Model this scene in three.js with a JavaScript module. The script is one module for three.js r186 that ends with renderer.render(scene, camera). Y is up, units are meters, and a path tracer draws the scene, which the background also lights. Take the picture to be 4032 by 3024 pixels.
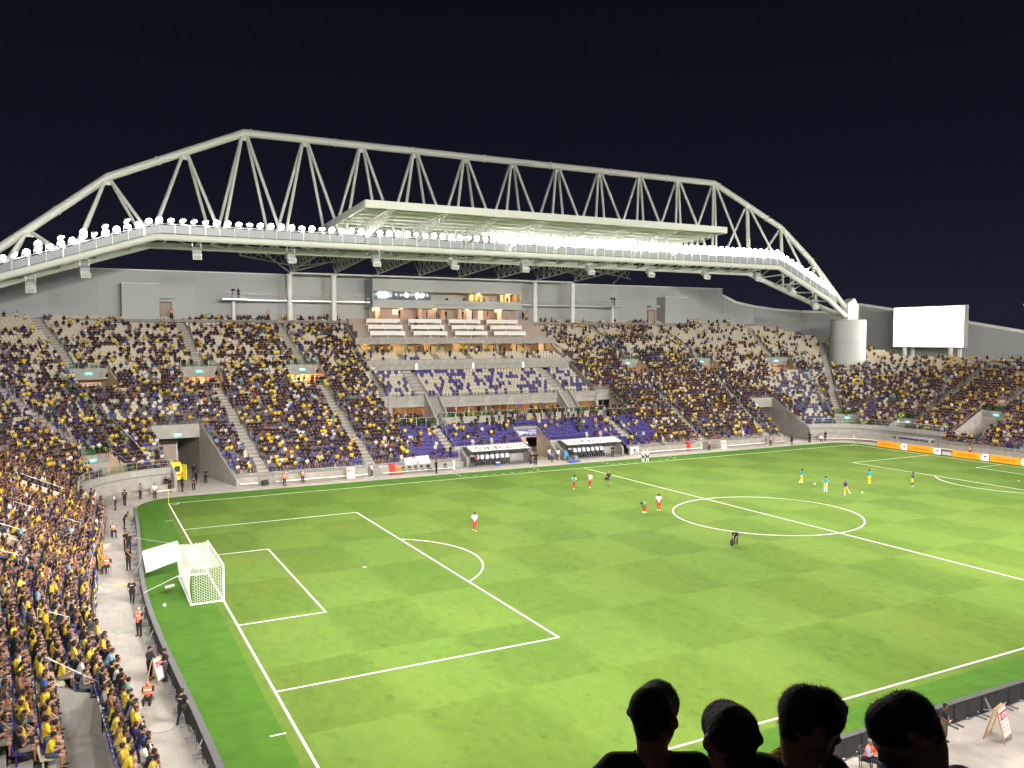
import * as THREE from 'three';
import { mergeGeometries, mergeVertices } from 'three/addons/utils/BufferGeometryUtils.js';
import { RectAreaLightUniformsLib } from 'three/addons/lights/RectAreaLightUniformsLib.js';
RectAreaLightUniformsLib.init();

// ------------------------------------------------------------------ camera, sky, light, exposure
const scene = new THREE.Scene();
const camera = new THREE.PerspectiveCamera(49.15, 4 / 3, 0.1, 3000);
camera.position.set(-8.417, 17.712, 96.194);
camera.rotation.order = 'YXZ';
camera.rotation.set(-0.055, -0.4789, -0.002);
scene.add(camera);

function rng(seed) { let a = seed >>> 0; return () => { a = (a + 0x6D2B79F5) | 0; let t = Math.imul(a ^ (a >>> 15), 1 | a); t = (t + Math.imul(t ^ (t >>> 7), 61 | t)) ^ t; return ((t ^ (t >>> 14)) >>> 0) / 4294967296; }; }
{ // night sky, float equirectangular map; glow of floodlit haze painted in towards the horizon
  const W = 64, H = 128, d = new Float32Array(W * H * 4);
  for (let j = 0; j < H; j++) for (let i = 0; i < W; i++) {
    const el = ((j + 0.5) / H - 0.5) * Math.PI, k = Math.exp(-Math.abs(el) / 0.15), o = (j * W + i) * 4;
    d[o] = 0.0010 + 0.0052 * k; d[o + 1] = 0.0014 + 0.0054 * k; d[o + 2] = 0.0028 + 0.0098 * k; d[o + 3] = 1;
  }
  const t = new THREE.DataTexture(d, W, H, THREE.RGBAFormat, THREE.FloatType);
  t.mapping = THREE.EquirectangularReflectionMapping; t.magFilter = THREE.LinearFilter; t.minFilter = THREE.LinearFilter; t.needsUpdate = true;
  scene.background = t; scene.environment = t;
}
const moon = new THREE.DirectionalLight(0xdfe6ff, 0.02);
moon.position.set(-60, 120, 40); moon.target.position.set(52, 0, 20); moon.castShadow = true; scene.add(moon, moon.target);
Object.assign(moon.shadow.camera, { left: -120, right: 120, top: 120, bottom: -120, near: 1, far: 400 });
const renderer = new THREE.WebGLRenderer();
renderer.toneMapping = THREE.LinearToneMapping;
renderer.toneMappingExposure = 2.4;
const IFAR = 430, INEAR = 1050; // candela of one floodlight
renderer.shadowMap.enabled = true;

// ------------------------------------------------------------------ helpers
const V = (x, y, z) => new THREE.Vector3(x, y, z);
const clamp = (x, a, b) => Math.min(b, Math.max(a, x));
const lerp = (a, b, t) => a + (b - a) * t;
const rgb = (r, g, b) => new THREE.Color().setRGB(r, g, b);
const used = {};
function numbered(n) { const k = used[n] = (used[n] ?? -1) + 1; return k ? n + '_' + String(k).padStart(3, '0') : n; }
function hash(i, j) { let h = Math.imul(i, 374761393) ^ Math.imul(j, 668265263); h = Math.imul(h ^ (h >>> 13), 1274126177); return ((h ^ (h >>> 16)) >>> 0) / 4294967296; }
function vnoise(x, y, per) { // tiling value noise
  const xi = Math.floor(x), yi = Math.floor(y), fx = x - xi, fy = y - yi, u = fx * fx * (3 - 2 * fx), v = fy * fy * (3 - 2 * fy), m = (a) => ((a % per) + per) % per;
  return lerp(lerp(hash(m(xi), m(yi)), hash(m(xi + 1), m(yi)), u), lerp(hash(m(xi), m(yi + 1)), hash(m(xi + 1), m(yi + 1)), u), v);
}
function fbm(x, y, per, oct = 4) { let s = 0, a = 0.5, n = 0; for (let o = 0; o < oct; o++) { s += a * vnoise(x, y, per); n += a; x *= 2; y *= 2; per *= 2; a *= 0.5; } return s / n; }
function tex(n, m, f, color = true) { // f(u, v) -> [r, g, b] in sRGB 0..1
  const d = new Uint8Array(n * m * 4);
  for (let j = 0; j < m; j++) for (let i = 0; i < n; i++) { const c = f((i + 0.5) / n, (j + 0.5) / m), o = (j * n + i) * 4; for (let k = 0; k < 3; k++) d[o + k] = clamp(Math.round(c[k] * 255), 0, 255); d[o + 3] = 255; }
  const t = new THREE.DataTexture(d, n, m); t.wrapS = t.wrapT = THREE.RepeatWrapping; t.magFilter = THREE.LinearFilter; t.minFilter = THREE.LinearMipmapLinearFilter; t.generateMipmaps = true;
  if (color) t.colorSpace = THREE.SRGBColorSpace; t.needsUpdate = true; return t;
}
function rep(t, metres) { const c = t.clone(); c.repeat.set(1 / metres, 1 / metres); c.needsUpdate = true; return c; }
// uv in metres, taken from the dominant axis of each face
function metreUV(g) {
  const q = g.index ? g.toNonIndexed() : g, p = q.attributes.position, uv = new Float32Array(p.count * 2), a = V(), b = V(), c = V();
  for (let i = 0; i < p.count; i += 3) {
    a.fromBufferAttribute(p, i); b.fromBufferAttribute(p, i + 1); c.fromBufferAttribute(p, i + 2);
    const n = b.clone().sub(a).cross(c.clone().sub(a)), ax = Math.abs(n.x), ay = Math.abs(n.y), az = Math.abs(n.z);
    [a, b, c].forEach((v, k) => { const o = (i + k) * 2; if (ay >= ax && ay >= az) { uv[o] = v.x; uv[o + 1] = v.z; } else if (ax > az) { uv[o] = v.z; uv[o + 1] = v.y; } else { uv[o] = v.x; uv[o + 1] = v.y; } });
  }
  q.setAttribute('uv', new THREE.BufferAttribute(uv, 2)); return q;
}
function strip(g) { for (const k of Object.keys(g.attributes)) if (!['position', 'normal', 'uv'].includes(k)) g.deleteAttribute(k); return g; }
function join(list, uvm = true) { // many shapes, one part
  const l = (Array.isArray(list) ? list : [list]).map((g) => { let q = g.index ? g.toNonIndexed() : g; if (!q.attributes.normal) q.computeVertexNormals(); return strip(q); });
  for (const q of l) if (!q.attributes.uv) q.setAttribute('uv', new THREE.BufferAttribute(new Float32Array(q.attributes.position.count * 2), 2));
  const m = l.length > 1 ? mergeGeometries(l) : l[0]; return uvm ? metreUV(m) : m;
}
function part(name, geos, mat, parent) { const m = new THREE.Mesh(Array.isArray(geos) ? join(geos) : geos, mat); m.name = name; m.castShadow = m.receiveShadow = true; parent.add(m); return m; }
function tag(o, label, category, group, kind) { if (label) o.userData.label = label; if (category) o.userData.category = category; if (group) o.userData.group = group; if (kind) o.userData.kind = kind; return o; }
function thing(name, label, category, at = [0, 0, 0], turn = 0, group) { const o = new THREE.Group(); o.name = numbered(name); o.position.set(...at); o.rotation.y = turn; scene.add(o); return tag(o, label, category, group); }
function solid(name, geos, mat, label, category, group) { const m = part(numbered(name), geos, mat, scene); return tag(m, label, category, group); }
function struct(name, geos, mat, parent = scene) { const m = part(parent === scene ? numbered(name) : name, geos, mat, parent); if (parent === scene) m.userData.kind = 'structure'; return m; }
function structGroup(name) { const o = new THREE.Group(); o.name = numbered(name); o.userData.kind = 'structure'; scene.add(o); return o; }
function box(x0, x1, y0, y1, z0, z1) { const g = new THREE.BoxGeometry(Math.abs(x1 - x0), Math.abs(y1 - y0), Math.abs(z1 - z0)); g.translate((x0 + x1) / 2, (y0 + y1) / 2, (z0 + z1) / 2); return g; }
function turned(g, ry, x = 0, y = 0, z = 0, rx = 0, rz = 0) { g.applyMatrix4(new THREE.Matrix4().makeRotationFromEuler(new THREE.Euler(rx, ry, rz, 'YXZ'))); g.translate(x, y, z); return g; }
function rod(p, q, r, seg = 8, r2 = r) { // tube between two points
  const a = V(...(p.isVector3 ? p.toArray() : p)), b = V(...(q.isVector3 ? q.toArray() : q)), d = b.clone().sub(a), g = new THREE.CylinderGeometry(r2, r, d.length(), seg, 1);
  g.applyQuaternion(new THREE.Quaternion().setFromUnitVectors(V(0, 1, 0), d.clone().normalize())); g.translate((a.x + b.x) / 2, (a.y + b.y) / 2, (a.z + b.z) / 2); return g;
}
function poly(pts, idx) { const g = new THREE.BufferGeometry(); g.setAttribute('position', new THREE.Float32BufferAttribute(pts, 3)); g.setIndex(idx); const q = g.toNonIndexed(); q.computeVertexNormals(); return q; }
// a wall-like slab: outline in a vertical plane, extruded sideways by th. pts: [[a, y]...], along axis 'x' or 'z'
function slab(pts, axis, at, th) {
  const s = new THREE.Shape(pts.map(([a, y]) => new THREE.Vector2(a, y))), g = new THREE.ExtrudeGeometry(s, { depth: th, bevelEnabled: false });
  g.translate(0, 0, -th / 2);
  if (axis === 'x') g.translate(0, 0, at); else { g.rotateY(-Math.PI / 2); g.translate(at, 0, 0); }
  return g;
}
const grassMat = (o) => new THREE.MeshPhysicalMaterial({ roughness: 1, specularIntensity: 0.12, ...o });
const std = (c, rough = 0.8, extra = {}) => new THREE.MeshStandardMaterial({ color: c, roughness: rough, ...extra });

// ------------------------------------------------------------------ materials
const T = {};
T.concrete = tex(512, 512, (u, v) => { // poured concrete: blotches, form streaks, pin holes
  const n = fbm(u * 6, v * 6, 6, 5), f = hash(Math.floor(u * 512), Math.floor(v * 512)), s = fbm(u * 40, v * 3, 40, 3);
  const k = 0.70 + 0.16 * (n - 0.5) + 0.06 * (s - 0.5) + 0.06 * (f - 0.5) - (f > 0.996 ? 0.25 : 0); return [k, k * 0.975, k * 0.935];
});
T.grit = tex(256, 256, (u, v) => { const k = 0.5 + 0.5 * (fbm(u * 24, v * 24, 24, 3) - 0.5) + 0.3 * (hash(Math.floor(u * 256), Math.floor(v * 256)) - 0.5); return [k, k, k]; }, false);
T.cloth = tex(128, 128, (u, v) => { const k = 0.5 + 0.6 * (fbm(u * 8, v * 8, 8, 3) - 0.5) + 0.25 * (hash(Math.floor(u * 128), Math.floor(v * 128)) - 0.5); return [k, k, k]; }, false);
const M = {
  drum: std(rgb(0.44, 0.45, 0.44), 0.7, { bumpMap: rep(T.grit, 1.5), bumpScale: 0.003 }),
  soffit: std(rgb(0.74, 0.75, 0.70), 0.5),
  concrete: std(rgb(0.74, 0.745, 0.75), 0.88, { map: rep(T.concrete, 4.3), bumpMap: rep(T.grit, 1.1), bumpScale: 0.006 }),
  terrace: std(rgb(0.55, 0.55, 0.55), 0.85, { map: rep(T.concrete, 3.1), bumpMap: rep(T.grit, 0.9), bumpScale: 0.004 }),
  apron: std(rgb(0.86, 0.83, 0.82), 0.8, { map: rep(T.concrete, 5.7), bumpMap: rep(T.grit, 0.8), bumpScale: 0.004 }),
  panel: std(rgb(0.38, 0.393, 0.385), 0.6, { bumpMap: rep(T.grit, 2.5), bumpScale: 0.004 }),
  panelB: std(rgb(0.36, 0.373, 0.365), 0.62, { bumpMap: rep(T.grit, 2.1), bumpScale: 0.004 }),
  steel: std(rgb(0.60, 0.615, 0.56), 0.5, { bumpMap: rep(T.grit, 1.6), bumpScale: 0.002 }),
  steelWhite: std(rgb(0.74, 0.75, 0.70), 0.5),
  galv: std(rgb(0.55, 0.56, 0.56), 0.35, { metalness: 0.6 }),
  white: std(rgb(0.78, 0.78, 0.76), 0.55),
  whiteSlab: std(rgb(0.74, 0.73, 0.70), 0.6, { bumpMap: rep(T.grit, 1.3), bumpScale: 0.003 }),
  footWall: std(rgb(0.66, 0.64, 0.60), 0.75, { map: rep(T.concrete, 3.7), bumpMap: rep(T.grit, 1.2), bumpScale: 0.003 }),
  black: std(rgb(0.022, 0.022, 0.024), 0.55),
  blackMatt: std(rgb(0.03, 0.03, 0.032), 0.9),
  dark: std(rgb(0.07, 0.07, 0.075), 0.7),
  grey: std(rgb(0.25, 0.25, 0.26), 0.7),
  rust: std(rgb(0.20, 0.10, 0.08), 0.8),
  wood: std(rgb(0.55, 0.36, 0.16), 0.7, { bumpMap: rep(T.grit, 0.4), bumpScale: 0.002 }),
  yellow: std(rgb(0.80, 0.62, 0.03), 0.6),
  red: std(rgb(0.62, 0.035, 0.03), 0.5),
  orange: std(rgb(0.85, 0.19, 0.03), 0.6),
  blue: std(rgb(0.03, 0.11, 0.42), 0.6),
  paint: std(rgb(0.83, 0.84, 0.80), 0.8),
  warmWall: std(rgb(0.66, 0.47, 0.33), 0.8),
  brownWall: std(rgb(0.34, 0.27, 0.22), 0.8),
  glass: new THREE.MeshPhysicalMaterial({ color: rgb(0.86, 0.93, 0.89), roughness: 0.04, transmission: 1, thickness: 0, ior: 1.5 }),
  glassGreen: new THREE.MeshPhysicalMaterial({ color: rgb(0.66, 0.80, 0.70), roughness: 0.06, transmission: 1, thickness: 0, ior: 1.5 }),
};
// ------------------------------------------------------------------ ground, pitch, apron
struct('ground', [turned(new THREE.PlaneGeometry(2400, 2400), 0, 52, -0.06, 20, -Math.PI / 2)], std(rgb(0.06, 0.06, 0.06), 0.95));
// plan line of the foot of the stands: left end, corner, long side, corner, other end. t = distance outwards from it
const LEFT = [[78, -5.6], [70, -5.8], [61.5, -6.2], [55, -6.65], [50, -7.15], [45, -7.75], [40, -8.2], [34, -8.05], [28, -7.75], [22, -7.2], [15, -6.75], [8, -6.45], [1, -6.3]];
const PATH = [];
{ const add = (x, z, nx, nz) => { const l = PATH[PATH.length - 1]; PATH.push({ x, z, nx, nz, s: l ? l.s + Math.hypot(x - l.x, z - l.z) : 0 }); };
  for (const [z, x] of LEFT) add(x, z, -1, 0);
  for (let i = 1; i <= 24; i++) { const a = Math.PI + i / 24 * Math.PI / 2; add(2 + 8.3 * Math.cos(a), 1 + 8.3 * Math.sin(a), Math.cos(a), Math.sin(a)); }
  add(52.5, -7.3, 0, -1); add(103, -7.3, 0, -1);
  for (let i = 1; i <= 24; i++) { const a = 1.5 * Math.PI + i / 24 * Math.PI / 2; add(103 + 8.3 * Math.cos(a), 1 + 8.3 * Math.sin(a), Math.cos(a), Math.sin(a)); }
  add(111.3, 46, 1, 0);
}
const S0 = PATH[LEFT.length - 1].s, S1 = PATH[LEFT.length + 23].s, S2 = S1 + 101, S3 = PATH[PATH.length - 2].s, SEND = PATH[PATH.length - 1].s;
const sx = (x) => S1 + (x - 2), sR = (z) => S3 + (z - 1);   // path length from a place on the long side / the far end
function sL(z) { for (let i = 0; i < LEFT.length - 1; i++) if (z <= LEFT[i][0] && z >= LEFT[i + 1][0]) { const f = (LEFT[i][0] - z) / (LEFT[i][0] - LEFT[i + 1][0]); return lerp(PATH[i].s, PATH[i + 1].s, f); } return 0; }
function at(s, t) { let i = 0; while (i < PATH.length - 2 && PATH[i + 1].s < s) i++; const a = PATH[i], b = PATH[i + 1], f = clamp((s - a.s) / (b.s - a.s), 0, 1); const nx = lerp(a.nx, b.nx, f), nz = lerp(a.nz, b.nz, f), l = Math.hypot(nx, nz); return [lerp(a.x, b.x, f) + nx / l * t, lerp(a.z, b.z, f) + nz / l * t, nx / l, nz / l]; }
function stops(s0, s1) { return [s0, ...PATH.map((p) => p.s).filter((s) => s > s0 + 0.02 && s < s1 - 0.02), s1]; }
// a band swept along the plan line: prof = [[t, y] ...]
function sweep(s0, s1, prof, close = false) {
  const st = stops(s0, s1), pos = [], idx = [], n = prof.length;
  for (const s of st) for (const [t, y] of prof) { const [x, z] = at(s, t); pos.push(x, y, z); }
  for (let i = 0; i < st.length - 1; i++) for (let j = 0; j < n - (close ? 0 : 1); j++) { const a = i * n + j, b = i * n + (j + 1) % n, c = a + n, d = b + n; idx.push(a, b, c, b, d, c); }
  if (close) for (let e = 0; e < 2; e++) { const o = e ? (st.length - 1) * n : 0; for (let j = 1; j < n - 1; j++) e ? idx.push(o, o + j, o + j + 1) : idx.push(o, o + j + 1, o + j); }
  return poly(pos, idx);
}
const SLOPE = 0.475, TREAD = 0.8, RISE = TREAD * SLOPE, rowY = (k) => 1 + RISE * k;

// grass: mown checker, yellowish wear, blades as fine grain
T.pitch = tex(2048, 1376, (u, v) => {
  const x = u * 109 - 2, z = v * 72 - 2; // metres
  const wob = 0.35 * (fbm(u * 40, v * 26, 64, 3) - 0.5);
  const bx = Math.floor((x + wob) / 5.5), bz = Math.floor((z + wob) / 8.5), par = ((bx + bz) % 2 + 2) % 2;
  const ex = Math.abs(((x + wob) / 5.5) % 1 - 0.5), soft = clamp((0.5 - ex) * 9, 0, 1);
  let m = 0.5 + (par ? 0.5 : -0.5) * soft * (0.55 + 0.6 * fbm(u * 9 + 3, v * 6, 16, 3));
  const n = fbm(u * 14, v * 10, 16, 5) - 0.5, f = hash(Math.floor(u * 2048), Math.floor(v * 1376)) - 0.5, bl = fbm(u * 300, v * 120, 512, 2) - 0.5;
  const wear = clamp(fbm(u * 22 + 7, v * 15 + 3, 32, 4) * 2.2 - 1.2, 0, 1) * (Math.exp(-(((z - 34) / 13) ** 2) - ((Math.min(Math.abs(x), Math.abs(x - 105)) / 6) ** 2)) * 0.9 + 0.12);
  const scuff = fbm(u * 160 + 11, v * 105 + 5, 256, 2) > 0.80 ? 0.05 : 0;
  const l = 0.90 + 0.045 * (m - 0.5) + 0.06 * n + 0.05 * f + 0.08 * bl - scuff;
  return [(0.372 + 0.02 * m + 0.05 * wear + 0.04 * n) * l, (0.478 + 0.018 * m - 0.01 * wear) * l, (0.190 + 0.02 * m + 0.01 * wear) * l];
});
T.turf = tex(512, 512, (u, v) => { const n = fbm(u * 8, v * 8, 8, 5) - 0.5, f = hash(Math.floor(u * 512), Math.floor(v * 512)) - 0.5, s = fbm(u * 5, v * 60, 64, 2) - 0.5; const l = 0.95 + 0.14 * n + 0.10 * f + 0.08 * s; return [0.345 * l, 0.52 * l, 0.19 * l]; });
const pitch = structGroup('pitch');
{ const g = new THREE.PlaneGeometry(109, 72, 1, 1); g.rotateX(-Math.PI / 2); g.translate(52.5, 0.008, 34);
  const uv = g.attributes.uv, p = g.attributes.position; for (let i = 0; i < 4; i++) uv.setXY(i, (p.getX(i) + 2) / 109, (p.getZ(i) + 2) / 72);
  // natural grass ends 0.6 m outside the lines; clip to that rectangle
  const c = new THREE.PlaneGeometry(106.2, 69.2); c.rotateX(-Math.PI / 2); c.translate(52.5, 0.008, 34); const cu = c.attributes.uv, cp = c.attributes.position; for (let i = 0; i < 4; i++) cu.setXY(i, (cp.getX(i) + 2) / 109, (cp.getZ(i) + 2) / 72);
  part('grass', c, grassMat({ color: rgb(1, 1, 1), map: T.pitch, bumpMap: rep(T.grit, 0.02), bumpScale: 0.012 }), pitch);
}
{ // artificial turf margin: rounded outline
  const sh = new THREE.Shape(); const L = (z) => -3.35 - 1.25 * Math.exp(-(((z - 38) / 21) ** 2));
  sh.moveTo(2, 3.85); sh.lineTo(103, 3.85); sh.absarc(103, -0.2, 4.05, Math.PI / 2, 0, true); sh.lineTo(107.05, -71.7); sh.lineTo(-2.6, -71.7);
  for (let z = 71; z >= 2; z -= 2) sh.lineTo(L(z), -z);
  sh.quadraticCurveTo(-3.3, 2.6, 0.2, 3.6); sh.lineTo(2, 3.85);
  const g = new THREE.ShapeGeometry(sh, 10); g.rotateX(-Math.PI / 2); g.translate(0, 0.004, 0);
  struct('turf_margin', metreUV(g), grassMat({ color: rgb(0.74, 0.74, 0.74), map: rep(T.turf, 6), bumpMap: rep(T.grit, 0.05), bumpScale: 0.01 }));
}
struct('apron', [turned(new THREE.PlaneGeometry(190, 150), 0, 52, 0, 20, -Math.PI / 2)], M.apron);
{ const y = 0.013, w = 0.12; const line = (n, x0, x1, z0, z1) => { const g = new THREE.PlaneGeometry(x1 - x0, z1 - z0); g.rotateX(-Math.PI / 2); g.translate((x0 + x1) / 2, y, (z0 + z1) / 2); part(n, [g], M.paint, pitch); };
  const h = w / 2;
  line('goal_line', -h, h, -h, 68 + h); line('goal_line', 105 - h, 105 + h, -h, 68 + h); line('touchline', h, 105 - h, -h, h); line('touchline', h, 105 - h, 68 - h, 68 + h); line('halfway_line', 52.5 - h, 52.5 + h, h, 68 - h);
  for (const [g, s] of [[0, 1], [105, -1]]) for (const [d, hw, n] of [[16.5, 20.16, 'penalty_area_line'], [5.5, 9.16, 'goal_area_line']]) {
    const a = Math.min(g + s * h, g + s * (d - h)), b = Math.max(g + s * h, g + s * (d - h));
    line(n, a, b, 34 - hw - h, 34 - hw + h); line(n, a, b, 34 + hw - h, 34 + hw + h); line(n, g + s * d - h, g + s * d + h, 34 - hw - h, 34 + hw + h);
  }
  const ring = (n, x, z, r0, r1, a0, al, seg) => { const g = new THREE.RingGeometry(r0, r1, seg, 1, a0, al); g.rotateX(-Math.PI / 2); g.translate(x, y + 0.004, z); part(n, [g], M.paint, pitch); };
  ring('centre_circle', 52.5, 34, 9.15 - h, 9.15 + h, 0, 7, 96);
  const a = Math.acos((16.5 - 11 + h) / 9.15); ring('penalty_arc', 11, 34, 9.15 - h, 9.15 + h, -a, 2 * a, 40); ring('penalty_arc', 94, 34, 9.15 - h, 9.15 + h, Math.PI - a, 2 * a, 40);
  for (const [x, z] of [[11, 34], [94, 34], [52.5, 34]]) { const g = new THREE.CircleGeometry(0.13, 20); g.rotateX(-Math.PI / 2); g.translate(x, y + 0.004, z); part('penalty_spot', [g], M.paint, pitch); }
  ring('corner_arc', 0, 0, 1 - h, 1 + h, -Math.PI / 2 + 0.06, Math.PI / 2 - 0.12, 12);
  ring('corner_arc', 105, 0, 1 - h, 1 + h, Math.PI + 0.06, Math.PI / 2 - 0.12, 12);
  line('distance_mark', -1.2, -0.5, 9.1, 9.2); line('distance_mark', -1.2, -0.5, 58.8, 58.9); line('distance_mark', 105.5, 106.2, 9.1, 9.2); line('distance_mark', 93.9, 94.02, -1.1, -0.5);
  // dashes of the two technical areas
  for (const [x0, x1] of [[35, 46.4], [57.6, 69.5]]) { for (let x = x0; x < x1; x += 1.35) line('technical_area_dash', x, x + 0.7, -1.08, -1); for (const x of [x0, x1]) for (let z = -6.6; z < -1.2; z += 1.1) line('technical_area_dash', x - 0.05, x + 0.05, z, z + 0.6); }
}
// ------------------------------------------------------------------ stands
const sCL = (deg) => S0 + (deg - 180) / 90 * (S1 - S0), sCR = (deg) => S2 + (deg - 270) / 90 * (S3 - S2);
const VOMS = [sCL(255), sx(7.5), sx(22.5), sx(83.3), sx(101), sCR(295)], VT0 = 20.6, VT1 = 26.4;
const LOWVOMS = [[sCL(232), 2.4, 6.4, 2.2], [sL(8), 3.2, 7.2, 1.7], [sL(29), 4.4, 8.8, 1.8], [sCR(317), 2.4, 5.6, 2.0], [sR(-0.4 + 1.6), 2.4, 5.4, 1.8], [sR(13.8), 2.4, 9.6, 2.5]]; // s, t0, t1, half width
const tunX = (z) => [lerp(1.6, -0.5, (-7.9 - z) / 11.1), lerp(8.3, 5.7, (-7.1 - z) / 11.9)];
function blocked(s, t) {
  const [x, z] = at(s, t);
  if (Math.hypot(x - 128.55, z + 22) < 3.75 || Math.hypot(x + 23.55, z + 22) < 3.75) return true;
  if (s > S0 && s < S3) {
    if (z > -19.2) { const [a, b] = tunX(z); if (x > a - 0.1 && x < b + 0.1) return true; const m = 105 - x; if (m > a - 0.1 && m < b + 0.1) return true; }
    if (s > S1 && s < S2) {
      if (t > 9.6 && t < 17 && x > 31.2 && x < 72.6) return true;
      if (t >= 17 && x > 33.2 && x < 70.4) return true;
      if (t < 2.9 && ((x > 37.9 && x < 48.9) || (x > 53.4 && x < 65.2))) return true;
      if (t < 7.3 && x > 48.9 && x < 53.4) return true;
    }
  }
  for (const v of VOMS) if (Math.abs(s - v) < 2.6 * (s < S1 || s > S2 ? 8.3 / (8.3 + 23) : 1) && t > VT0 && t < VT1) return true;
  for (const [v, t0, t1, w] of LOWVOMS) if (Math.abs(s - v) < w * (s > S0 && s < S1 || s > S2 && s < S3 ? 8.3 / (8.3 + (t0 + t1) / 2) : 1) && t > t0 && t < t1) return true;
  if (t < 2.4 && ((s > sL(4.5) && s < sx(1.7)) || (s > sx(103.3) && s < sR(10.6)))) return true;
  if (s < sL(55.2) && t < 3.3 && t > 1.2 && s > sL(66)) return true;
  return false;
}
function kmax(s) { if (s < S0 - 2) return 34; if (s < sCL(215)) return 40; if (s <= sCR(288)) return 52; return Math.round(lerp(52, 33, clamp((s - sCR(288)) / (sCR(335) - sCR(288)), 0, 1))); }
function clearRuns(s0, s1, k) { // where row k exists between s0 and s1
  const runs = [], t = (k + 0.5) * TREAD; let a = null; const step = 0.1, n = Math.ceil((s1 - s0) / step);
  for (let i = 0; i <= n; i++) { const s = Math.min(s1, s0 + i * step), ok = !blocked(s, t) && k < kmax(s); if (ok && a === null) a = s; if ((!ok || i === n) && a !== null) { if (s - a > 0.25) runs.push([a, ok ? s : s - step]); a = null; } }
  return runs;
}
const grandstand = thing('grandstand', 'long concrete grandstand with stepped terraces under the white roof truss', 'grandstand');
const endStand = thing('end_stand', 'stepped concrete end stand below the video screen', 'grandstand');
const homeEnd = thing('end_stand', 'packed concrete end stand behind the goal with the net', 'grandstand');
for (const [g, a, b] of [[homeEnd, 0, S0], [grandstand, S0, S2 + (S3 - S2) * 0.35], [endStand, S2 + (S3 - S2) * 0.35, SEND]])
  for (let k = 0; k < 52; k++) {
    const runs = clearRuns(a, b, k); if (!runs.length) continue;
    const t0 = k * TREAD, t1 = t0 + TREAD, y = rowY(k);
    for (const [p, q] of runs) part('terrace_step', [sweep(p, q, [[t0, k ? y - RISE - 0.25 : 0], [t0, y], [t1, y], [t1, y - 0.25]])], M.terrace, g);
  }
// concourse behind the last row of the long side
part('concourse_floor', [box(-34, 134, rowY(52) - 0.5, rowY(52) - 0.02, -50.1, -46.5)], M.terrace, grandstand);
// foot walls: cream face, coping, white ledge
const GAPS = [11.6, 25.2, 79.8, 83, 93.4];
function footWall(s0, s1, parent, h = 1.12, ledge = true) { part('foot_wall', [sweep(s0, s1, [[-0.14, 0], [-0.14, h], [0.02, h], [0.02, 0]], true)], M.footWall, parent); if (ledge) part('bench_ledge', [sweep(s0 + 0.1, s1 - 0.1, [[-0.62, 0.3], [-0.62, 0.38], [-0.143, 0.38], [-0.143, 0.3]], true)], M.white, parent); }
function rail(parent, s0, s1, t, y, h = 0.8, gap = 2) { const st = []; for (let s = s0; s < s1; s += gap) st.push(s); st.push(s1); const g = []; const pts = stops(s0, s1).map((s) => { const [x, z] = at(s, t); return V(x, y + h, z); }); for (let i = 0; i < pts.length - 1; i++) { g.push(rod(pts[i], pts[i + 1], 0.03, 6)); g.push(rod(pts[i].clone().setY(y + h * 0.5), pts[i + 1].clone().setY(y + h * 0.5), 0.018, 5)); } for (const s of st) { const [x, z] = at(s, t); g.push(rod([x, y, z], [x, y + h, z], 0.025, 6)); } part('hand_rail', g, M.galv, parent); }
{ const xs = [8.45, ...GAPS.flatMap((x) => [x - 1, x + 1]), 96.6].sort((a, b) => a - b); const cuts = [[8.45, 10.7], [12.6, 24.4], [26.3, 36.2], [66.9, 78.9], [84, 92.4], [94.4, 96.6]];
  for (const [a, b] of cuts) { footWall(sx(a), sx(b), grandstand); rail(grandstand, sx(a), sx(b), 0.05, 1.12, 0.35); }
  for (const x of [11.65, 25.35, 81.4, 93.4]) { part('gate_steps', [0, 1, 2, 3].map((i) => box(x - 0.85, x + 0.85, 0, 0.26 * (i + 1), -7.5 - 0.28 * (2 - i) + 0.14, -7.5 - 0.28 * (2 - i) - 0.14 - (i === 3 ? 0.1 : 0))), M.terrace, grandstand); }
  for (const a of [36.4, 66.7]) part('gate_panel', [box(a - 0.1, a + 0.14, 0, 1.25, -7.6, -7.1)], M.whiteSlab, grandstand);
}
footWall(sL(64), sL(43.2), homeEnd, 1.0, false); footWall(sL(42), sL(31.8), homeEnd, 1.0, false); footWall(sL(30.6), sL(18.6), homeEnd, 1.0, false); footWall(sL(17.4), sL(4.5), homeEnd, 1.0, false);
rail(homeEnd, sL(64), sL(5), 0.0, 1.0, 0.75, 1.6);
footWall(sR(10.9), SEND, endStand, 1.05); rail(endStand, sR(10.9), SEND, 0, 1.05, 0.5);
// the tall curved walls of the two corners, with the shadow gap under the coping and the low wall in front
for (const [a, b, g] of [[sL(4.3), sx(1.45), homeEnd], [sx(103.55), sR(10.4), endStand]]) {
  part('corner_wall', [sweep(a, b, [[2.1, 0], [2.1, 1.78], [2.42, 1.78], [2.42, 0]], true)], M.concrete, g);
  part('corner_coping', [sweep(a, b, [[1.86, 1.9], [1.9, 2.62], [2.4, 2.62], [2.44, 1.785], [2.05, 1.785]], true)], M.concrete, g);
  part('corner_walk', [sweep(a, b, [[0.3, 0.0], [0.3, 0.34], [2.098, 0.34], [2.098, 0]], true)], M.apron, g);
  rail(g, a, b, 2.2, 2.62, 0.9, 1.4);
}
footWall(sL(4.3), sCL(232), homeEnd, 0.95, false); footWall(sCL(246), sCL(262), homeEnd, 0.95); footWall(sx(104.4), sR(10.4), endStand, 1.0); rail(endStand, sx(104.4), sR(10.4), 0, 1.0, 0.5);
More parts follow.
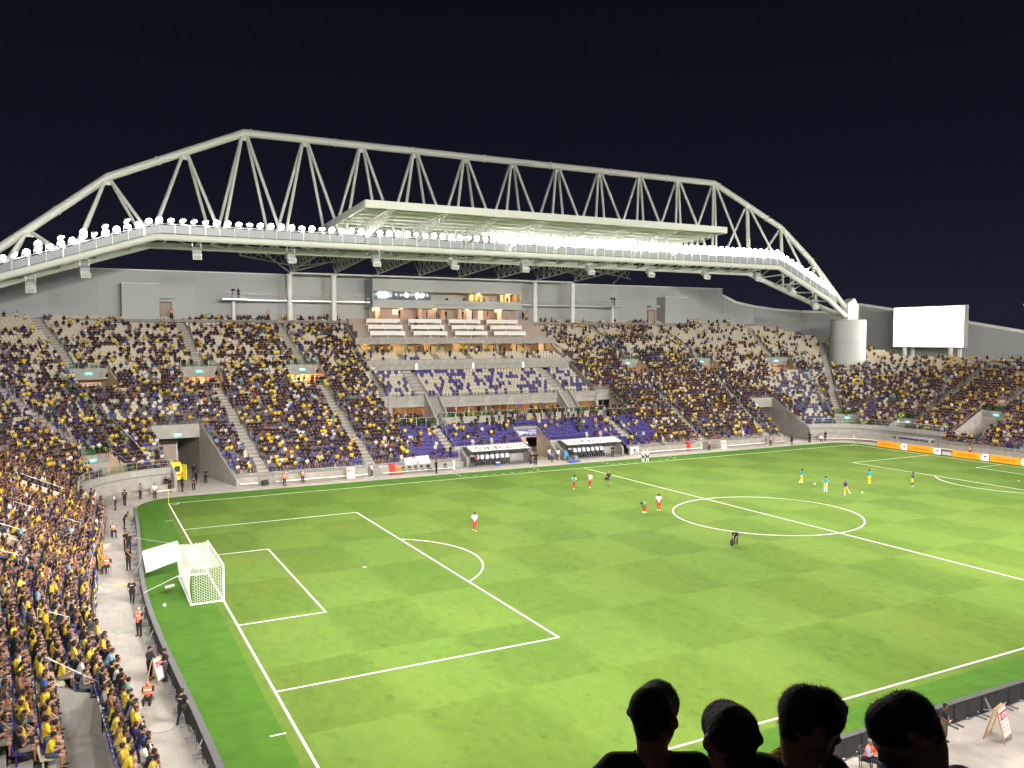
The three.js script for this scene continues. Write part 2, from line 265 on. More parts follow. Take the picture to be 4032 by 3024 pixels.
// glass balustrade over the corner walls
for (const [a, b, g] of [[sL(4), sCL(248), homeEnd], [sx(105.5), sR(9.8), endStand]]) for (let s = a; s < b - 0.8; s += 1.05) part('balustrade_pane', [sweep(s + 0.03, s + 1.0, [[2.32, 2.66], [2.32, 3.5], [2.34, 3.5], [2.34, 2.66]], true)], M.glass, g);

// vehicle tunnels at both ends of the long side
function tunnel(mirror, label) {
  const o = new THREE.Group(); o.name = 'vehicle_tunnel'; grandstand.add(o); if (label) o.userData.label = label;
  const X = (x) => (mirror ? 105 - x : x);
  const wall = (n, xa, za, xb, zb, ya, yb, th) => { // slab from front (a) to back (b) with a raking top
    const len = Math.hypot(X(xb) - X(xa), zb - za), g = slab([[0, 0], [len, 0], [len, yb], [0, ya]], 'x', 0, th); const ang = Math.atan2(-(zb - za), X(xb) - X(xa)); turned(g, ang, X(xa), 0, za); part(n, [g], M.concrete, o); };
  wall('side_wall', 8.35, -7.15, 5.75, -19, 0.75, 6.75, 0.32); wall('side_wall', 1.5, -7.75, -0.55, -19, 1.95, 6.75, 0.3); wall('inner_wall', 5.72, -19.16, 4.2, -30, 4.9, 4.9, 0.3); wall('inner_wall', -0.55, -19.16, -2.4, -30, 4.9, 4.9, 0.3);
  const hd = (x0, x1, y0, y1, z0, z1) => box(Math.min(X(x0), X(x1)), Math.max(X(x0), X(x1)), y0, y1, z0, z1);
  part('header', [hd(-0.38, 5.58, 4.9, 5.72, -19.4, -18.9), hd(-0.38, 5.58, 5.74, 6.66, -19.4, -18.84)], M.concrete, o);
  part('ceiling', [hd(-2.6, 5.5, 4.92, 5.1, -30, -19.45)], M.concrete, o); part('back_wall', [hd(-2.6, 4.4, 0, 4.9, -30.3, -30)], M.concrete, o);
  part('door_frame', [hd(-1.4, -1.28, 0, 3.9, -24, -23.9), hd(0.8, 0.92, 0, 3.9, -24, -23.9), hd(3.2, 3.32, 0, 3.9, -24, -23.9), hd(-1.4, 3.32, 3.9, 4.02, -24, -23.9)], M.galv, o);
  part('roller_shutter', [hd(-1.25, 0.78, 1.5, 3.85, -24, -23.94), hd(0.95, 3.17, 1.5, 3.85, -24, -23.94)], M.brownWall, o); part('door_leaf', [hd(-1.25, 0.78, 0.02, 1.45, -24, -23.94)], M.whiteSlab, o);
  part('metal_door', [hd(8.0, 7.9, 0.02, 2.1, -9.9, -9.0)], M.grey, o);
  part('rail', [rod([X(8.35), 0.75 + 0.2, -7.2], [X(5.75), 6.95, -19], 0.03, 6), rod([X(1.5), 2.2, -7.8], [X(-0.55), 6.95, -19], 0.03, 6)], M.galv, o);
  return o;
}
tunnel(false, 'vehicle tunnel with the yellow ambulance'); tunnel(true, 'empty vehicle tunnel in front of the video screen');

// lit exit signs
const exitMat = std(rgb(0.05, 0.30, 0.22), 0.5, { emissive: rgb(0.10, 0.62, 0.46), emissiveIntensity: 0.55 }), exitInk = std(rgb(0.8, 0.9, 0.85), 0.5, { emissive: rgb(0.6, 0.95, 0.85), emissiveIntensity: 0.8 });
let nExit = 0;
function exitSign(p, ry, where) { const o = thing('exit_sign', where, 'sign', [p[0], p[1], p[2]], ry, 'lit exit signs on the concrete lintels'); part('sign_box', [box(-0.5, 0.5, -0.19, 0.19, -0.04, 0.04)], exitMat, o);
  const g = []; for (let i = 0; i < 5; i++) { const x = -0.3 + i * 0.13; g.push(box(x - 0.045, x + 0.045, 0.06, 0.11, 0.042, 0.05), box(x + 0.02, x + 0.045, 0.0, 0.06, 0.042, 0.05)); } for (let i = 0; i < 3; i++) g.push(box(-0.28 + i * 0.12, -0.2 + i * 0.12, -0.12, -0.07, 0.042, 0.05)); g.push(box(0.18, 0.36, -0.1, -0.08, 0.042, 0.05), box(0.3, 0.36, -0.13, -0.05, 0.042, 0.05)); part('lettering', g, exitInk, o); return o; }
const warmLamp = std(rgb(0.9, 0.8, 0.6), 0.5, { emissive: rgb(1, 0.72, 0.42), emissiveIntensity: 3 });
function lampAt(parent, x, y, z, I, col = 0xffb066, r = 6) { const l = new THREE.PointLight(col, I * 0.6, 0, 2); l.position.set(x, y - 0.12, z); l.castShadow = true; l.shadow.radius = r; parent.add(l); part('ceiling_lamp', [box(x - 0.3, x + 0.3, y, y + 0.05, z - 0.1, z + 0.1)], warmLamp, parent); }
const LITV = [0.2, 16, 46, 5, 5, 2.5];
VOMS.forEach((s, i) => {
  const [x, z, nx, nz] = at(s, VT1), o = new THREE.Group(); o.name = 'vomitory'; (i < 5 ? grandstand : endStand).add(o); o.position.set(x, 0, z); o.rotation.y = Math.atan2(-nx, -nz);
  const y1 = 1 + SLOPE * VT1, d = VT1 - VT0, y0 = 1 + SLOPE * VT0, fl = y0 - 0.35, w = 2.55;
  part('header', [slab([[-w, y1 + 0.1], [w, y1 + 0.1], [w - 0.55, y1 - 1.45], [-w + 0.55, y1 - 1.45]], 'x', 0.05, 0.3)], M.concrete, o);
  for (const e of [-1, 1]) { const g = slab([[-0.1, y1 - 1.5], [-0.1, y1 + 0.1], [d, y0 + 0.25], [d, fl], [-2.5, fl], [-2.5, y1 - 1.5]], 'z', e * (w + 0.1), 0.2); part('side_wall', [g], e < 0 ? M.concrete : M.warmWall, o); }
  part('floor', [box(-w, w, fl - 0.3, fl, -3, d)], M.terrace, o); part('ceiling', [box(-w, w, y1 - 1.44, y1 - 1.2, -3, -0.15)], M.concrete, o); part('back_wall', [box(-w, w, fl, y1 - 1.45, -3.2, -3)], M.warmWall, o); part('doorway', [box(-w + 0.3, -w + 1.5, fl, fl + 2.1, -2.99, -2.95)], M.brownWall, o);
  for (let j = 0; j < 4; j++) part('balustrade_pane', [box(-w + 0.1 + j * 1.27, -w + 1.25 + j * 1.27, y1 + 0.12, y1 + 0.95, 0.15, 0.165)], M.glass, o);
  part('balustrade_post', [-w, -w + 1.28, -w + 2.55, -w + 3.82, w].map((q) => rod([q, y1 + 0.1, 0.16], [q, y1 + 1.02, 0.16], 0.03, 5)), M.galv, o);
  part('front_rail', [rod([-w, fl + 1.05, d], [w, fl + 1.05, d], 0.03, 5), ...[-w, -1.3, 0, 1.3, w].map((q) => rod([q, fl, d], [q, fl + 1.05, d], 0.025, 5))], M.galv, o);
  lampAt(o, 0.4, y1 - 1.52, -1.4, LITV[i] * 1.0);
  const fx = at(s, VT1 - 0.24); exitSign([fx[0], y1 - 0.62, fx[1]], Math.atan2(-nx, -nz), 'lit green exit sign on a lintel high in the terraces');
});
LOWVOMS.forEach(([s, t0, t1, w], i) => {
  const [x, z, nx, nz] = at(s, t1), o = new THREE.Group(); o.name = 'vomitory'; (i < 3 ? homeEnd : endStand).add(o); o.position.set(x, 0, z); o.rotation.y = Math.atan2(-nx, -nz);
  const y1 = 1 + SLOPE * t1, y0 = 1 + SLOPE * t0, d = t1 - t0, fl = i === 5 ? 0.8 : y0 - 0.6;
  for (const e of [-1, 1]) { const wall = slab([[0, fl], [0, y1 + 0.35], [d, y0 + 0.35], [d, fl]], 'z', e * w, 0.18); part('side_wall', [wall], e > 0 ? M.warmWall : M.concrete, o); part('hand_rail', [rod([e * w, y1 + 0.95, 0], [e * w, y0 + 0.95, d], 0.03, 6), rod([e * w, y1 + 0.35, 0.1], [e * w, y1 + 0.95, 0.1], 0.025, 5), rod([e * w, y0 + 0.35, d - 0.1], [e * w, y0 + 0.95, d - 0.1], 0.025, 5)], M.galv, o); }
  part('back_wall', [box(-w, w, fl, y1 + 0.35, -0.2, -0.02)], M.concrete, o); part('floor', [box(-w, w, fl - 0.2, fl, 0, d)], M.terrace, o);
  part('balustrade_pane', [box(-w, w, y1 + 0.4, y1 + 1.25, -0.1, -0.085)], M.glassGreen, o);
  if (i !== 2 && i !== 1) { const f = at(s, t1 - 0.05); exitSign([f[0], y1 - 0.25, f[1]], Math.atan2(-nx, -nz), 'lit green exit sign low on a stairwell wall of a corner'); }
});
{ const [a] = tunX(-18.8); exitSign([2.9, 5.35, -18.8], 0, 'lit green exit sign on the lintel of the ambulance tunnel'); exitSign([101.4, 5.35, -18.8], 0, 'lit green exit sign on the lintel of the empty vehicle tunnel'); }
// ramp pit in the foot of the home end
part('pit_floor', [sweep(sL(66), sL(55.2), [[1.2, 0.0], [1.2, 0.06], [3.3, 0.06], [3.3, 0]], true)], M.concrete, homeEnd);
part('pit_wall', [sweep(sL(66), sL(55.15), [[3.3, 0], [3.3, 2.62], [3.55, 2.62], [3.55, 0]], true)], M.concrete, homeEnd);
{ const [xa, za] = at(sL(55.1), 1.2), [xb] = at(sL(55.1), 3.3); part('pit_end_wall', [slab([[xb, 0], [xa, 0], [xa, 1.75], [xb, 2.7]], 'x', za, 0.22)], M.concrete, homeEnd); part('hand_rail', [rod([xa, 2.35, za], [xb, 3.9, za], 0.03, 6), rod([xa, 1.5, za], [xa, 2.35, za], 0.03, 6), rod([(xa + xb) / 2, 2.2, za], [(xa + xb) / 2, 3.12, za], 0.025, 6)], M.galv, homeEnd); }

// stairs of the aisles: half-steps on the terraces
const AISLES = [ // s at the foot, s at the head, t from, t to
  [sx(11.6), sx(9.0), 0.4, 20.4], [sx(25.2), sx(23.6), 0.4, 20.4], [sx(79.8), sx(82.2), 0.4, 20.4], [sx(93.4), sx(99.0), 0.4, 20.4],
  [sx(7.5), sx(6.4), 26.8, 41.4], [sx(22.5), sx(21.6), 26.8, 41.4], [sx(83.3), sx(83.8), 26.8, 41.4], [sx(101), sx(100.5), 26.8, 41.4],
  [sCL(232), sCL(232), 6.6, 41], [sCL(251.8), sCL(251.8), 26.8, 41.4], [sCR(293), sCR(293), 26.8, 41], [sCR(311), sCR(311), 3.2, 34], [sx(37), sx(37.2), 1.4, 9.2], [sx(66.8), sx(66.6), 1.4, 9.2],
  [sR(3.2), sR(3.2), 5.6, 26], [sR(13.8), sR(13.8), 9.8, 26], [sR(23.5), sR(23.5), 0.6, 26], [sL(46), sL(46), 0.4, 20], [sL(20), sL(20), 0.4, 20], [sL(35), sL(35), 3, 20], [sx(31.9), sx(33), 10, 41], [sx(71.8), sx(70.8), 10, 41]];
const aisleAt = (a, t) => lerp(a[0], a[1], clamp((t - a[2]) / (a[3] - a[2]), 0, 1));
function inAisle(s, t) { const corner = (s > S0 && s < S1) || (s > S2 && s < S3), f = corner ? 8.3 / (8.3 + t) : 1; for (let i = 0; i < AISLES.length; i++) { const a = AISLES[i]; if (t > a[2] - 0.2 && t < a[3] + 0.4 && Math.abs(s - aisleAt(a, t)) < (i >= 20 ? 0.35 : 0.78) * f) return true; } return false; }
AISLES.slice(0, 20).forEach((a, i) => { const g = [], parent = a[0] < S0 ? homeEnd : a[0] > S2 + (S3 - S2) * 0.35 ? endStand : grandstand;
  for (let k = Math.ceil(a[2] / TREAD); k < a[3] / TREAD; k++) { const s = aisleAt(a, k * TREAD), corner = (s > S0 && s < S1) || (s > S2 && s < S3), w = 0.62 * (corner ? 8.3 / (8.3 + k * TREAD) : 1); if (blocked(s, (k + 0.5) * TREAD) || k >= kmax(s)) continue; const y = rowY(k); g.push(sweep(s - w, s + w, [[(k + 1) * TREAD - 0.38, y], [(k + 1) * TREAD - 0.38, y + RISE / 2], [(k + 1) * TREAD, y + RISE / 2], [(k + 1) * TREAD, y]])); }
  if (g.length) part('aisle_stairs', g, M.apron, parent);
  // hoop rails beside the stairs
  const r = []; for (let t = a[2] + 1; t < a[3] - 1; t += 3.2) { const s = aisleAt(a, t), f = ((s > S0 && s < S1) || (s > S2 && s < S3)) ? 8.3 / (8.3 + t) : 1; const [x0, z0] = at(s + 0.7 * f, t), [x1, z1] = at(s + 0.7 * f, t + 1.5), y = 1 + SLOPE * t; if (blocked(s, t)) continue; part('aisle_rail', [rod([x0, y - 0.2, z0], [x0, y + 0.95, z0], 0.025, 5), rod([x1, y + 0.5, z1], [x1, y + 1.65, z1], 0.025, 5), rod([x0, y + 0.95, z0], [x1, y + 1.65, z1], 0.025, 5)], M.galv, parent); } });
// glass partitions running up the corners
for (const [sa, sb, t0, t1, g] of [[sCL(251.5), sCL(245.4), 4, 22.5, grandstand], [sCR(303.6), sCR(303), 3, 26, endStand]]) { const n = Math.round((t1 - t0) / 1.6), top = []; for (let i = 0; i < n; i++) { const ta = lerp(t0, t1, i / n), tb = lerp(t0, t1, (i + 0.97) / n), [xa, za] = at(lerp(sa, sb, i / n), ta), [xb, zb] = at(lerp(sa, sb, (i + 0.97) / n), tb), ya = 1 + SLOPE * ta, yb = 1 + SLOPE * tb;
    part('partition_pane', poly([xa, ya, za, xb, yb, zb, xb, yb + 1.9, zb, xa, ya + 1.9, za, xa + 0.012, ya, za, xb + 0.012, yb, zb, xb + 0.012, yb + 1.9, zb, xa + 0.012, ya + 1.9, za], [0, 1, 2, 0, 2, 3, 6, 5, 4, 7, 6, 4, 0, 3, 7, 0, 7, 4, 1, 5, 6, 1, 6, 2, 3, 2, 6, 3, 6, 7]), M.glass, g); top.push(rod([xa, ya + 1.9, za], [xb, yb + 1.9, zb], 0.05, 6)); }
  part('partition_rail', top, M.galv, g); }
// sloping walls either side of the centre block
{ const w = (x, z0, y0, z1, y1, h = 0.55) => part('dividing_wall', [slab([[z0, y0 - 1.2], [z0, y0 + h], [z1, y1 + h], [z1, y1 - 1.2]], 'z', x, 0.28)], M.concrete, grandstand);
  w(31.4, -7.5, 1.0, -16.3, 5.2, 0.3); w(72.2, -7.5, 1.0, -16.3, 5.2, 0.3);
  for (const [x, sg] of [[33.35, -1], [70.25, 1]]) { const g = slab([[-24.3, 7], [-24.3, 9.25], [-47, 20.1], [-47, 17]], 'z', x, 0.3); part('dividing_wall', [g], M.concrete, grandstand); }
  for (const x of [30.75, 73.15]) part('wing_wall', [slab([[-16.3, 4.2], [-16.3, 5.1], [-24.2, 8.95], [-24.2, 4.2]], 'z', x, 0.3)], M.concrete, grandstand);
}
// ------------------------------------------------------------------ outer walls
const wallMain = thing('rear_wall', 'tall pale grey panelled wall behind the top row of the grandstand', 'wall');
for (let i = 0; i < 22; i++) { const x0 = -33 + i * 7, x1 = Math.min(x0 + 6.96, 120.8); if (x0 > 120) break; part('wall_panel', [box(x0, x1, 20.3, 28.55, -50.4, -50.1)], i % 3 ? M.panel : M.panelB, wallMain); part('seam_strip', [box(x0 - 0.1, x0 + 0.06, 20.3, 28.5, -50.08, -50.05)], M.panel, wallMain); }
part('wall_coping', [box(-33, 120.9, 28.55, 28.67, -50.6, -49.95)], M.white, wallMain);
const wallCurve = thing('rear_wall', 'pale wall sweeping down and round the corner behind the white cylinder', 'wall');
{ const P = [[120.9, -50.2, 26.9], [123.8, -49, 25.3], [127, -46.8, 24.4], [130.5, -43.5, 23.6], [134, -39.5, 23.1], [137.5, -34.5, 22.9], [140.6, -29.3, 24.4], [141, -20, 22.9], [141, -10, 21.1], [141, 6, 18.3], [141, 24, 15.6], [141, 46, 14.2]];
  for (let i = 0; i < P.length - 1; i++) { const [xa, za, ya] = P[i], [xb, zb, yb] = P[i + 1], len = Math.hypot(xb - xa, zb - za); const g = slab([[0, 9], [len - 0.03, 9], [len - 0.03, yb], [0, ya]], 'x', 0, 0.35); turned(g, Math.atan2(-(zb - za), xb - xa), xa, 0, za); part('wall_panel', [g], i % 2 ? M.panel : M.panelB, wallCurve); const c = slab([[0, ya], [len, yb], [len, yb + 0.5], [0, ya + 0.5]], 'x', 0, 0.7); turned(c, Math.atan2(-(zb - za), xb - xa), xa, 0.002, za); part('wall_coping', [c], M.white, wallCurve); } }
part('concourse_floor', [box(136.5, 141, 12.3, 13.4, -24, 46)], M.terrace, endStand);
part('concourse_rail', [rod([136, 14.5, -22.5], [136, 14.5, -17.8], 0.04, 6), ...[-22.5, -21.3, -20.1, -18.9, -17.8].map((z) => box(135.95, 136.05, 13.2, 14.5, z - 0.05, z + 0.05))], M.white, endStand);
const cores = [[-1.9, 3.5, 'plain pale stair block beside the brown doorway'], [102.5, 108.3, 'plain pale stair block near the corner of the long stand']];
cores.forEach(([x0, x1, l], i) => { const o = thing('stair_block', l, 'stair block', [0, 0, 0]); part('block_wall', [box(x0, x1, 20.4, 26.25, -50, -47)], M.panel, o); part('block_cap', [box(x0 - 0.05, x1 + 0.05, 26.25, 26.33, -50, -46.95)], M.white, o); const dx = i ? x0 - 2.6 : x1; part('door_canopy', [box(dx + 0.05, dx + 2.5, 24.1, 24.5, -50, -48.6)], M.panel, o); part('door_leaf', [box(dx + 0.3, dx + 1.9, 20.7, 23.4, -49.95, -49.85)], M.brownWall, o); part('door_frame', [box(dx + 0.15, dx + 0.3, 20.5, 23.6, -49.97, -49.8), box(dx + 1.9, dx + 2.05, 20.5, 23.6, -49.97, -49.8), box(dx + 0.15, dx + 2.05, 23.4, 23.62, -49.96, -49.79)], M.rust, o); });
// big round tower that carries the truss
for (const [x, l] of [[128.55, 'white cylindrical tower that carries the end of the roof truss'], [-23.55, 'matching cylindrical tower under the other end of the roof truss']]) { const o = thing('truss_tower', l, 'tower', [x, 0, -22]); const c = (y0, y1, r) => { const g = new THREE.CylinderGeometry(r, r, y1 - y0, 48); g.translate(0, (y0 + y1) / 2, 0); return g; }; part('drum', [c(8, 16.55, 3.4)], M.drum, o); part('drum', [c(16.6, 21, 3.4)], M.drum, o); part('joint', [c(16.5, 16.65, 3.36)], M.grey, o); part('cap', [c(21, 21.15, 3.3)], M.grey, o); part('bearing_plate', [slab([[-1.2, 21.1], [1.6, 21.1], [1.7, 24.0], [0.6, 25.4], [-1.2, 24.4]], 'x', 0, 2.0)], M.steelWhite, o); }
// ------------------------------------------------------------------ roof truss (long side) : chords, braces, light gantry
const chordF = [[-21.5, 22.6, -20.5], [-15.9, 24.95, -18], [0.7, 30.35, -17], [104.6, 30.35, -17], [118.6, 24.8, -18], [126.5, 21.9, -21]];
const chordR = [[-21.8, 22.4, -23.5], [-13, 25.6, -25], [0.6, 30.05, -25], [104.8, 29.8, -25], [117.6, 25.7, -25], [126.8, 22.2, -23]];
const chordT = [[-22.6, 23.4, -22], [-16.1, 28.55, -21.5], [-4.25, 37.9, -21.5], [12.4, 45.15, -21.5], [93.3, 45.15, -21.5], [109.6, 38.2, -21.5], [117.3, 32.6, -21.5], [127.6, 23.6, -22]];
function along(ch, x) { for (let i = 0; i < ch.length - 1; i++) if (x <= ch[i + 1][0] || i === ch.length - 2) { const f = (x - ch[i][0]) / (ch[i + 1][0] - ch[i][0]); return V(x, lerp(ch[i][1], ch[i + 1][1], f), lerp(ch[i][2], ch[i + 1][2], f)); } }
function chordGeo(ch, r, seg = 20) { const g = []; for (let i = 0; i < ch.length - 1; i++) g.push(rod(ch[i], ch[i + 1], r, seg)); for (let i = 1; i < ch.length - 1; i++) { const s = new THREE.SphereGeometry(r * 1.002, seg, 14); s.translate(...ch[i]); g.push(s); } return g; }
function collar(ch, x, r) { const p = along(ch, x), q = along(ch, x + 0.01), d = q.clone().sub(p).normalize(); return rod(p.clone().addScaledVector(d, -0.09), p.clone().addScaledVector(d, 0.09), r, 20); }
const TOPN = [-13, -4.25, 4.9, ...Array.from({ length: 11 }, (_, i) => 12.4 + i * 8.09), 101.2, 109.6, 118.2];
function buildTruss(mirror, label) {
  const o = thing('roof_truss', label, 'roof truss'); if (mirror) { o.scale.z = 1; }
  const mz = (p) => (mirror ? V(p.x, p.y, 68 - p.z) : p), mc = (ch) => (mirror ? ch.map(([x, y, z]) => [x, y, 68 - z]) : ch);
  part('top_chord', chordGeo(mc(chordT), 0.51), M.steel, o); part('bottom_chord', chordGeo(mc(chordF), 0.5), M.steel, o); part('bottom_chord', chordGeo(mc(chordR), 0.46), M.steel, o);
  if (mirror) return o;
  for (let x = -10; x < 118; x += 11.6) part('collar', [collar(chordT, x, 0.61)], M.steel, o);
  for (let x = -9.3; x < 116; x += 9.72) part('collar', [collar(chordF, x, 0.57)], M.steel, o);
  TOPN.forEach((x, i) => { const t = along(chordT, x); for (const e of [-1, 1]) { const mx = e < 0 ? (i ? (TOPN[i - 1] + x) / 2 : x - 3.5) : (i < TOPN.length - 1 ? (TOPN[i + 1] + x) / 2 : x + 3.5); for (const ch of [chordF, chordR]) { const f = along(ch, clamp(mx, -20, 125)), s = t.clone().add(V(e * 0.35, -0.5, ch === chordF ? 0.2 : -0.2)); part('brace', [rod(s, f, 0.21, 14)], M.steel, o); } } part('gusset', [box(t.x - 0.5, t.x + 0.5, t.y - 1.0, t.y - 0.3, t.z - 0.12, t.z + 0.12)], M.steel, o); });
  for (let x = -14; x < 121; x += 4.045) { const f = along(chordF, x), r = along(chordR, Math.min(124, x)); part('cross_tie', [rod(f, r, 0.14, 8)], M.steel, o); if (x < 118) part('cross_tie', [rod(f, along(chordR, x + 4.045), 0.1, 8)], M.steel, o); }
  // gantry: panels between uprights with walkway
  const N = 78; for (let i = 0; i < N; i++) { const xa = lerp(-16.5, 121.5, i / N), xb = lerp(-16.5, 121.5, (i + 1) / N), a = along(chordF, xa), b = along(chordF, xb), pad = 0.06; if (xa < 0.7 && xb > 0.7 || xa < 104.6 && xb > 104.6) { /* corner bay */ }
    const A = V(a.x + pad, a.y, a.z + 0.55), B2 = V(b.x - pad, b.y, b.z + 0.55); part('gantry_panel', poly([A.x, A.y + 0.42, A.z, B2.x, B2.y + 0.42, B2.z, B2.x, B2.y + 1.34, B2.z, A.x, A.y + 1.34, A.z, A.x, A.y + 0.42, A.z - 0.05, B2.x, B2.y + 0.42, B2.z - 0.05, B2.x, B2.y + 1.34, B2.z - 0.05, A.x, A.y + 1.34, A.z - 0.05], [0, 1, 2, 0, 2, 3, 6, 5, 4, 7, 6, 4, 3, 2, 6, 3, 6, 7, 0, 5, 1, 0, 4, 5, 0, 3, 7, 0, 7, 4, 1, 5, 6, 1, 6, 2]), M.gantry, o);
    part('gantry_post', [rod([a.x, a.y + 0.3, a.z + 0.58], [a.x, a.y + 1.5, a.z + 0.58], 0.05, 6)], M.steelWhite, o); part('gantry_rail', [rod([a.x, a.y + 1.5, a.z + 0.58], [b.x, b.y + 1.5, b.z + 0.58], 0.035, 6)], M.steelWhite, o); part('gantry_floor', [rod([a.x, a.y + 0.40, a.z + 0.42], [b.x, b.y + 0.40, b.z + 0.42], 0.13, 4)], M.grey, o); }
  return o;
}
M.gantry = std(rgb(0.30, 0.33, 0.35), 0.4);
buildTruss(false, 'great white tubular truss spanning the long grandstand');
buildTruss(true, 'matching tubular truss over the stand across the pitch');

// ------------------------------------------------------------------ floodlights
const lensMat = std(rgb(0.9, 0.9, 0.9), 0.3, { emissive: rgb(1, 0.985, 0.95), emissiveIntensity: 13 });
const LG = { housing: (() => { const pts = [[0.02, -0.42], [0.16, -0.42], [0.2, -0.3], [0.36, -0.06], [0.40, 0], [0.37, 0.0]].map(([a, b]) => new THREE.Vector2(a, b)); const g = new THREE.LatheGeometry(pts, 16); g.rotateX(Math.PI / 2); return join([g]); })(), lens: (() => { const g = new THREE.CircleGeometry(0.40, 18); g.translate(0, 0, -0.03); return g; })(), yoke: join([rod([-0.44, 0, -0.1], [-0.44, -0.5, -0.1], 0.03, 5), rod([0.44, 0, -0.1], [0.44, -0.5, -0.1], 0.03, 5), rod([-0.44, -0.5, -0.1], [0.44, -0.5, -0.1], 0.03, 5)]) };
let floodCount = 0;
function flood(p, target, I, label, group, pole = 0) {
  const o = thing('floodlight', label, 'floodlight', p, 0, group); o.rotation.set(0, 0, 0);
  const head = new THREE.Group(); head.name = 'lamp_head'; o.add(head); head.lookAt(V(target[0] - p[0], target[1] - p[1], target[2] - p[2]));
  part('housing', LG.housing, M.galv, head); part('lens', LG.lens, lensMat, head);
  const yoke = part('yoke', LG.yoke, M.galv, o); yoke.rotation.y = Math.atan2(target[0] - p[0], target[2] - p[2]);
  const d = V(target[0] - p[0], target[1] - p[1], target[2] - p[2]).normalize();
  const l = new THREE.SpotLight(0xfff9f0, I, 0, 0.62, 0.9, 2); l.position.set(d.x * 0.06, d.y * 0.06, d.z * 0.06); l.target.position.set(d.x * 30, d.y * 30, d.z * 30); l.castShadow = true; l.shadow.radius = 16; o.add(l, l.target); floodCount++;
  return o;
}
{ const r = rng(11), gFar = 'floodlights along the truss of the long grandstand', gNear = 'floodlights along the truss across the pitch';
  const lab = 'round white floodlight glaring from the gantry of the roof truss', labUp = 'round floodlight in the second tier of the gantry', labN = 'round floodlight on the truss across the pitch';
  const put = (x, dy, dz, lbl) => { const p = along(chordF, x); const tx = clamp(x + (52.5 - x) * (0.1 + 0.5 * r()) + (r() - 0.5) * 30, -4, 110), tz = r() < 0.42 ? lerp(-10, 4, r()) : lerp(34, 86, r()); flood([p.x, p.y + dy, p.z + dz], [tx, 0, tz], IFAR, lbl, gFar); };
  for (let x = -15.6; x < 120.5; x += (x > 48 ? 1.0 : x < 0 ? 1.2 : 1.35)) put(x, 1.98, 0.35, lab);
  for (let x = 46; x < 121; x += 1.3) put(x, 2.72, -0.3, labUp);
  for (let x = -12; x < 0; x += 2.4) put(x, 2.7, -0.3, labUp);
  for (let x = -14; x < 120; x += 1.9) { const p = along(chordF, x); const rr = r(); const q = [p.x, p.y + 2.0, 68 - p.z - 0.35];
    const tgt = rr < 0.50 ? [clamp(lerp(x, 52, 0.35) + (r() - 0.5) * 40, -2, 107), 0, lerp(34, 84, r())] : rr < 0.80 ? [clamp(x * 1.1 + (r() - 0.5) * 30, -16, 128), lerp(3, 17, r()), -8 - 32 * r()] : (r() < 0.4 ? [-9, 2, lerp(5, 60, r())] : r() < 0.5 ? [139, lerp(10, 19, r()), lerp(-36, 20, r())] : [122, 7, lerp(-10, 30, r())]);
    flood(q, tgt, rr < 0.5 ? INEAR : INEAR * 1.5, labN, gNear); }
}
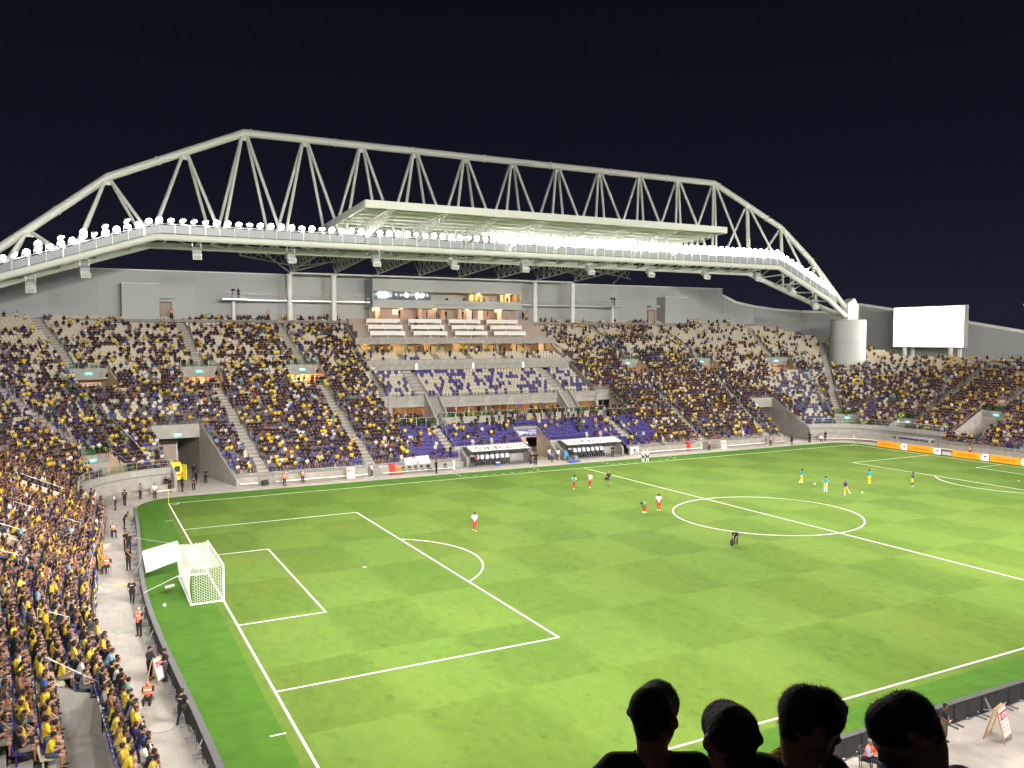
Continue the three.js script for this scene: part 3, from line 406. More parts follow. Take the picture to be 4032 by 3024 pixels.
// ------------------------------------------------------------------ centre block of the grandstand
const centre = thing('hospitality_block', 'concrete hospitality block with glazed lounge and boxes amid the grandstand', 'building');
{ const P = (n, geos, m) => part(n, geos, m, centre);
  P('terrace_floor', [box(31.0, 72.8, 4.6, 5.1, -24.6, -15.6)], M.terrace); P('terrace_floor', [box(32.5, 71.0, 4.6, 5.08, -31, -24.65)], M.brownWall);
  P('terrace_parapet', [box(37.4, 66.4, 3.6, 6.2, -15.95, -15.6)], M.concrete); P('terrace_edge', [box(31.3, 37.36, 3.6, 5.14, -15.95, -15.58)], M.concrete); P('terrace_edge', [box(66.44, 72.4, 3.6, 5.14, -15.95, -15.58)], M.concrete);
  for (const [a, b, y0, y1] of [[31.4, 37.3, 5.16, 6.3], [66.5, 72.4, 5.16, 6.3], [37.5, 66.3, 6.22, 6.85]]) { const n = Math.round((b - a) / 1.45); for (let i = 0; i < n; i++) { const x0 = lerp(a, b, i / n), x1 = lerp(a, b, (i + 0.96) / n); P('balustrade_pane', [box(x0, x1, y0, y1, -15.78, -15.765)], M.glassGreen); P('balustrade_clamp', [box(x0 - 0.05, x0 + 0.03, y0, y1 - 0.1, -15.75, -15.7)], M.galv); } P('hand_rail', [rod([a, y1 + 0.03, -15.77], [b, y1 + 0.03, -15.77], 0.03, 6)], M.galv); }
  // lintels over the lounge
  for (const [a, b, dy] of [[30.6, 33.2, 0.25], [33.5, 38.9, 0.2], [41.25, 62.6, 0], [64.85, 70.1, 0.05], [70.4, 73.3, 0.15]]) { P('lintel', [box(a, b, 6.95 + dy, 7.62 + dy, -24.8, -24.1)], M.concrete); P('lintel', [box(a, b, 7.66 + dy, 8.62 + dy, -24.8, -24.02)], M.concrete); P('hand_rail', [rod([a, 9.15 + dy, -24.2], [b, 9.15 + dy, -24.2], 0.03, 6), ...Array.from({ length: Math.max(2, Math.round((b - a) / 1.6)) }, (_, i, n = Math.max(2, Math.round((b - a) / 1.6))) => rod([lerp(a + 0.1, b - 0.1, i / (n - 1)), 8.6 + dy, -24.2], [lerp(a + 0.1, b - 0.1, i / (n - 1)), 9.15 + dy, -24.2], 0.02, 5))], M.galv); }
  for (const x of [33.35, 70.25]) P('pier', [box(x - 0.3, x + 0.3, 5, 8.9, -24.9, -23.9)], M.concrete);
  // lounge: glazing, mullions, inside walls
  const bays = [[33.7, 38.8, 5], [41.4, 62.5, 14], [64.9, 70.0, 4], [70.6, 73.1, 2], [30.8, 33.0, 2]];
  for (const [a, b, n] of bays) for (let i = 0; i < n; i++) { const x0 = lerp(a, b, i / n), x1 = lerp(a, b, (i + 1) / n); if (n === 14 && (i === 2 || i === 3 || i === 10)) continue; P('window_pane', [box(x0 + 0.05, x1 - 0.05, 5.12, 6.93, -24.6, -24.585)], M.glass); P('mullion', [box(x0 - 0.05, x0 + 0.05, 5.1, 6.94, -24.66, -24.5)], M.grey); }
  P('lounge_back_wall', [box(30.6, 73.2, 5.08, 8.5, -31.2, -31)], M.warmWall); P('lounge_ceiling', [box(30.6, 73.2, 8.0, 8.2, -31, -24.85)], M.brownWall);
  P('lounge_partition', [36.2, 40.3, 47, 55.5, 63.7, 70.3].map((x) => box(x - 0.1, x + 0.1, 5.1, 8, -31, -25.4)), M.warmWall);
  P('lounge_screen', [box(57.8, 59.6, 6.2, 7.3, -30.95, -30.9)], std(rgb(0.02, 0.03, 0.2), 0.3, { emissive: rgb(0.1, 0.15, 0.9), emissiveIntensity: 0.6 }));
  P('lounge_column', [44.6, 49.9, 58.9].map((x) => rod([x, 5.1, -25.3], [x, 8, -25.3], 0.18, 10)), M.whiteSlab);
  for (const [x, I] of [[32, 8], [35.2, 6], [37.7, 9], [43, 7], [48.5, 4], [53, 5], [57, 4], [61, 8], [67, 14], [71.8, 26]]) lampAt(centre, x, 7.9, -28, I, 0xffb469);
  // stairs from the seats to the terrace
  for (const x of [40.1, 63.7]) { const g = []; for (let i = 0; i < 12; i++) g.push(box(x - 0.9, x + 0.9, 4.6, 5.1 + 0.3 * (i + 1), -20.2 - 0.34 * (i + 1), -20.2 - 0.34 * i)); P('stair_flight', g, M.terrace); for (const e of [-1, 1]) P('stair_wall', [slab([[-19.9, 5.1], [-24.3, 5.1], [-24.3, 9.3], [-19.9, 5.75]], 'z', x + e * 1.05, 0.25)], M.concrete); }
  // VIP terraces, 7 rows
  for (let j = 0; j < 8; j++) P('terrace_step', [box(33.5, 70.1, 7 + 0.5 * j, 8.62 + 0.5 * j, -24.8 - 0.98 * (j + 1), -24.8 - 0.98 * j)], M.terrace);
  for (const x of [39.0, 63.6]) { const g = []; for (let j = 0; j < 8; j++) g.push(box(x - 0.75, x + 0.75, 8.62 + 0.5 * j, 8.87 + 0.5 * j, -24.8 - 0.98 * (j + 1), -24.8 - 0.98 * (j + 1) + 0.46)); P('aisle_stairs', g, M.apron); }
  P('balcony_band', [box(32.4, 46, 12.5, 13.3, -32.9, -32.5)], M.concrete); P('balcony_band', [box(46.02, 69.9, 12.5, 13.3, -32.9, -32.5)], M.concrete); for (const [a, b] of [[32.4, 40.9], [40.95, 51], [51.05, 60.6], [60.65, 69.9]]) P('balcony_band', [box(a, b, 13.34, 14.15, -32.9, -32.4)], M.concrete);
  for (const x of [40.8, 50.95, 60.5]) P('strip_lamp', [box(x - 0.11, x + 0.11, 12.6, 13.5, -32.36, -32.28)], std(rgb(0.8, 0.85, 0.82), 0.4, { emissive: rgb(0.8, 0.95, 0.9), emissiveIntensity: 1.0 }));
  for (let j = 0; j < 4; j++) P('terrace_step', [box(32.4, 69.9, 12.6, 13.75 + 0.35 * j, j === 3 ? -39 : -32.95 - 0.95 * (j + 1), -32.95 - 0.95 * j)], M.terrace);
  // hospitality boxes
  const nb = 13; for (let i = 0; i < nb; i++) { const x0 = lerp(32.6, 69.6, i / nb), x1 = lerp(32.6, 69.6, (i + 1) / nb); P('box_frame', [box(x0 - 0.09, x0 + 0.09, 14.8, 16.7, -38.4, -37.9)], i % 3 ? M.grey : M.concrete); P('window_pane', [box(x0 + 0.12, x1 - 0.12, 14.8, 16.65, -38.25, -38.235)], M.glass); if (i % 2) { P('box_partition', [box(x1 - 0.06, x1 + 0.06, 14.8, 16.9, -41.4, -38.4)], M.warmWall); } if (i % 2 === 0) lampAt(centre, (x0 + x1) / 2 + 0.6, 16.72, -40, 5.2, 0xffb878); P('picture_frame', [box((x0 + x1) / 2 - 0.2, (x0 + x1) / 2 + 0.25, 15.6, 16.3, -41.36, -41.3)], i % 2 ? M.rust : M.dark); }
  P('box_back_wall', [box(32.4, 69.8, 14.8, 17, -41.6, -41.4)], M.warmWall); P('box_ceiling', [box(32.4, 69.8, 16.8, 16.95, -41.4, -38.5)], M.white);
  P('roof_slab', [box(32.2, 51, 16.7, 17.75, -38.6, -37.5)], M.concrete); P('roof_slab', [box(51.03, 69.9, 16.7, 17.75, -38.6, -37.5)], M.concrete); P('awning', [box(48, 55.2, 16.95, 17.02, -37.5, -36.7)], M.white);
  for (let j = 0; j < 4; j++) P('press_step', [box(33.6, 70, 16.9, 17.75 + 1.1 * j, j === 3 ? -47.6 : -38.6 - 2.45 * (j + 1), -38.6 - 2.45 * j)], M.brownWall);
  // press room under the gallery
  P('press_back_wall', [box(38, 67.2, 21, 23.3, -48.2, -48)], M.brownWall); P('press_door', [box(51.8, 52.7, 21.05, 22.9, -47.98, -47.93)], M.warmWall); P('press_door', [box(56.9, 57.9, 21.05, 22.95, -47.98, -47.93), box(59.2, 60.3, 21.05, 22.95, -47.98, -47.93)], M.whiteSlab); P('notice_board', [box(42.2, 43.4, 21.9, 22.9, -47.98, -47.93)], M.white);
  P('round_column', [38.9, 46.9, 54.7, 62.9].map((x) => rod([x, 20.9, -46.4], [x, 23, -46.4], 0.45, 18)), M.warmWall);
  for (const x of [38.0, 39.0, 61.9, 62.9]) { const l = new THREE.PointLight(0xffb066, 9, 0, 2); l.position.set(x, 22.75, -45.75); l.castShadow = true; l.shadow.radius = 5; centre.add(l); P('wall_lamp', [rod([x, 22.6, -45.85], [x, 22.9, -45.85], 0.09, 8)], warmLamp); }
  for (const x of [43.5, 50, 56.5]) lampAt(centre, x, 22.92, -46.9, 3.4, 0xffc48a);
}
const gallery = thing('press_gallery', 'pale boxy press gallery with a long window band above the desks', 'press gallery');
{ const P = (n, geos, m) => part(n, geos, m, gallery);
  P('lower_band', [box(37.8, 67.3, 23.0, 24.45, -53, -45.5)], M.panel); P('upper_band', [box(37.8, 67.3, 25.95, 28.1, -53, -45.5)], M.panel); P('end_wall', [box(37.8, 38.0, 24.45, 25.95, -53, -45.7)], M.panel); P('end_wall', [box(67.1, 67.3, 24.45, 25.95, -53, -45.7)], M.panel);
  P('back_wall', [box(38, 67.1, 24.45, 25.95, -50.2, -50)], M.panelB); P('studio_wall', [box(57.6, 60.4, 24.5, 25.9, -48.6, -48.5)], M.warmWall); P('studio_wall', [box(64.2, 66.4, 24.5, 25.9, -48.6, -48.5)], M.warmWall); P('dark_wall', [box(44.3, 48.6, 24.5, 25.9, -48.6, -48.5)], std(rgb(0.12, 0.10, 0.12), 0.7));
  for (let i = 0; i < 6; i++) P('window_pane', [box(38.2 + i * 1.75, 38.2 + i * 1.75 + 1.7, 24.47, 25.93, -45.66, -45.645)], new THREE.MeshPhysicalMaterial({ color: rgb(0.25, 0.3, 0.32), roughness: 0.03, transmission: 0.6, thickness: 0, ior: 1.6 })); for (const [a, b] of [[56.9, 58.2], [63.6, 64.4], [66.2, 67]]) P('window_pane', [box(a, b, 24.47, 25.93, -45.66, -45.645)], M.glassGreen);
  for (const x of [48.75, 57.5, 60.6, 63.6, 66.3]) P('mullion', [box(x - 0.1, x + 0.1, 24.45, 25.95, -45.8, -45.6)], M.grey);
  P('cable_tray', [box(49.2, 57.4, 23.62, 23.76, -45.49, -45.3)], M.grey);
  for (const [x, y] of [[52, 24.55], [55.5, 24.6]]) P('monitor', [box(x - 0.3, x + 0.3, y, y + 0.4, -46, -45.9)], M.black);
  lampAt(gallery, 59, 25.88, -47.4, 16, 0xffb060); lampAt(gallery, 65.2, 25.88, -47.4, 16, 0xffb060); lampAt(gallery, 46, 25.88, -47.6, 3, 0xffe8e0);
  P('roof_rail', [rod([38.5, 29.15, -46], [66.8, 28.95, -46], 0.035, 5), rod([38.5, 28.6, -46], [66.8, 28.5, -46], 0.03, 5), ...[38.5, 42, 46, 50, 54, 58, 62, 66.8].map((x) => rod([x, 28.05, -46], [x, 29.1, -46], 0.04, 5))], M.rust);
  P('door', [box(37.68, 37.76, 24.2, 26.0, -51.9, -50.9)], M.black);
}
// press desks
for (let j = 0; j < 3; j++) [[36.2, 42.35], [43.9, 50.15], [51.6, 57.9], [59.25, 65.7]].forEach(([a, b], i) => { const dx = [-0.9, -0.45, 0][j], z = -39.3 - 2.45 * j, y = 17.75 + 1.1 * j; const o = thing('press_desk', 'long white press desk on the steps below the press gallery', 'desk', [dx, 0, 0], 0, 'white press desks in rows'); part('front_panel', [box(a, b, y + 0.42, y + 1.12, z - 0.06, z)], M.whiteSlab, o); part('desk_top', [box(a, b, y + 1.06, y + 1.1, z - 0.7, z - 0.07)], M.white, o); part('leg', [a + 0.05, (a + b) / 2, b - 0.05].map((x) => box(x - 0.05, x + 0.05, y, y + 0.42, z - 0.06, z)), M.whiteSlab, o); });
// columns, beam and the lattice girders behind the truss
const COLS = [23.6, 31.05, 70.4, 78.9];
COLS.forEach((x, i) => { const o = thing('round_column', 'round white column ' + ['on the outer side of the camera walkway by the aisle', 'beside the press gallery under the lattice roof', 'rising next to the glazed end of the press gallery', 'carrying the last lattice girder past the press gallery'][i], 'column', [x, 0, -46]); part('shaft', [rod([0, 20.7, 0], [0, 28.2, 0], 0.46, 24)], M.whiteSlab, o); part('capital', [rod([0, 28.2, 0], [0, 28.45, 0], 0.55, 20)], M.steel, o); });
const frame = thing('roof_girder_frame', 'pale lattice girders between the columns and the truss', 'girder frame');
part('tie_beam', [rod([23.6, 28.6, -46], [79, 28.6, -46], 0.16, 8)], M.steel, frame);
function lattice(parent, a, b, c, d, n, r, name) { // warren girder between chord a-b (upper) and c-d (lower)
  const A = V(...a), B = V(...b), Cc = V(...c), D = V(...d); part('girder_chord', [rod(A, B, r, 8)], M.steel, parent); part('girder_chord', [rod(Cc, D, r, 8)], M.steel, parent); const g = []; for (let i = 0; i < n; i++) { const u = A.clone().lerp(B, i / n), l = Cc.clone().lerp(D, (i + 0.5) / n), u2 = A.clone().lerp(B, (i + 1) / n); g.push(rod(u, l, r * 0.55, 6), rod(l, u2, r * 0.55, 6)); } part('girder_web', g, M.steel, parent); }
for (const x of [23.6, 31.05, 38.6, 46.3, 54.1, 62, 70.4, 78.9]) { lattice(frame, [x - 0.6, 31.6, -46], [x - 0.6, 31.2, -26], [x, 28.7, -46], [x, 30.0, -26], 9, 0.11); lattice(frame, [x + 0.9, 31.6, -46], [x + 0.9, 31.2, -26], [x, 28.7, -45.9], [x + 0.2, 30.0, -26.1], 9, 0.09); }
for (const [x0, x1] of [[14.5, 23.6], [79, 88.5], [31, 23.6], [70.4, 79]]) { lattice(frame, [x0, 31.0, -40], [x1, 31.3, -40], [x0, 30.6, -40], [x1, 29.2, -40], 6, 0.1); part('girder_brace', [rod([x0, 30.5, -26], [x1, 28.7, -45.8], 0.1, 8)], M.steel, frame); }
for (const z of [-30, -35, -40, -45]) part('purlin', [rod([23, 31.7, z], [80, 31.7, z], 0.1, 6)], M.steel, frame);
// canopy in front of the truss
const canopy = thing('canopy_roof', 'flat white canopy with ribbed soffit on lattice cantilevers', 'roof');
{ const x0 = 23.5, x1 = 80.8, zf = -4, zb = -27, yf = 34.1, yb = 33.2; const yz = (z) => lerp(yf, yb, (zf - z) / (zf - zb));
  const wedge = (xa, xb, dy0, dy1) => poly([xa, yz(zf) + dy0, zf, xb, yz(zf) + dy0, zf, xb, yz(zb) + dy0, zb, xa, yz(zb) + dy0, zb, xa, yz(zf) + dy1, zf, xb, yz(zf) + dy1, zf, xb, yz(zb) + dy1, zb, xa, yz(zb) + dy1, zb], [0, 2, 1, 0, 3, 2, 4, 5, 6, 4, 6, 7, 0, 1, 5, 0, 5, 4, 1, 2, 6, 1, 6, 5, 2, 3, 7, 2, 7, 6, 3, 0, 4, 3, 4, 7]);
  part('deck', [wedge(x0 + 0.1, x1 - 0.1, 0.28, 0.36)], M.soffit, canopy);
  for (let i = 0; i < 130; i++) { const x = x0 + 0.35 + i * 0.44; part('soffit_rib', wedge(x - 0.09, x + 0.09, 0.14, 0.278), M.soffit, canopy); }
  for (let i = 0; i < 9; i++) { const z = zf - 1.2 - i * 2.6; part('purlin', [box(x0 + 0.3, x1 - 0.3, yz(z) - 0.16, yz(z) + 0.135, z - 0.07, z + 0.07)], M.soffit, canopy); }
  part('fascia', [box(x0, x1, yf - 0.45, yf + 0.5, zf, zf + 0.14)], M.steel, canopy);
  for (const x of [x0, x1]) part('fascia', [slab([[zb, yb - 0.4], [zf, yf - 0.45], [zf, yf + 0.5], [zb, yb + 0.5]], 'z', x, 0.14)], M.steel, canopy);
  for (let i = 0; i < 8; i++) { const x = lerp(27.4, 79.6, i / 7); for (const e of [-0.35, 0.35]) { const A = [x + e, yz(-4.6) - 0.2, -4.6], B = [x + e, yz(-15) - 0.3, -15], Cc = [x, yz(-4.6) - 0.6, -4.7], D = [x, 31.3, -15.6]; lattice(canopy, A, B, Cc, D, 8, 0.075); } part('cantilever_strut', [rod([x, 31.3, -15.6], [x, yz(-17) - 0.2, -17.6], 0.13, 8), rod([x, 30.6, -16.2], [x, yz(-15) - 0.2, -15], 0.12, 8), rod([x, 30.7, -16.6], [x, yz(-23) - 0.2, -23], 0.22, 10), rod([x, 31.3, -15.6], [x + 1.2, yz(-12.5) - 0.2, -12.5], 0.07, 6)], M.steel, canopy); }
}
// hanging loudspeakers
[[-12.9, 24.0], [-7.2, 25.9], ...Array.from({ length: 9 }, (_, i) => [5.5 + i * 11.76, 28.55]), [108.2, 26.4], [114.5, 23.8]].forEach(([x, y], i) => { const c = along(chordF, x); const o = thing('loudspeaker', 'white loudspeaker horn hanging under the lower chord of the truss', 'loudspeaker', [x, y - 0.1, c.z + 0.1], i % 2 ? 0.15 : -0.1, 'loudspeakers hung under the truss'); part('yoke', [rod([-0.5, 0, 0], [-0.5, c.y - y - 0.3, 0], 0.05, 6), rod([0.5, 0, 0], [0.5, c.y - y - 0.3, 0], 0.05, 6), rod([-0.5, c.y - y - 0.35, 0], [0.5, c.y - y - 0.35, 0], 0.05, 6)], M.galv, o);
  part('cabinet', [turned(new THREE.BoxGeometry(1.05, 0.85, 0.9), 0, 0, 0.2, -0.2, 0.5)], M.panelB, o); part('horn', [turned(new THREE.BoxGeometry(1.05, 0.62, 0.55), 0, 0.05, -0.45, 0.25, 0.35)], M.white, o); part('grille', [turned(new THREE.BoxGeometry(0.9, 0.5, 0.04), 0, 0.05, -0.55, 0.52, 0.35)], M.panel, o); });
// camera walkways on the rear wall
for (const [x0, x1, xp, l] of [[13.2, 37.6, 14.6, 'camera walkway with railings between the stair block and the press gallery'], [67.5, 91, 88.8, 'camera walkway with railings past the last round column']]) { const o = thing('camera_walkway', l, 'walkway'); part('deck', [box(x0, x1, 23.9, 24.08, -47.2, -46.3)], M.galv, o); part('platform', [box(xp - 2, xp + 2, 23.92, 24.1, -47.4, -44.2)], M.galv, o); part('post', [rod([xp, 20.7, -46.6], [xp, 23.9, -46.6], 0.28, 12)], M.whiteSlab, o); const g = []; for (const h of [0.5, 1.0]) g.push(rod([x0, 24.05 + h, -46.35], [x1, 24.05 + h, -46.35], 0.025, 5), rod([xp - 2, 24.1 + h, -44.25], [xp + 2, 24.1 + h, -44.25], 0.025, 5)); for (let x = x0; x <= x1; x += 1.5) g.push(rod([x, 24, -46.35], [x, 25.05, -46.35], 0.025, 5)); for (const x of [xp - 2, xp - 1, xp, xp + 1, xp + 2]) g.push(rod([x, 24, -44.25], [x, 25.1, -44.25], 0.025, 5)); part('hand_rail', g, M.galv, o); }
// video screen
{ const o = thing('video_screen', 'big glaring white video screen on two pairs of posts', 'video screen', [137, 19.65, -10.55], -Math.PI / 2); part('cabinet', [box(-7.6, 7.6, -3.95, 3.95, -1.1, -0.06)], M.panelB, o); part('frame', [box(-7.6, 7.6, 3.82, 3.95, -0.06, 0.06), box(-7.6, 7.6, -3.95, -3.82, -0.06, 0.06), box(-7.6, -7.48, -3.82, 3.82, -0.06, 0.06), box(7.48, 7.6, -3.82, 3.82, -0.06, 0.06)], M.warmWall, o);
  part('screen_face', [box(-7.47, 7.47, -3.81, 3.81, -0.05, 0)], std(rgb(0.9, 0.9, 0.85), 0.5, { emissive: rgb(1, 0.985, 0.94), emissiveIntensity: 1.6 }), o); for (const x of [-5, 4.8]) part('post', [box(x - 0.28, x + 0.28, -7, -3.95, -0.4, 0)], M.white, o); for (const x of [-4.4, 5.6]) part('post', [box(x - 0.28, x + 0.28, -6, -3.95, -1.9, -1.5)], M.white, o);
  const l = new THREE.RectAreaLight(0xfff6e0, 5, 14.9, 7.6); l.position.set(0, 0, 0.08); l.lookAt(0, 0, 10); o.add(l); l.rotation.set(0, Math.PI, 0); }
{ const o = thing('street_lamp', 'small far-off street lamp beyond the wall beside the video screen', 'lamp', [230, 0, -48]); part('mast', [rod([0, 0, 0], [0, 26.5, 0], 0.15, 6)], M.dark, o); part('lamp_globe', [(() => { const g = new THREE.SphereGeometry(0.5, 10, 8); g.translate(0, 26.8, 0); return g; })()], warmLamp, o); }
// ------------------------------------------------------------------ bodies: one smooth surface from tapered bones
const R2 = rng(77);
function netMesh(f, lo, hi, h) { // naive surface nets on a grid; returns indexed positions
  const n = [0, 1, 2].map((i) => Math.ceil((hi[i] - lo[i]) / h) + 1), [nx, ny, nz] = n, val = new Float32Array(nx * ny * nz), id = (i, j, k) => (k * ny + j) * nx + i;
  for (let k = 0; k < nz; k++) for (let j = 0; j < ny; j++) for (let i = 0; i < nx; i++) val[id(i, j, k)] = f(lo[0] + i * h, lo[1] + j * h, lo[2] + k * h);
  const vi = new Int32Array(nx * ny * nz).fill(-1), pos = [], idx = [];
  for (let k = 0; k < nz - 1; k++) for (let j = 0; j < ny - 1; j++) for (let i = 0; i < nx - 1; i++) {
    let c = 0, px = 0, py = 0, pz = 0, m = 0; const v = []; for (let q = 0; q < 8; q++) { const a = val[id(i + (q & 1), j + ((q >> 1) & 1), k + (q >> 2))]; v.push(a); if (a < 0) m |= 1 << q; }
    if (m === 0 || m === 255) continue;
    for (let a = 0; a < 8; a++) for (const e of [1, 2, 4]) { const b = a | e; if (b === a || ((m >> a) & 1) === ((m >> b) & 1)) continue; const t = v[a] / (v[a] - v[b]); px += (a & 1) + (e === 1 ? t : 0); py += ((a >> 1) & 1) + (e === 2 ? t : 0); pz += (a >> 2) + (e === 4 ? t : 0); c++; }
    vi[id(i, j, k)] = pos.length / 3; pos.push(lo[0] + (i + px / c) * h, lo[1] + (j + py / c) * h, lo[2] + (k + pz / c) * h);
  }
  const quad = (a, b, c, d, fl) => { if (a < 0 || b < 0 || c < 0 || d < 0) return; fl ? idx.push(a, b, c, a, c, d) : idx.push(a, c, b, a, d, c); };
  for (let k = 1; k < nz - 1; k++) for (let j = 1; j < ny - 1; j++) for (let i = 1; i < nx - 1; i++) { const a = val[id(i, j, k)] < 0;
    if (a !== val[id(i + 1, j, k)] < 0) quad(vi[id(i, j - 1, k - 1)], vi[id(i, j, k - 1)], vi[id(i, j, k)], vi[id(i, j - 1, k)], a);
    if (a !== val[id(i, j + 1, k)] < 0) quad(vi[id(i - 1, j, k - 1)], vi[id(i - 1, j, k)], vi[id(i, j, k)], vi[id(i, j, k - 1)], a);
    if (a !== val[id(i, j, k + 1)] < 0) quad(vi[id(i - 1, j - 1, k)], vi[id(i, j - 1, k)], vi[id(i, j, k)], vi[id(i - 1, j, k)], a); }
  return { pos, idx };
}
function boneDist(b, x, y, z) { const pax = x - b.a[0], pay = y - b.a[1], paz = z - b.a[2], t = clamp((pax * b.d[0] + pay * b.d[1] + paz * b.d[2]) / b.l2, 0, 1), ex = pax - b.d[0] * t, ey = pay - b.d[1] * t, ez = (paz - b.d[2] * t) * (b.fz || 1); return Math.sqrt(ex * ex + ey * ey + ez * ez) - lerp(b.ra, b.rb, t); }
const MASS = []; const SK = 1, SHIRT = 2, PANTS = 3, SHOE = 4, HAIR = 5;
// a pose: all joints, facing +z, standing on y = 0 (or sitting with the seat at y = 0.45)
function pose(o = {}) {
  const sit = o.sit, lean = o.lean || 0, twist = o.twist || 0, hipY = sit ? 0.55 : (o.hipY ?? 0.94), hz = sit ? 0.0 : (o.hipZ ?? 0), sl = Math.sin(lean), cl = Math.cos(lean), st = Math.sin(twist), ct = Math.cos(twist);
  const up = (u, f = 0, s = 0) => { const X = s * ct + f * st, F = -s * st + f * ct; return [X, hipY + u * cl - F * sl, hz + u * sl + F * cl]; };
  const j = { hip: up(0), belly: up(0.2), chest: up(0.36), neck: up(0.53, -0.01), head: up(0.68 + (o.headU || 0), 0.03 + (o.headF || 0)), shL: up(0.46, 0, 0.185), shR: up(0.46, 0, -0.185) };
  const nod = lean * 0.5 + (o.nod || 0), yaw = twist + (o.look || 0); j.hf = [Math.sin(yaw) * Math.cos(nod), -Math.sin(nod), Math.cos(yaw) * Math.cos(nod)]; j.hu = [Math.sin(yaw) * Math.sin(nod), Math.cos(nod), Math.cos(yaw) * Math.sin(nod)];
  const leg = (s, L = {}) => { const hip = [s * 0.095, hipY - 0.02, hz]; if (sit) { const kx = s * (L.spread ?? 0.15), kz = (L.kz ?? 0.44), ky = L.ky ?? 0.5; return [hip, [kx, ky, kz], [kx + s * (L.fx ?? 0.0), 0.09, (L.fz ?? 0.42)]]; } const kn = L.knee || [s * 0.105, 0.5, 0.03], an = L.ankle || [s * 0.11, 0.09, -0.01]; return [hip, kn, an]; };
  j.legL = leg(1, o.legL); j.legR = leg(-1, o.legR);
  const arm = (s, A) => { const sh = s > 0 ? j.shL : j.shR, e = A ? up(A.e[0], A.e[1], s * A.e[2]) : up(0.2, -0.04, s * 0.245), h = A ? up(A.h[0], A.h[1], s * A.h[2]) : up(-0.04, 0.05, s * 0.25); return [sh, e, h]; };
  j.armL = arm(1, o.armL); j.armR = arm(-1, o.armR); j.o = o; return j;
}
function personBones(j) {
  const B = [], ex = j.o.fat || 1, add = (a, b, ra, rb, reg, fz) => { const d = [b[0] - a[0], b[1] - a[1], b[2] - a[2]]; B.push({ a, b, d, l2: Math.max(1e-6, d[0] ** 2 + d[1] ** 2 + d[2] ** 2), ra, rb, reg, fz }); };
  const mid = (a, b, t) => a.map((v, i) => lerp(v, b[i], t)), off = (p, dx, dy = 0, dz = 0) => [p[0] + dx, p[1] + dy, p[2] + dz], sgn = (p) => Math.sign(p[0]) || 1;
  const tx = (j.shL[0] - j.shR[0]) / 0.37, tz = (j.shL[2] - j.shR[2]) / 0.37, side = (p, s) => [p[0] + tx * s, p[1], p[2] + tz * s];
  add(side(j.hip, 0.065), side(j.hip, -0.065), 0.115 * ex, 0.115 * ex, PANTS); add(j.hip, j.belly, 0.125 * ex, 0.125 * ex, SHIRT); add(side(j.belly, 0.05), side(j.chest, 0.08), 0.11 * ex, 0.115, SHIRT); add(side(j.belly, -0.05), side(j.chest, -0.08), 0.11 * ex, 0.115, SHIRT); add(side(j.chest, 0.1), side(j.chest, -0.1), 0.105, 0.105, SHIRT);
  add(mid(j.shL, j.shR, 0.12), mid(j.shL, j.shR, 0.88), 0.07, 0.07, SHIRT); add(j.neck, mid(j.neck, j.head, 0.6), 0.058, 0.054, SK);
  const h = j.head, hf = j.hf, hu = j.hu, H = (u, f) => [h[0] + hu[0] * u + hf[0] * f, h[1] + hu[1] * u + hf[1] * f, h[2] + hu[2] * u + hf[2] * f];
  add(H(0.045, -0.025), H(0.02, 0.02), 0.092, 0.088, SK); add(H(0.0, 0.02), H(-0.075, 0.04), 0.076, 0.05, SK); add(H(0.0, 0.09), H(-0.03, 0.112), 0.012, 0.016, SK);
  for (const A of [j.armL, j.armR]) { add(A[0], mid(A[0], A[1], 0.62), 0.062, 0.05, SHIRT); add(mid(A[0], A[1], 0.6), A[1], 0.044, 0.04, j.o.longSleeve ? SHIRT : SK); add(A[1], A[2], 0.042, 0.03, j.o.longSleeve ? SHIRT : SK); const d = mid(A[1], A[2], 1.34); add(A[2], d, 0.033, 0.03, SK); }
  for (const L of [j.legL, j.legR]) { const sh = j.o.shorts, s = sgn(L[0]); add(L[0], mid(L[0], L[1], 0.75), 0.098 * ex, 0.07, PANTS); add(mid(L[0], L[1], 0.7), L[1], 0.07, 0.056, sh ? SK : PANTS); add(L[1], mid(L[1], L[2], 0.4), 0.058, 0.056, j.o.socks ? 6 : sh ? SK : PANTS); add(mid(L[1], L[2], 0.4), L[2], 0.054, sh ? 0.036 : 0.046, j.o.socks ? 6 : sh ? SK : PANTS); add(off(L[2], 0, -0.045, -0.03), off(L[2], s * 0.03, -0.05, 0.15), 0.043, 0.038, SHOE); }
  return B;
}
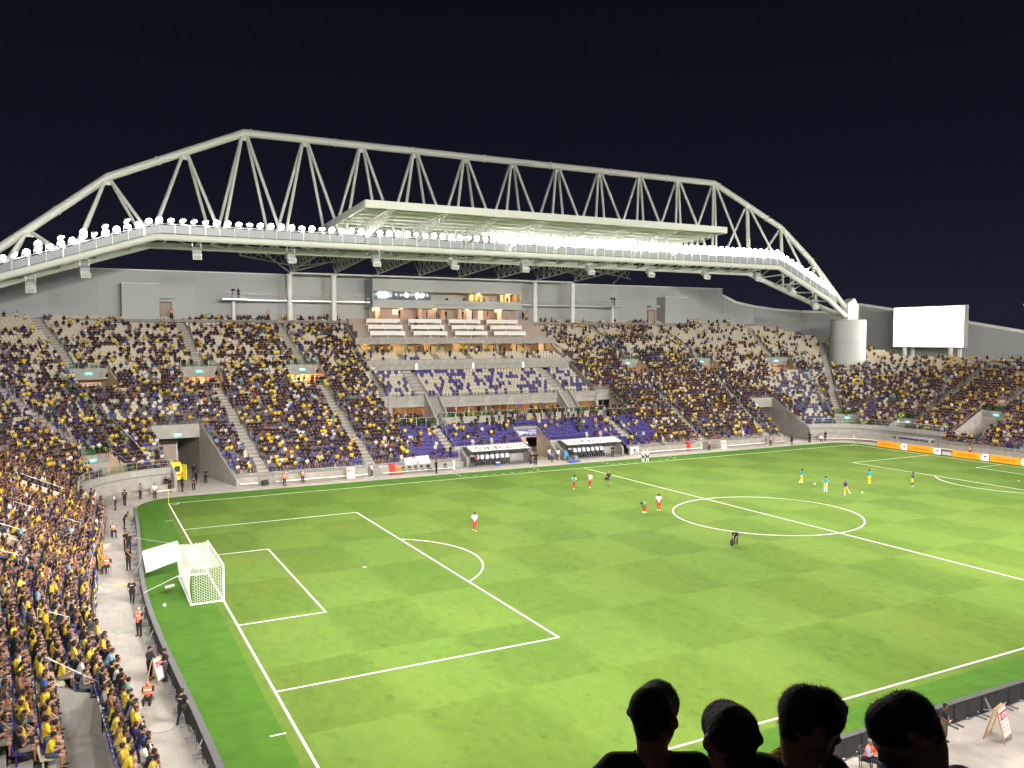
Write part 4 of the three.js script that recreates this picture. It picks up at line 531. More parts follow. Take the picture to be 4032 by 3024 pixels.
function bodySurface(j, h, extraField) {
  const B = personBones(j), lo = [9, 9, 9], hi = [-9, -9, -9]; for (const b of B) for (const p of [b.a, b.b]) for (let i = 0; i < 3; i++) { const r = Math.max(b.ra, b.rb) + h * 2; lo[i] = Math.min(lo[i], p[i] - r); hi[i] = Math.max(hi[i], p[i] + r); }
  const K = 0.035, f = (x, y, z) => { let d = 1e3; for (const b of B) { const e = boneDist(b, x, y, z); if (e > d + K) continue; const q = clamp(0.5 + 0.5 * (d - e) / K, 0, 1); d = lerp(d, e, q) - K * q * (1 - q); } return d; };
  const { pos, idx } = netMesh(f, lo, hi, h), nv = pos.length / 3, nor = new Float32Array(nv * 3), reg = new Uint8Array(nv), e = 0.006;
  const hd = j.head;
  for (let i = 0; i < nv; i++) { const x = pos[i * 3], y = pos[i * 3 + 1], z = pos[i * 3 + 2], gx = f(x + e, y, z) - f(x - e, y, z), gy = f(x, y + e, z) - f(x, y - e, z), gz = f(x, y, z + e) - f(x, y, z - e), l = Math.hypot(gx, gy, gz) || 1; nor.set([gx / l, gy / l, gz / l], i * 3);
    let best = 9, rg = SK; for (const b of B) { const d = boneDist(b, x, y, z); if (d < best) { best = d; rg = b.reg; } }
    if (rg === SK) { const dx = x - hd[0], dy = y - hd[1], dz = z - hd[2], u = dx * j.hu[0] + dy * j.hu[1] + dz * j.hu[2], w = dx * j.hf[0] + dy * j.hf[1] + dz * j.hf[2]; if (Math.hypot(dx, dy, dz) < 0.2 && !j.o.bald && (u > 0.075 || (w < 0.005 && u > -0.055) || (w < 0.06 && u > 0.045))) rg = HAIR; if (j.o.vest && false) rg = SHIRT; }
    reg[i] = rg; }
  return { pos, idx, nor, reg };
}
function geoOf(sf, keep, swell = 0) { // sub-surface of some regions, moved out by swell metres
  const map = new Map(), p = [], n = [], id = [], put = (v) => { if (!map.has(v)) { map.set(v, p.length / 3); for (let k = 0; k < 3; k++) { p.push(sf.pos[v * 3 + k] + sf.nor[v * 3 + k] * swell); n.push(sf.nor[v * 3 + k]); } } return map.get(v); };
  for (let i = 0; i < sf.idx.length; i += 3) { const t = [sf.idx[i], sf.idx[i + 1], sf.idx[i + 2]]; if (!keep || t.filter((v) => keep.includes(sf.reg[v])).length >= 2) id.push(...t.map(put)); }
  const g = new THREE.BufferGeometry(); g.setAttribute('position', new THREE.Float32BufferAttribute(p, 3)); g.setAttribute('normal', new THREE.Float32BufferAttribute(n, 3)); g.setAttribute('uv', new THREE.Float32BufferAttribute(Array.from({ length: p.length / 3 * 2 }, (_, i) => p[Math.floor(i / 2) * 3 + (i % 2)]), 2)); g.setIndex(id); return g;
}
const clothMats = {}, cloth = (c) => clothMats[c] ??= std(new THREE.Color(c), 0.9, { bumpMap: rep(T.cloth, 0.25), bumpScale: 0.006 });
const SKINS = ['#a97a60', '#9a6a50', '#86583f', '#b58a72', '#704a37', '#4a3025'], skinMats = SKINS.map((c) => std(new THREE.Color(c), 0.6)), HAIRS = ['#16110e', '#241a14', '#0d0b0a', '#3a2a1e', '#8a8782'], hairMats = HAIRS.map((c) => std(new THREE.Color(c), 0.85));
const kits = {};
function kit(key, opt, h) { if (kits[key]) return kits[key]; const sf = bodySurface(pose(opt), h); const k = kits[key] = { body: geoOf(sf, null, 0) }; for (const [n, r, w] of [['shirt', [SHIRT], 0.009], ['trousers', [PANTS], 0.007], ['shoes', [SHOE], 0.005], ['hair', [HAIR], 0.012], ['socks', [6], 0.005]]) { const g = geoOf(sf, r, w); if (g.index.count) k[n] = g; } k.sf = sf; return k; }
function dress(o, k, w) { // w: skin, hair (indices), shirt, trousers, shoes (css colours)
  part('body', k.body, skinMats[w.skin ?? 0], o); if (k.hair && w.hair !== null) part('hair', k.hair, hairMats[w.hair ?? 0], o); if (k.shirt && w.shirt !== null) part('shirt', k.shirt, cloth(w.shirt || '#101216'), o); if (k.trousers) part(k.shortsName || 'trousers', k.trousers, cloth(w.trousers || '#15171d'), o); if (k.shoes) part('shoes', k.shoes, cloth(w.shoes || '#1a1a1a'), o); if (k.socks) part('socks', k.socks, cloth(w.socks || '#eeeeee'), o); return o; }
function person(opt, key, w, label, p, turn, group, h = 0.03, scale = 1) { const o = thing('person', label, 'person', p, turn, group); dress(o, kit(key, opt, h), w); o.scale.setScalar(scale); return o; }

// poses of the seated and standing spectators (sitting poses keep the seat at 0.45 m)
const SIT = { e: [0.2, 0.08, 0.24], h: [0.08, 0.3, 0.12] }, FOLD = { e: [0.2, 0.06, 0.25], h: [0.24, 0.22, 0.02] }, CHIN = { e: [0.16, 0.22, 0.2], h: [0.5, 0.22, 0.08] }, PHONE = { e: [0.18, 0.1, 0.2], h: [0.26, 0.32, 0.05] };
const CROWD = [
  { key: 'sitA', o: { sit: 1, lean: 0.12, armL: SIT, armR: SIT } }, { key: 'sitB', o: { sit: 1, lean: 0.42, nod: -0.1, armL: { e: [0.16, 0.24, 0.2], h: [0.1, 0.42, 0.06] }, armR: { e: [0.16, 0.24, 0.2], h: [0.1, 0.42, 0.06] }, legL: { spread: 0.2 }, legR: { spread: 0.2 }, shorts: 1 } },
  { key: 'sitC', o: { sit: 1, lean: -0.05, look: 0.5, armL: FOLD, armR: FOLD, shorts: 1 } }, { key: 'sitD', o: { sit: 1, lean: 0.25, look: -0.6, armL: SIT, armR: PHONE, legL: { spread: 0.24 } } },
  { key: 'sitE', o: { sit: 1, lean: 0.2, nod: 0.35, armL: PHONE, armR: PHONE, shorts: 1 } }, { key: 'standA', o: { look: 0.3, armL: FOLD, armR: FOLD } }, { key: 'standB', o: { look: -0.4, lean: 0.06, shorts: 1, armR: PHONE } }, { key: 'standC', o: { look: 0.1, armL: { e: [0.24, -0.08, 0.3], h: [0.04, 0.02, 0.19] } } }];
const SHIRTS = { yellow: ['#cdb22c', '#d8bd30', '#bda029', '#c9b04a'], navy: ['#171d3a', '#10142a', '#1b2244'], black: ['#101113', '#17181b', '#0c0d0e'], white: ['#c9c9cd', '#b9bbbf'], grey: ['#565960', '#74787e', '#43464d'], blue: ['#1a3fae', '#33609c', '#6c93ad'], other: ['#6a2028', '#4c8c80', '#8a5330', '#5d4d42', '#786b5a'] };
const TROUS = ['#1b2233', '#23262e', '#3b4658', '#6a675e', '#15161a', '#4a5260'];
function pickShirt(r, yellow, far = false) { const q = r(); let k; if (q < yellow) k = 'yellow'; else { const w = (q - yellow) / (1 - yellow); k = far ? (w < 0.36 ? 'navy' : w < 0.70 ? 'black' : w < 0.77 ? 'white' : w < 0.92 ? 'grey' : w < 0.955 ? 'blue' : 'other') : (w < 0.26 ? 'navy' : w < 0.58 ? 'black' : w < 0.70 ? 'white' : w < 0.84 ? 'grey' : w < 0.91 ? 'blue' : 'other'); } const a = SHIRTS[k]; return [k, a[Math.floor(r() * a.length)]]; }

// ------------------------------------------------------------------ seats
const seatGeo = (() => { // folding tub: rounded back and tipped pan; origin on the tread, facing +z
  const back = new THREE.Shape(); back.moveTo(-0.2, 0.0); back.lineTo(0.2, 0.0); back.quadraticCurveTo(0.235, 0.3, 0.215, 0.4); back.quadraticCurveTo(0.19, 0.46, 0.1, 0.465); back.lineTo(-0.1, 0.465); back.quadraticCurveTo(-0.19, 0.46, -0.215, 0.4); back.quadraticCurveTo(-0.235, 0.3, -0.2, 0.0);
  const b = new THREE.ExtrudeGeometry(back, { depth: 0.04, bevelEnabled: true, bevelSize: 0.012, bevelThickness: 0.012, bevelSegments: 1, curveSegments: 4 }); turned(b, 0, 0, 0.4, -0.24, -0.16);
  const pan = new THREE.BoxGeometry(0.42, 0.05, 0.36); turned(pan, 0, 0, 0.42, -0.02, 0.06); const leg = new THREE.BoxGeometry(0.3, 0.4, 0.06); turned(leg, 0, 0, 0.2, -0.16); return join([b, pan, leg]); })();
const SEATC = { cream: '#b9b09b', purple: '#2f2470', grey: '#3d414f' }, seatMats = Object.fromEntries(Object.entries(SEATC).map(([k, c]) => [k, std(new THREE.Color(c), 0.55)]));
const seats = [], crowd = [], rs = rng(5), rc = rng(9);
const CAM = camera.position;
function seatColour(zone, f) { const q = rs(); if (zone === 'vip') return q < 0.42 ? 'purple' : 'cream'; if (zone === 'low') return q < 0.07 ? 'cream' : 'purple'; if (zone === 'box') return q < 0.1 ? 'purple' : 'cream';
  const cream = f > 0.66 ? 0.97 : f > 0.45 ? lerp(0.55, 0.97, (f - 0.45) / 0.21) : lerp(0.12, 0.55, f / 0.45); if (q < cream) return 'cream'; const pur = f < 0.18 ? 0.5 : f < 0.4 ? 0.28 : 0.4; return rs() < pur ? 'purple' : 'grey'; }
const clus = (a, b) => fbm(a * 0.16 + 40, b * 0.35 + 9, 64, 3);
function addSeat(x, y, z, ry, zone, f, dens, yel, standP = 0.05) { const c = seatColour(zone, f), d = Math.hypot(x - CAM.x, y - CAM.y, z - CAM.z); const u = rc(), nz = clus(x + z * 0.7, y * 2.2); const occ = u < clamp(dens + (nz - 0.5) * 1.1 * Math.min(dens, 1 - dens) * 2.2, 0, 1);
  if (occ) crowd.push({ x: x + (rc() - 0.5) * 0.08, y, z, ry: ry + (rc() - 0.5) * 0.5, d, stand: rc() < standP, yel }); if (!occ || d < 130) seats.push({ x, y, z, ry, c, d, occ }); }
for (let k = 0; k < 52; k++) { const t = (k + 0.42) * TREAD, y = rowY(k);
  const visit = (s) => { if (blocked(s, t) || inAisle(s, t) || k >= kmax(s)) return; const [x, z, nx, nz] = at(s, t), ry = Math.atan2(-nx, -nz);
    if (!k && s >= S0) return; if (s < S0) { if (x < -19 || z > 63) return; addSeat(x, y, z, ry, 'gen', k / 52, 0.94, 0.34, 0.16); return; }
    const f = k / 52; let dens, yel = 0.14;
    if (s > S1 && s < S2 && x > 31.4 && x < 72.2 && t < 9.6) { addSeat(x, y, z, ry, 'low', f, k > 9 ? 0.36 : 0.22, 0.2, 0.2); return; }
    if (s < S2) { dens = f > 0.86 ? 0.38 : f > 0.62 ? 0.5 : f > 0.4 ? 0.7 : f > 0.1 ? 0.76 : 0.62; if (x > 12 && x < 31) dens += 0.1; if (x > 60 && f > 0.7) dens *= 0.85; if (s < S1) dens *= f > 0.6 ? 0.75 : f > 0.3 ? 0.8 : 1.15; if (x > 73 && f < 0.62) dens += 0.1; }
    else if (s < S3) dens = f > 0.55 ? 0.22 : f > 0.3 ? 0.46 : 0.55; else dens = f > 0.5 ? 0.5 : 0.76;
    if (s > sx(96) && s < sCR(300) && f > 0.55) dens = f > 0.75 ? 0.2 : 0.4; if (s > sCR(285) && s < sCR(304) && f < 0.5) dens = 0.16;
    addSeat(x, y, z, ry, 'gen', f, dens, yel, 0.045); };
  // straight lengths at 0.5 m, corners at 0.5 m of the row's own arc
  for (let s = sL(63); s < S0; s += 0.5) visit(s); const ca = 0.52 * 8.3 / (8.3 + t); for (let s = S0; s < S1; s += ca) visit(s); for (let s = S1; s < S2; s += 0.5) visit(s); for (let s = S2; s < S3; s += ca) visit(s); for (let s = S3; s < sR(38); s += 0.5) visit(s); }
for (let j = 0; j < 7; j++) for (let x = 34.1; x < 69.6; x += 0.575) { if (Math.abs(x - 39) < 1.05 || Math.abs(x - 63.6) < 1.05) continue; addSeat(x, 8.62 + 0.5 * j, -24.8 - 0.98 * j - 0.6, 0, 'vip', 0.5, 0.008, 0.1, 0.5); }
for (let j = 0; j < 3; j++) for (let x = 33.2; x < 69.2; x += 0.6) { if (((x - 33.2) / 6.2) % 1 > 0.8) continue; addSeat(x, 13.75 + 0.35 * j, -32.95 - 0.95 * j - 0.5, 0, 'box', 0.5, 0.10, 0.1, 0.5); }
// row of seats behind the low wall of the far corner
for (let s = sR(2); s < sR(9.5); s += 0.5) { const [x, z, nx, nz] = at(s, 0.75); seats.push({ x, y: 0.34, z, ry: Math.atan2(-nx, -nz), c: rs() < 0.15 ? 'cream' : 'purple', d: 110, occ: false }); }
{ // the seats that show largest are things; the rest is one mass
  const scoreable = seats.filter((q) => !q.occ).sort((a, b) => a.d - b.d), own = scoreable.slice(0, 300), rest = seats.filter((q) => q.occ || !own.includes(q)), ownSet = new Set(own);
  const words = { cream: 'cream', purple: 'purple', grey: 'dark grey' };
  for (const q of own) { const m = part(numbered('stadium_seat'), seatGeo, seatMats[q.c], scene); m.position.set(q.x, q.y, q.z); m.rotation.y = q.ry; const w = q.x < -6 && q.z > 1 ? 'in the packed end stand' : 'in the corner above the curved wall'; tag(m, 'empty ' + words[q.c] + ' plastic stadium seat ' + w, 'seat', 'empty ' + words[q.c] + ' seats ' + w); }
  const mass = new THREE.Group(); mass.name = 'stadium_seating'; scene.add(mass); tag(mass, 'rows of cream, purple and grey seats across the terraces', 'seats', null, 'stuff');
  const mt = new THREE.Matrix4(), e = new THREE.Euler(); for (const c of Object.keys(SEATC)) { const l = seats.filter((q) => q.c === c && !ownSet.has(q)), im = new THREE.InstancedMesh(seatGeo, seatMats[c], l.length); im.name = c + '_seating'; im.castShadow = im.receiveShadow = true; l.forEach((q, i) => { mt.makeRotationFromEuler(e.set(0, q.ry, 0)); mt.setPosition(q.x, q.y, q.z); im.setMatrixAt(i, mt); }); mass.add(im); }
  console.log('seats', seats.length, 'crowd', crowd.length);
}
// ------------------------------------------------------------------ the crowd
{ const r = rng(404), put = (x, y, z) => MASS.push({ x, y, z, ry: (r() - 0.5) * 2.4, d: 120, stand: true, yel: 0.2 });
  for (let i = 0; i < 16; i++) put(31.9 + r() * 5, 5.1, -16.4 - r() * 5); for (let i = 0; i < 30; i++) put(41.5 + r() * 21, 5.1, -19 - r() * 8); for (let i = 0; i < 6; i++) put(65.5 + r() * 6.5, 5.1, -16.6 - r() * 5); for (let i = 0; i < 26; i++) put(37.6 + r() * 29, rowY(11) + 0.02, -15.3 + (r() - 0.5) * 0.15); for (let i = 0; i < 24; i++) put(33.3 + r() * 30, 14.8, -36.4 - r() * 1.2); for (const [x, j] of [[48.6, 0], [41.7, 1], [44.8, 1], [55, 0], [64, 2], [39, 2], [46, 2], [57.5, 2]]) put(x, 17.75 + 1.1 * j, -40.6 - 2.45 * j); for (let i = 0; i < 9; i++) put(40 + r() * 24, 21.05, -46.6); for (let i = 0; i < 6; i++) put([46, 47, 59, 60, 61.5, 65][i], 24.46 - 0.7, -47);
  for (const i of [1, 2, 3, 4]) for (let n = 0; n < 14; n++) { const [x, z] = at(VOMS[i] + (r() - 0.5) * 4.6, VT0 + 0.3 + r() * 3); put(x, 1 + SLOPE * VT0 - 0.35, z); } }
{ crowd.sort((a, b) => a.d - b.d); const r = rng(31), inView = []; const v = V();
  camera.updateMatrixWorld(); camera.updateProjectionMatrix();
  const sees = (q) => { v.set(q.x, q.y + 0.9, q.z).project(camera); return Math.abs(v.x) < 1.02 && v.y > -1.06 && v.z < 1; };
  let n = 0; const mass = [];
  crowd.push(...MASS); for (const q of crowd) { const [kind, col] = pickShirt(r, q.yel, q.d > 90); let c = q.stand ? CROWD[5 + Math.floor(r() * 3)] : CROWD[Math.floor(r() * 5)]; const sk = r() < 0.94 ? Math.floor(r() * 4) : 4 + Math.floor(r() * 2), hr = r() < 0.05 ? 4 : Math.floor(r() * 4), tr = TROUS[Math.floor(r() * TROUS.length)];
    const p = [q.x, q.y + (q.stand ? 0 : 0.0), q.z], bare = kind === 'other' && q.x < -6 && r() < 0.5;
    if (n < 222 && sees(q)) { n++; const word = { yellow: 'bright yellow', navy: 'navy', black: 'black', white: 'white', grey: 'grey', blue: 'blue', other: 'muted coloured' }[kind], l = bare ? 'bare-chested spectator ' + (q.stand ? 'standing' : 'seated') + ' in the packed end stand' : 'spectator in a ' + word + ' shirt ' + (q.stand ? 'standing' : 'seated') + ' in the packed end stand';
      person(c.o, c.key, { skin: sk, hair: hr, shirt: bare ? null : col, trousers: tr }, l, p, q.ry, l.replace('spectator', 'spectators'), 0.034, 0.96 + 0.08 * r()); }
    else mass.push({ q, c: c.key, col: bare ? SKINS[sk] : col, sk: Math.floor(r() * 3), s: 0.94 + 0.1 * r() }); }
  const g = new THREE.Group(); g.name = 'crowd'; scene.add(g); tag(g, 'crowd in yellow, navy and black shirts filling the stands', 'crowd', null, 'stuff');
  const mt = new THREE.Matrix4(), e = new THREE.Euler(), sc = V(), c3 = new THREE.Color();
  for (const c of CROWD) { const sf = bodySurface(pose(c.o), 0.05), shirt = geoOf(sf, [SHIRT], 0.008), variants = [[1, 0, 0], [0, 1, 2], [2, 2, 4]].map(([sk, hr, tr]) => { const b = geoOf(sf, null, 0), regs = [], col = new Float32Array(b.attributes.position.count * 3); const map = []; const seen = new Map(); for (const i of sf.idx) if (!seen.has(i)) { seen.set(i, seen.size); map.push(i); } map.forEach((v0, i) => { const rg = sf.reg[v0]; c3.set(rg === HAIR ? HAIRS[hr] : rg === PANTS ? TROUS[tr] : rg === SHOE ? '#1c1c1e' : SKINS[sk]); col.set([c3.r, c3.g, c3.b], i * 3); }); b.setAttribute('color', new THREE.BufferAttribute(col, 3)); return b; });
    const mats = std(rgb(1, 1, 1), 0.8, { vertexColors: true }), l = mass.filter((m) => m.c === c.key); if (!l.length) continue; const set = (im, m, i) => { mt.makeRotationFromEuler(e.set(0, m.q.ry, 0)); mt.scale(sc.set(m.s, m.s, m.s)); mt.setPosition(m.q.x, m.q.y, m.q.z); im.setMatrixAt(i, mt); };
    const si = new THREE.InstancedMesh(shirt, std(rgb(1, 1, 1), 0.9), l.length); si.name = 'crowd_shirts'; l.forEach((m, i) => { set(si, m, i); si.setColorAt(i, c3.set(m.col)); }); g.add(si);
    for (let vI = 0; vI < 3; vI++) { const ll = l.filter((m) => m.sk === vI); if (!ll.length) continue; const im = new THREE.InstancedMesh(variants[vI], mats, ll.length); im.name = 'crowd_bodies'; ll.forEach((m, i) => set(im, m, i)); g.add(im); } }
}
// ------------------------------------------------------------------ lettering drawn with strokes (no font has these letters)
const GLY = { 'ח': [0.95, [[0.12, 0], [0.12, 1], [0.85, 1], [0.85, 0]]], 'א': [1, [[0.05, 1], [0.95, 0]], [[0.85, 1], [0.8, 0.6], [0.6, 0.45]], [[0.4, 0.58], [0.15, 0.35], [0.15, 0]]], 'ב': [0.95, [[0.1, 1], [0.75, 1], [0.75, 0]], [[0, 0], [0.95, 0]]], 'ד': [0.95, [[0, 1], [0.95, 1]], [[0.8, 1], [0.8, 0]]], 'ה': [0.95, [[0, 1], [0.85, 1], [0.85, 0]], [[0.15, 0.6], [0.15, 0]]], 'ו': [0.5, [[0.05, 1], [0.35, 1], [0.35, 0]]], 'ט': [1, [[0.3, 0.75], [0.1, 0.95], [0.1, 0], [0.9, 0], [0.9, 1], [0.6, 1]]], 'י': [0.5, [[0.05, 1], [0.35, 1], [0.35, 0.55]]], 'כ': [0.9, [[0.1, 1], [0.75, 1], [0.75, 0], [0.1, 0]]], 'ל': [0.9, [[0.1, 1.35], [0.1, 0.95], [0.8, 0.95], [0.8, 0.6], [0.4, 0]]], 'מ': [1, [[0.05, 1], [0.25, 0.75], [0.1, 0]], [[0.25, 0.75], [0.5, 1], [0.9, 0.9], [0.9, 0], [0.5, 0]]], 'ס': [1, [[0, 1], [0.9, 1], [0.9, 0.4], [0.5, 0], [0.15, 0.4], [0.15, 1]]], 'ע': [1, [[0.1, 1], [0.4, 0.2]], [[0.88, 1], [0.8, 0.3], [0, 0]]], 'פ': [0.95, [[0.35, 0.55], [0.15, 0.55], [0.15, 1], [0.8, 1], [0.8, 0], [0.1, 0]]], 'צ': [1, [[0.1, 1], [0.85, 0], [0.1, 0]], [[0.88, 1], [0.5, 0.5]]], 'ר': [0.85, [[0, 1], [0.7, 1], [0.7, 0]]], 'ש': [1.1, [[0.05, 1], [0.2, 0], [0.95, 0.05], [1, 1]], [[0.55, 1], [0.5, 0.4], [0.18, 0.3]]], 'ת': [1, [[0.1, 1], [0.88, 1], [0.88, 0]], [[0.28, 1], [0.28, 0.05], [0.05, 0]]], 'ן': [0.5, [[0.05, 1], [0.35, 1], [0.35, -0.3]]], '!': [0.4, [[0.2, 1], [0.2, 0.3]], [[0.2, 0.06], [0.2, 0]]] };
function canvasTex(w, h, draw) { const c = document.createElement('canvas'); c.width = w; c.height = h; draw(c.getContext('2d'), w, h); const t = new THREE.CanvasTexture(c); t.colorSpace = THREE.SRGBColorSpace; t.magFilter = THREE.LinearFilter; return t; }
function rtl(x, text, right, base, size, weight, color) { x.strokeStyle = color; x.lineWidth = weight; x.lineCap = 'butt'; x.lineJoin = 'miter'; let px = right; for (const ch of text) { if (ch === ' ') { px -= size * 0.5; continue; } const g = GLY[ch], w = g[0] * size * 0.82; px -= w; for (const pl of g.slice(1)) { x.beginPath(); pl.forEach(([a, b], i) => { const X = px + a * size * 0.82, Y = base - b * size; i ? x.lineTo(X, Y) : x.moveTo(X, Y); }); x.stroke(); } px -= size * 0.22; } }
function face(w, h, t, extra = {}) { return [new THREE.PlaneGeometry(w, h), std(rgb(1, 1, 1), 0.55, { map: t, ...extra })]; }
const cyl = (r, h, x, y, z, seg = 16, r2 = r) => { const g = new THREE.CylinderGeometry(r2, r, h, seg); g.translate(x, y + h / 2, z); return g; };

// goal
{ const o = thing('goal', 'white football goal with a hexagon net in front of the packed end stand', 'goal'); const z0 = 30.28, z1 = 37.72, h = 2.5, xb = -2.1; part('post', [rod([0, 0, z0], [0, h, z0], 0.062, 12)], M.white, o); part('post', [rod([0, 0, z1], [0, h, z1], 0.062, 12)], M.white, o); part('crossbar', [rod([0, h, z0 - 0.06], [0, h, z1 + 0.06], 0.062, 12)], M.white, o);
  part('ground_frame', [rod([xb, 0.06, z0], [xb, 0.06, z1], 0.05, 8), rod([xb, 0.06, z0], [0, 0.06, z0], 0.05, 8), rod([xb, 0.06, z1], [0, 0.06, z1], 0.05, 8)], M.white, o);
  const g = [], c = 0.009, hexes = (P, W, H) => { const s = 0.1, dx = s * 3, dy = s * Math.sqrt(3) / 2; const cl = (u, v) => P(clamp(u, 0, W), clamp(v, 0, H)); for (let j = 0; j * dy <= H; j++) for (let u = (j % 2) * s * 1.5 - s; u <= W; u += dx) { const v = j * dy; const a = [u, v], b = [u + s, v], e = [u + s * 1.5, v + dy], f = [u - s * 0.5, v + dy]; const L = (p, q) => { if ((p[0] < 0 && q[0] < 0) || (p[0] > W && q[0] > W) || (p[1] > H && q[1] > H)) return; const A = cl(...p), B = cl(...q); if (A.distanceTo(B) > 0.02) g.push(rod(A, B, c, 3)); }; L(a, b); L(b, e); L(a, f); } };
  const X = -1.95; hexes((u, v) => V(lerp(X, xb, 0) - 0.03 - 0.16 * Math.sin(Math.PI * v / 2.5), v, z0 + u), 7.44, 2.45); for (const z of [z0, z1]) hexes((u, v) => V(-u, v, z), 1.98, 2.45); hexes((u, v) => V(-u, 2.46 - 0.1 * Math.sin(Math.PI * u / 1.98) , z0 + v), 1.98, 7.44);
  const net = part('net', g, std(rgb(0.82, 0.82, 0.78), 0.8), o); net.userData.kind = 'stuff'; part('stay_rope', [rod([-2, 2.45, z0], [-4.75, 1.4, 21.2], 0.012, 4), rod([-2, 2.45, z1], [-4.9, 1.2, 37.4], 0.012, 4)], M.white, o); }
{ const c = [[-4.52, 2.33, 30.6], [-2.19, 2.88, 30.9], [-1.9, 1.55, 31.1], [-4.29, 0.8, 30.8]].map((p) => V(...p)), N = 8, pos = [], uv = [], idx = []; // sagging sheet, made up in place of an unidentified white lettered panel
  for (let j = 0; j <= N; j++) for (let i = 0; i <= N; i++) { const u = i / N, v = j / N, p = c[0].clone().lerp(c[1], u).lerp(c[3].clone().lerp(c[2], u), v); p.z += 0.06 * Math.sin(u * 9) * v; pos.push(p.x, p.y, p.z); uv.push(u, 1 - v); } for (let j = 0; j < N; j++) for (let i = 0; i < N; i++) { const a = j * (N + 1) + i; idx.push(a, a + N + 1, a + 1, a + 1, a + N + 1, a + N + 2); }
  const g = new THREE.BufferGeometry(); g.setAttribute('position', new THREE.Float32BufferAttribute(pos, 3)); g.setAttribute('uv', new THREE.Float32BufferAttribute(uv, 2)); g.setIndex(idx); g.computeVertexNormals();
  const t = canvasTex(256, 160, (x) => { x.fillStyle = '#f6f6f4'; x.fillRect(0, 0, 256, 160); x.fillStyle = '#a9e6da'; for (const [a, b, w, h2] of [[90, 40, 22, 14], [92, 62, 20, 10], [90, 84, 24, 16], [128, 34, 30, 12], [130, 54, 18, 12], [160, 30, 30, 10], [165, 46, 26, 10], [128, 86, 28, 12], [166, 74, 30, 10], [170, 92, 26, 10], [104, 122, 34, 12]]) x.fillRect(a, b, w, h2); });
  const o = thing('stand_in_sheet', 'made-up white sheet standing in for an unidentified panel with pale teal lettering', 'sheet'); part('cloth', g, new THREE.MeshPhysicalMaterial({ color: rgb(1, 1, 1), map: t, roughness: 0.9, transmission: 0.25, thickness: 0 }), o); part('edge_batten', [rod(c[0], c[1], 0.035, 6), rod(c[0], c[3], 0.045, 6)], std(rgb(0.45, 0.6, 0.55), 0.7), o); part('cord', [rod(c[0], [-4.75, 0.9, 29.5], 0.012, 4), rod(c[3], [-4.6, 0.6, 30.5], 0.012, 4), rod(c[1], [-1.95, 2.46, 31.5], 0.012, 4), rod(c[2], [-1.95, 1.4, 31.6], 0.012, 4)], M.white, o); }
// corner flags
for (const [x, z, l] of [[0, 0, 'yellow corner flag pole beside the ambulance tunnel'], [105, 0, 'yellow corner flag pole by the orange advertising boards']]) { const o = thing('corner_flag', l, 'corner flag', [x, 0, z]); part('pole', [rod([0, 0, 0], [-0.06, 1.55, 0], 0.03, 8)], M.yellow, o); part('flag', [poly([-0.05, 1.5, 0, 0.06, 1.2, 0.1, -0.02, 1.0, 0.12, -0.05, 1.1, 0.02, -0.06, 1.5, 0.02, 0.05, 1.2, 0.12, -0.03, 1.0, 0.14, -0.06, 1.1, 0.04], [0, 1, 2, 0, 2, 3, 6, 5, 4, 7, 6, 4, 0, 4, 5, 0, 5, 1, 1, 5, 6, 1, 6, 2, 2, 6, 7, 2, 7, 3, 3, 7, 4, 3, 4, 0])], M.yellow, o); }
// footballs
const ballT = tex(64, 64, (u, v) => { const k = (Math.sin(u * 25) * Math.sin(v * 19) > 0.55) ? 0.35 : 0.93; return [k, k, k * 0.98]; });
[[69.94, 24.13, 'white football beside the running player in a teal bib'], [70.2, 30.8, 'white football in front of the kicking player'], [-3.67, 37.15, 'white football lying on the dark turf behind the goal']].forEach(([x, z, l]) => { const g = new THREE.SphereGeometry(0.11, 16, 12); const m = part(numbered('football'), g, std(rgb(1, 1, 1), 0.5, { map: ballT }), scene); m.position.set(x, 0.12, z); tag(m, l, 'football'); });
// shotgun microphone behind the goal
{ const o = thing('pitch_microphone', 'grey furry microphone on a low stand behind the goal', 'microphone', [-3.1, 0, 34.6], 0.5); const g = new THREE.CapsuleGeometry(0.1, 0.55, 6, 12); g.rotateZ(Math.PI / 2); g.translate(0, 0.62, 0); part('windshield', [g], std(rgb(0.42, 0.40, 0.38), 1), o); part('stand', [rod([0, 0, 0], [0, 0.55, 0], 0.015, 5), rod([0, 0.2, 0], [0.2, 0, 0.12], 0.012, 5), rod([0, 0.2, 0], [-0.2, 0, 0.12], 0.012, 5), rod([0, 0.2, 0], [0, 0, -0.22], 0.012, 5)], M.dark, o); }
// orange LED boards
const adT = canvasTex(768, 128, (x) => { x.fillStyle = '#f59a1c'; x.fillRect(0, 0, 768, 128); x.fillStyle = '#a85a1c'; x.font = 'bold 62px sans-serif'; x.fillText('1-800-20-44-66', 70, 86); x.fillStyle = '#ffffff'; x.beginPath(); x.moveTo(640, 0); x.arc(668, 64, 70, -1.8, 1.8, true); x.lineTo(768, 128); x.lineTo(768, 0); x.fill(); x.fillStyle = '#e0203a'; x.beginPath(); x.arc(676, 50, 17, 0, 7); x.arc(696, 50, 17, 0, 7); x.fill(); x.save(); x.translate(708, 50); x.rotate(Math.PI / 4); x.fillStyle = '#2b2a7c'; x.fillRect(-16, -16, 32, 32); x.restore(); x.fillStyle = '#e0203a'; x.save(); x.translate(690, 50); x.rotate(Math.PI / 4); x.fillRect(-15, -15, 30, 30); x.restore(); x.fillStyle = '#4b4690'; rtl(x, 'הפ יטשרא', 742, 108, 12, 3, '#4b4690'); });
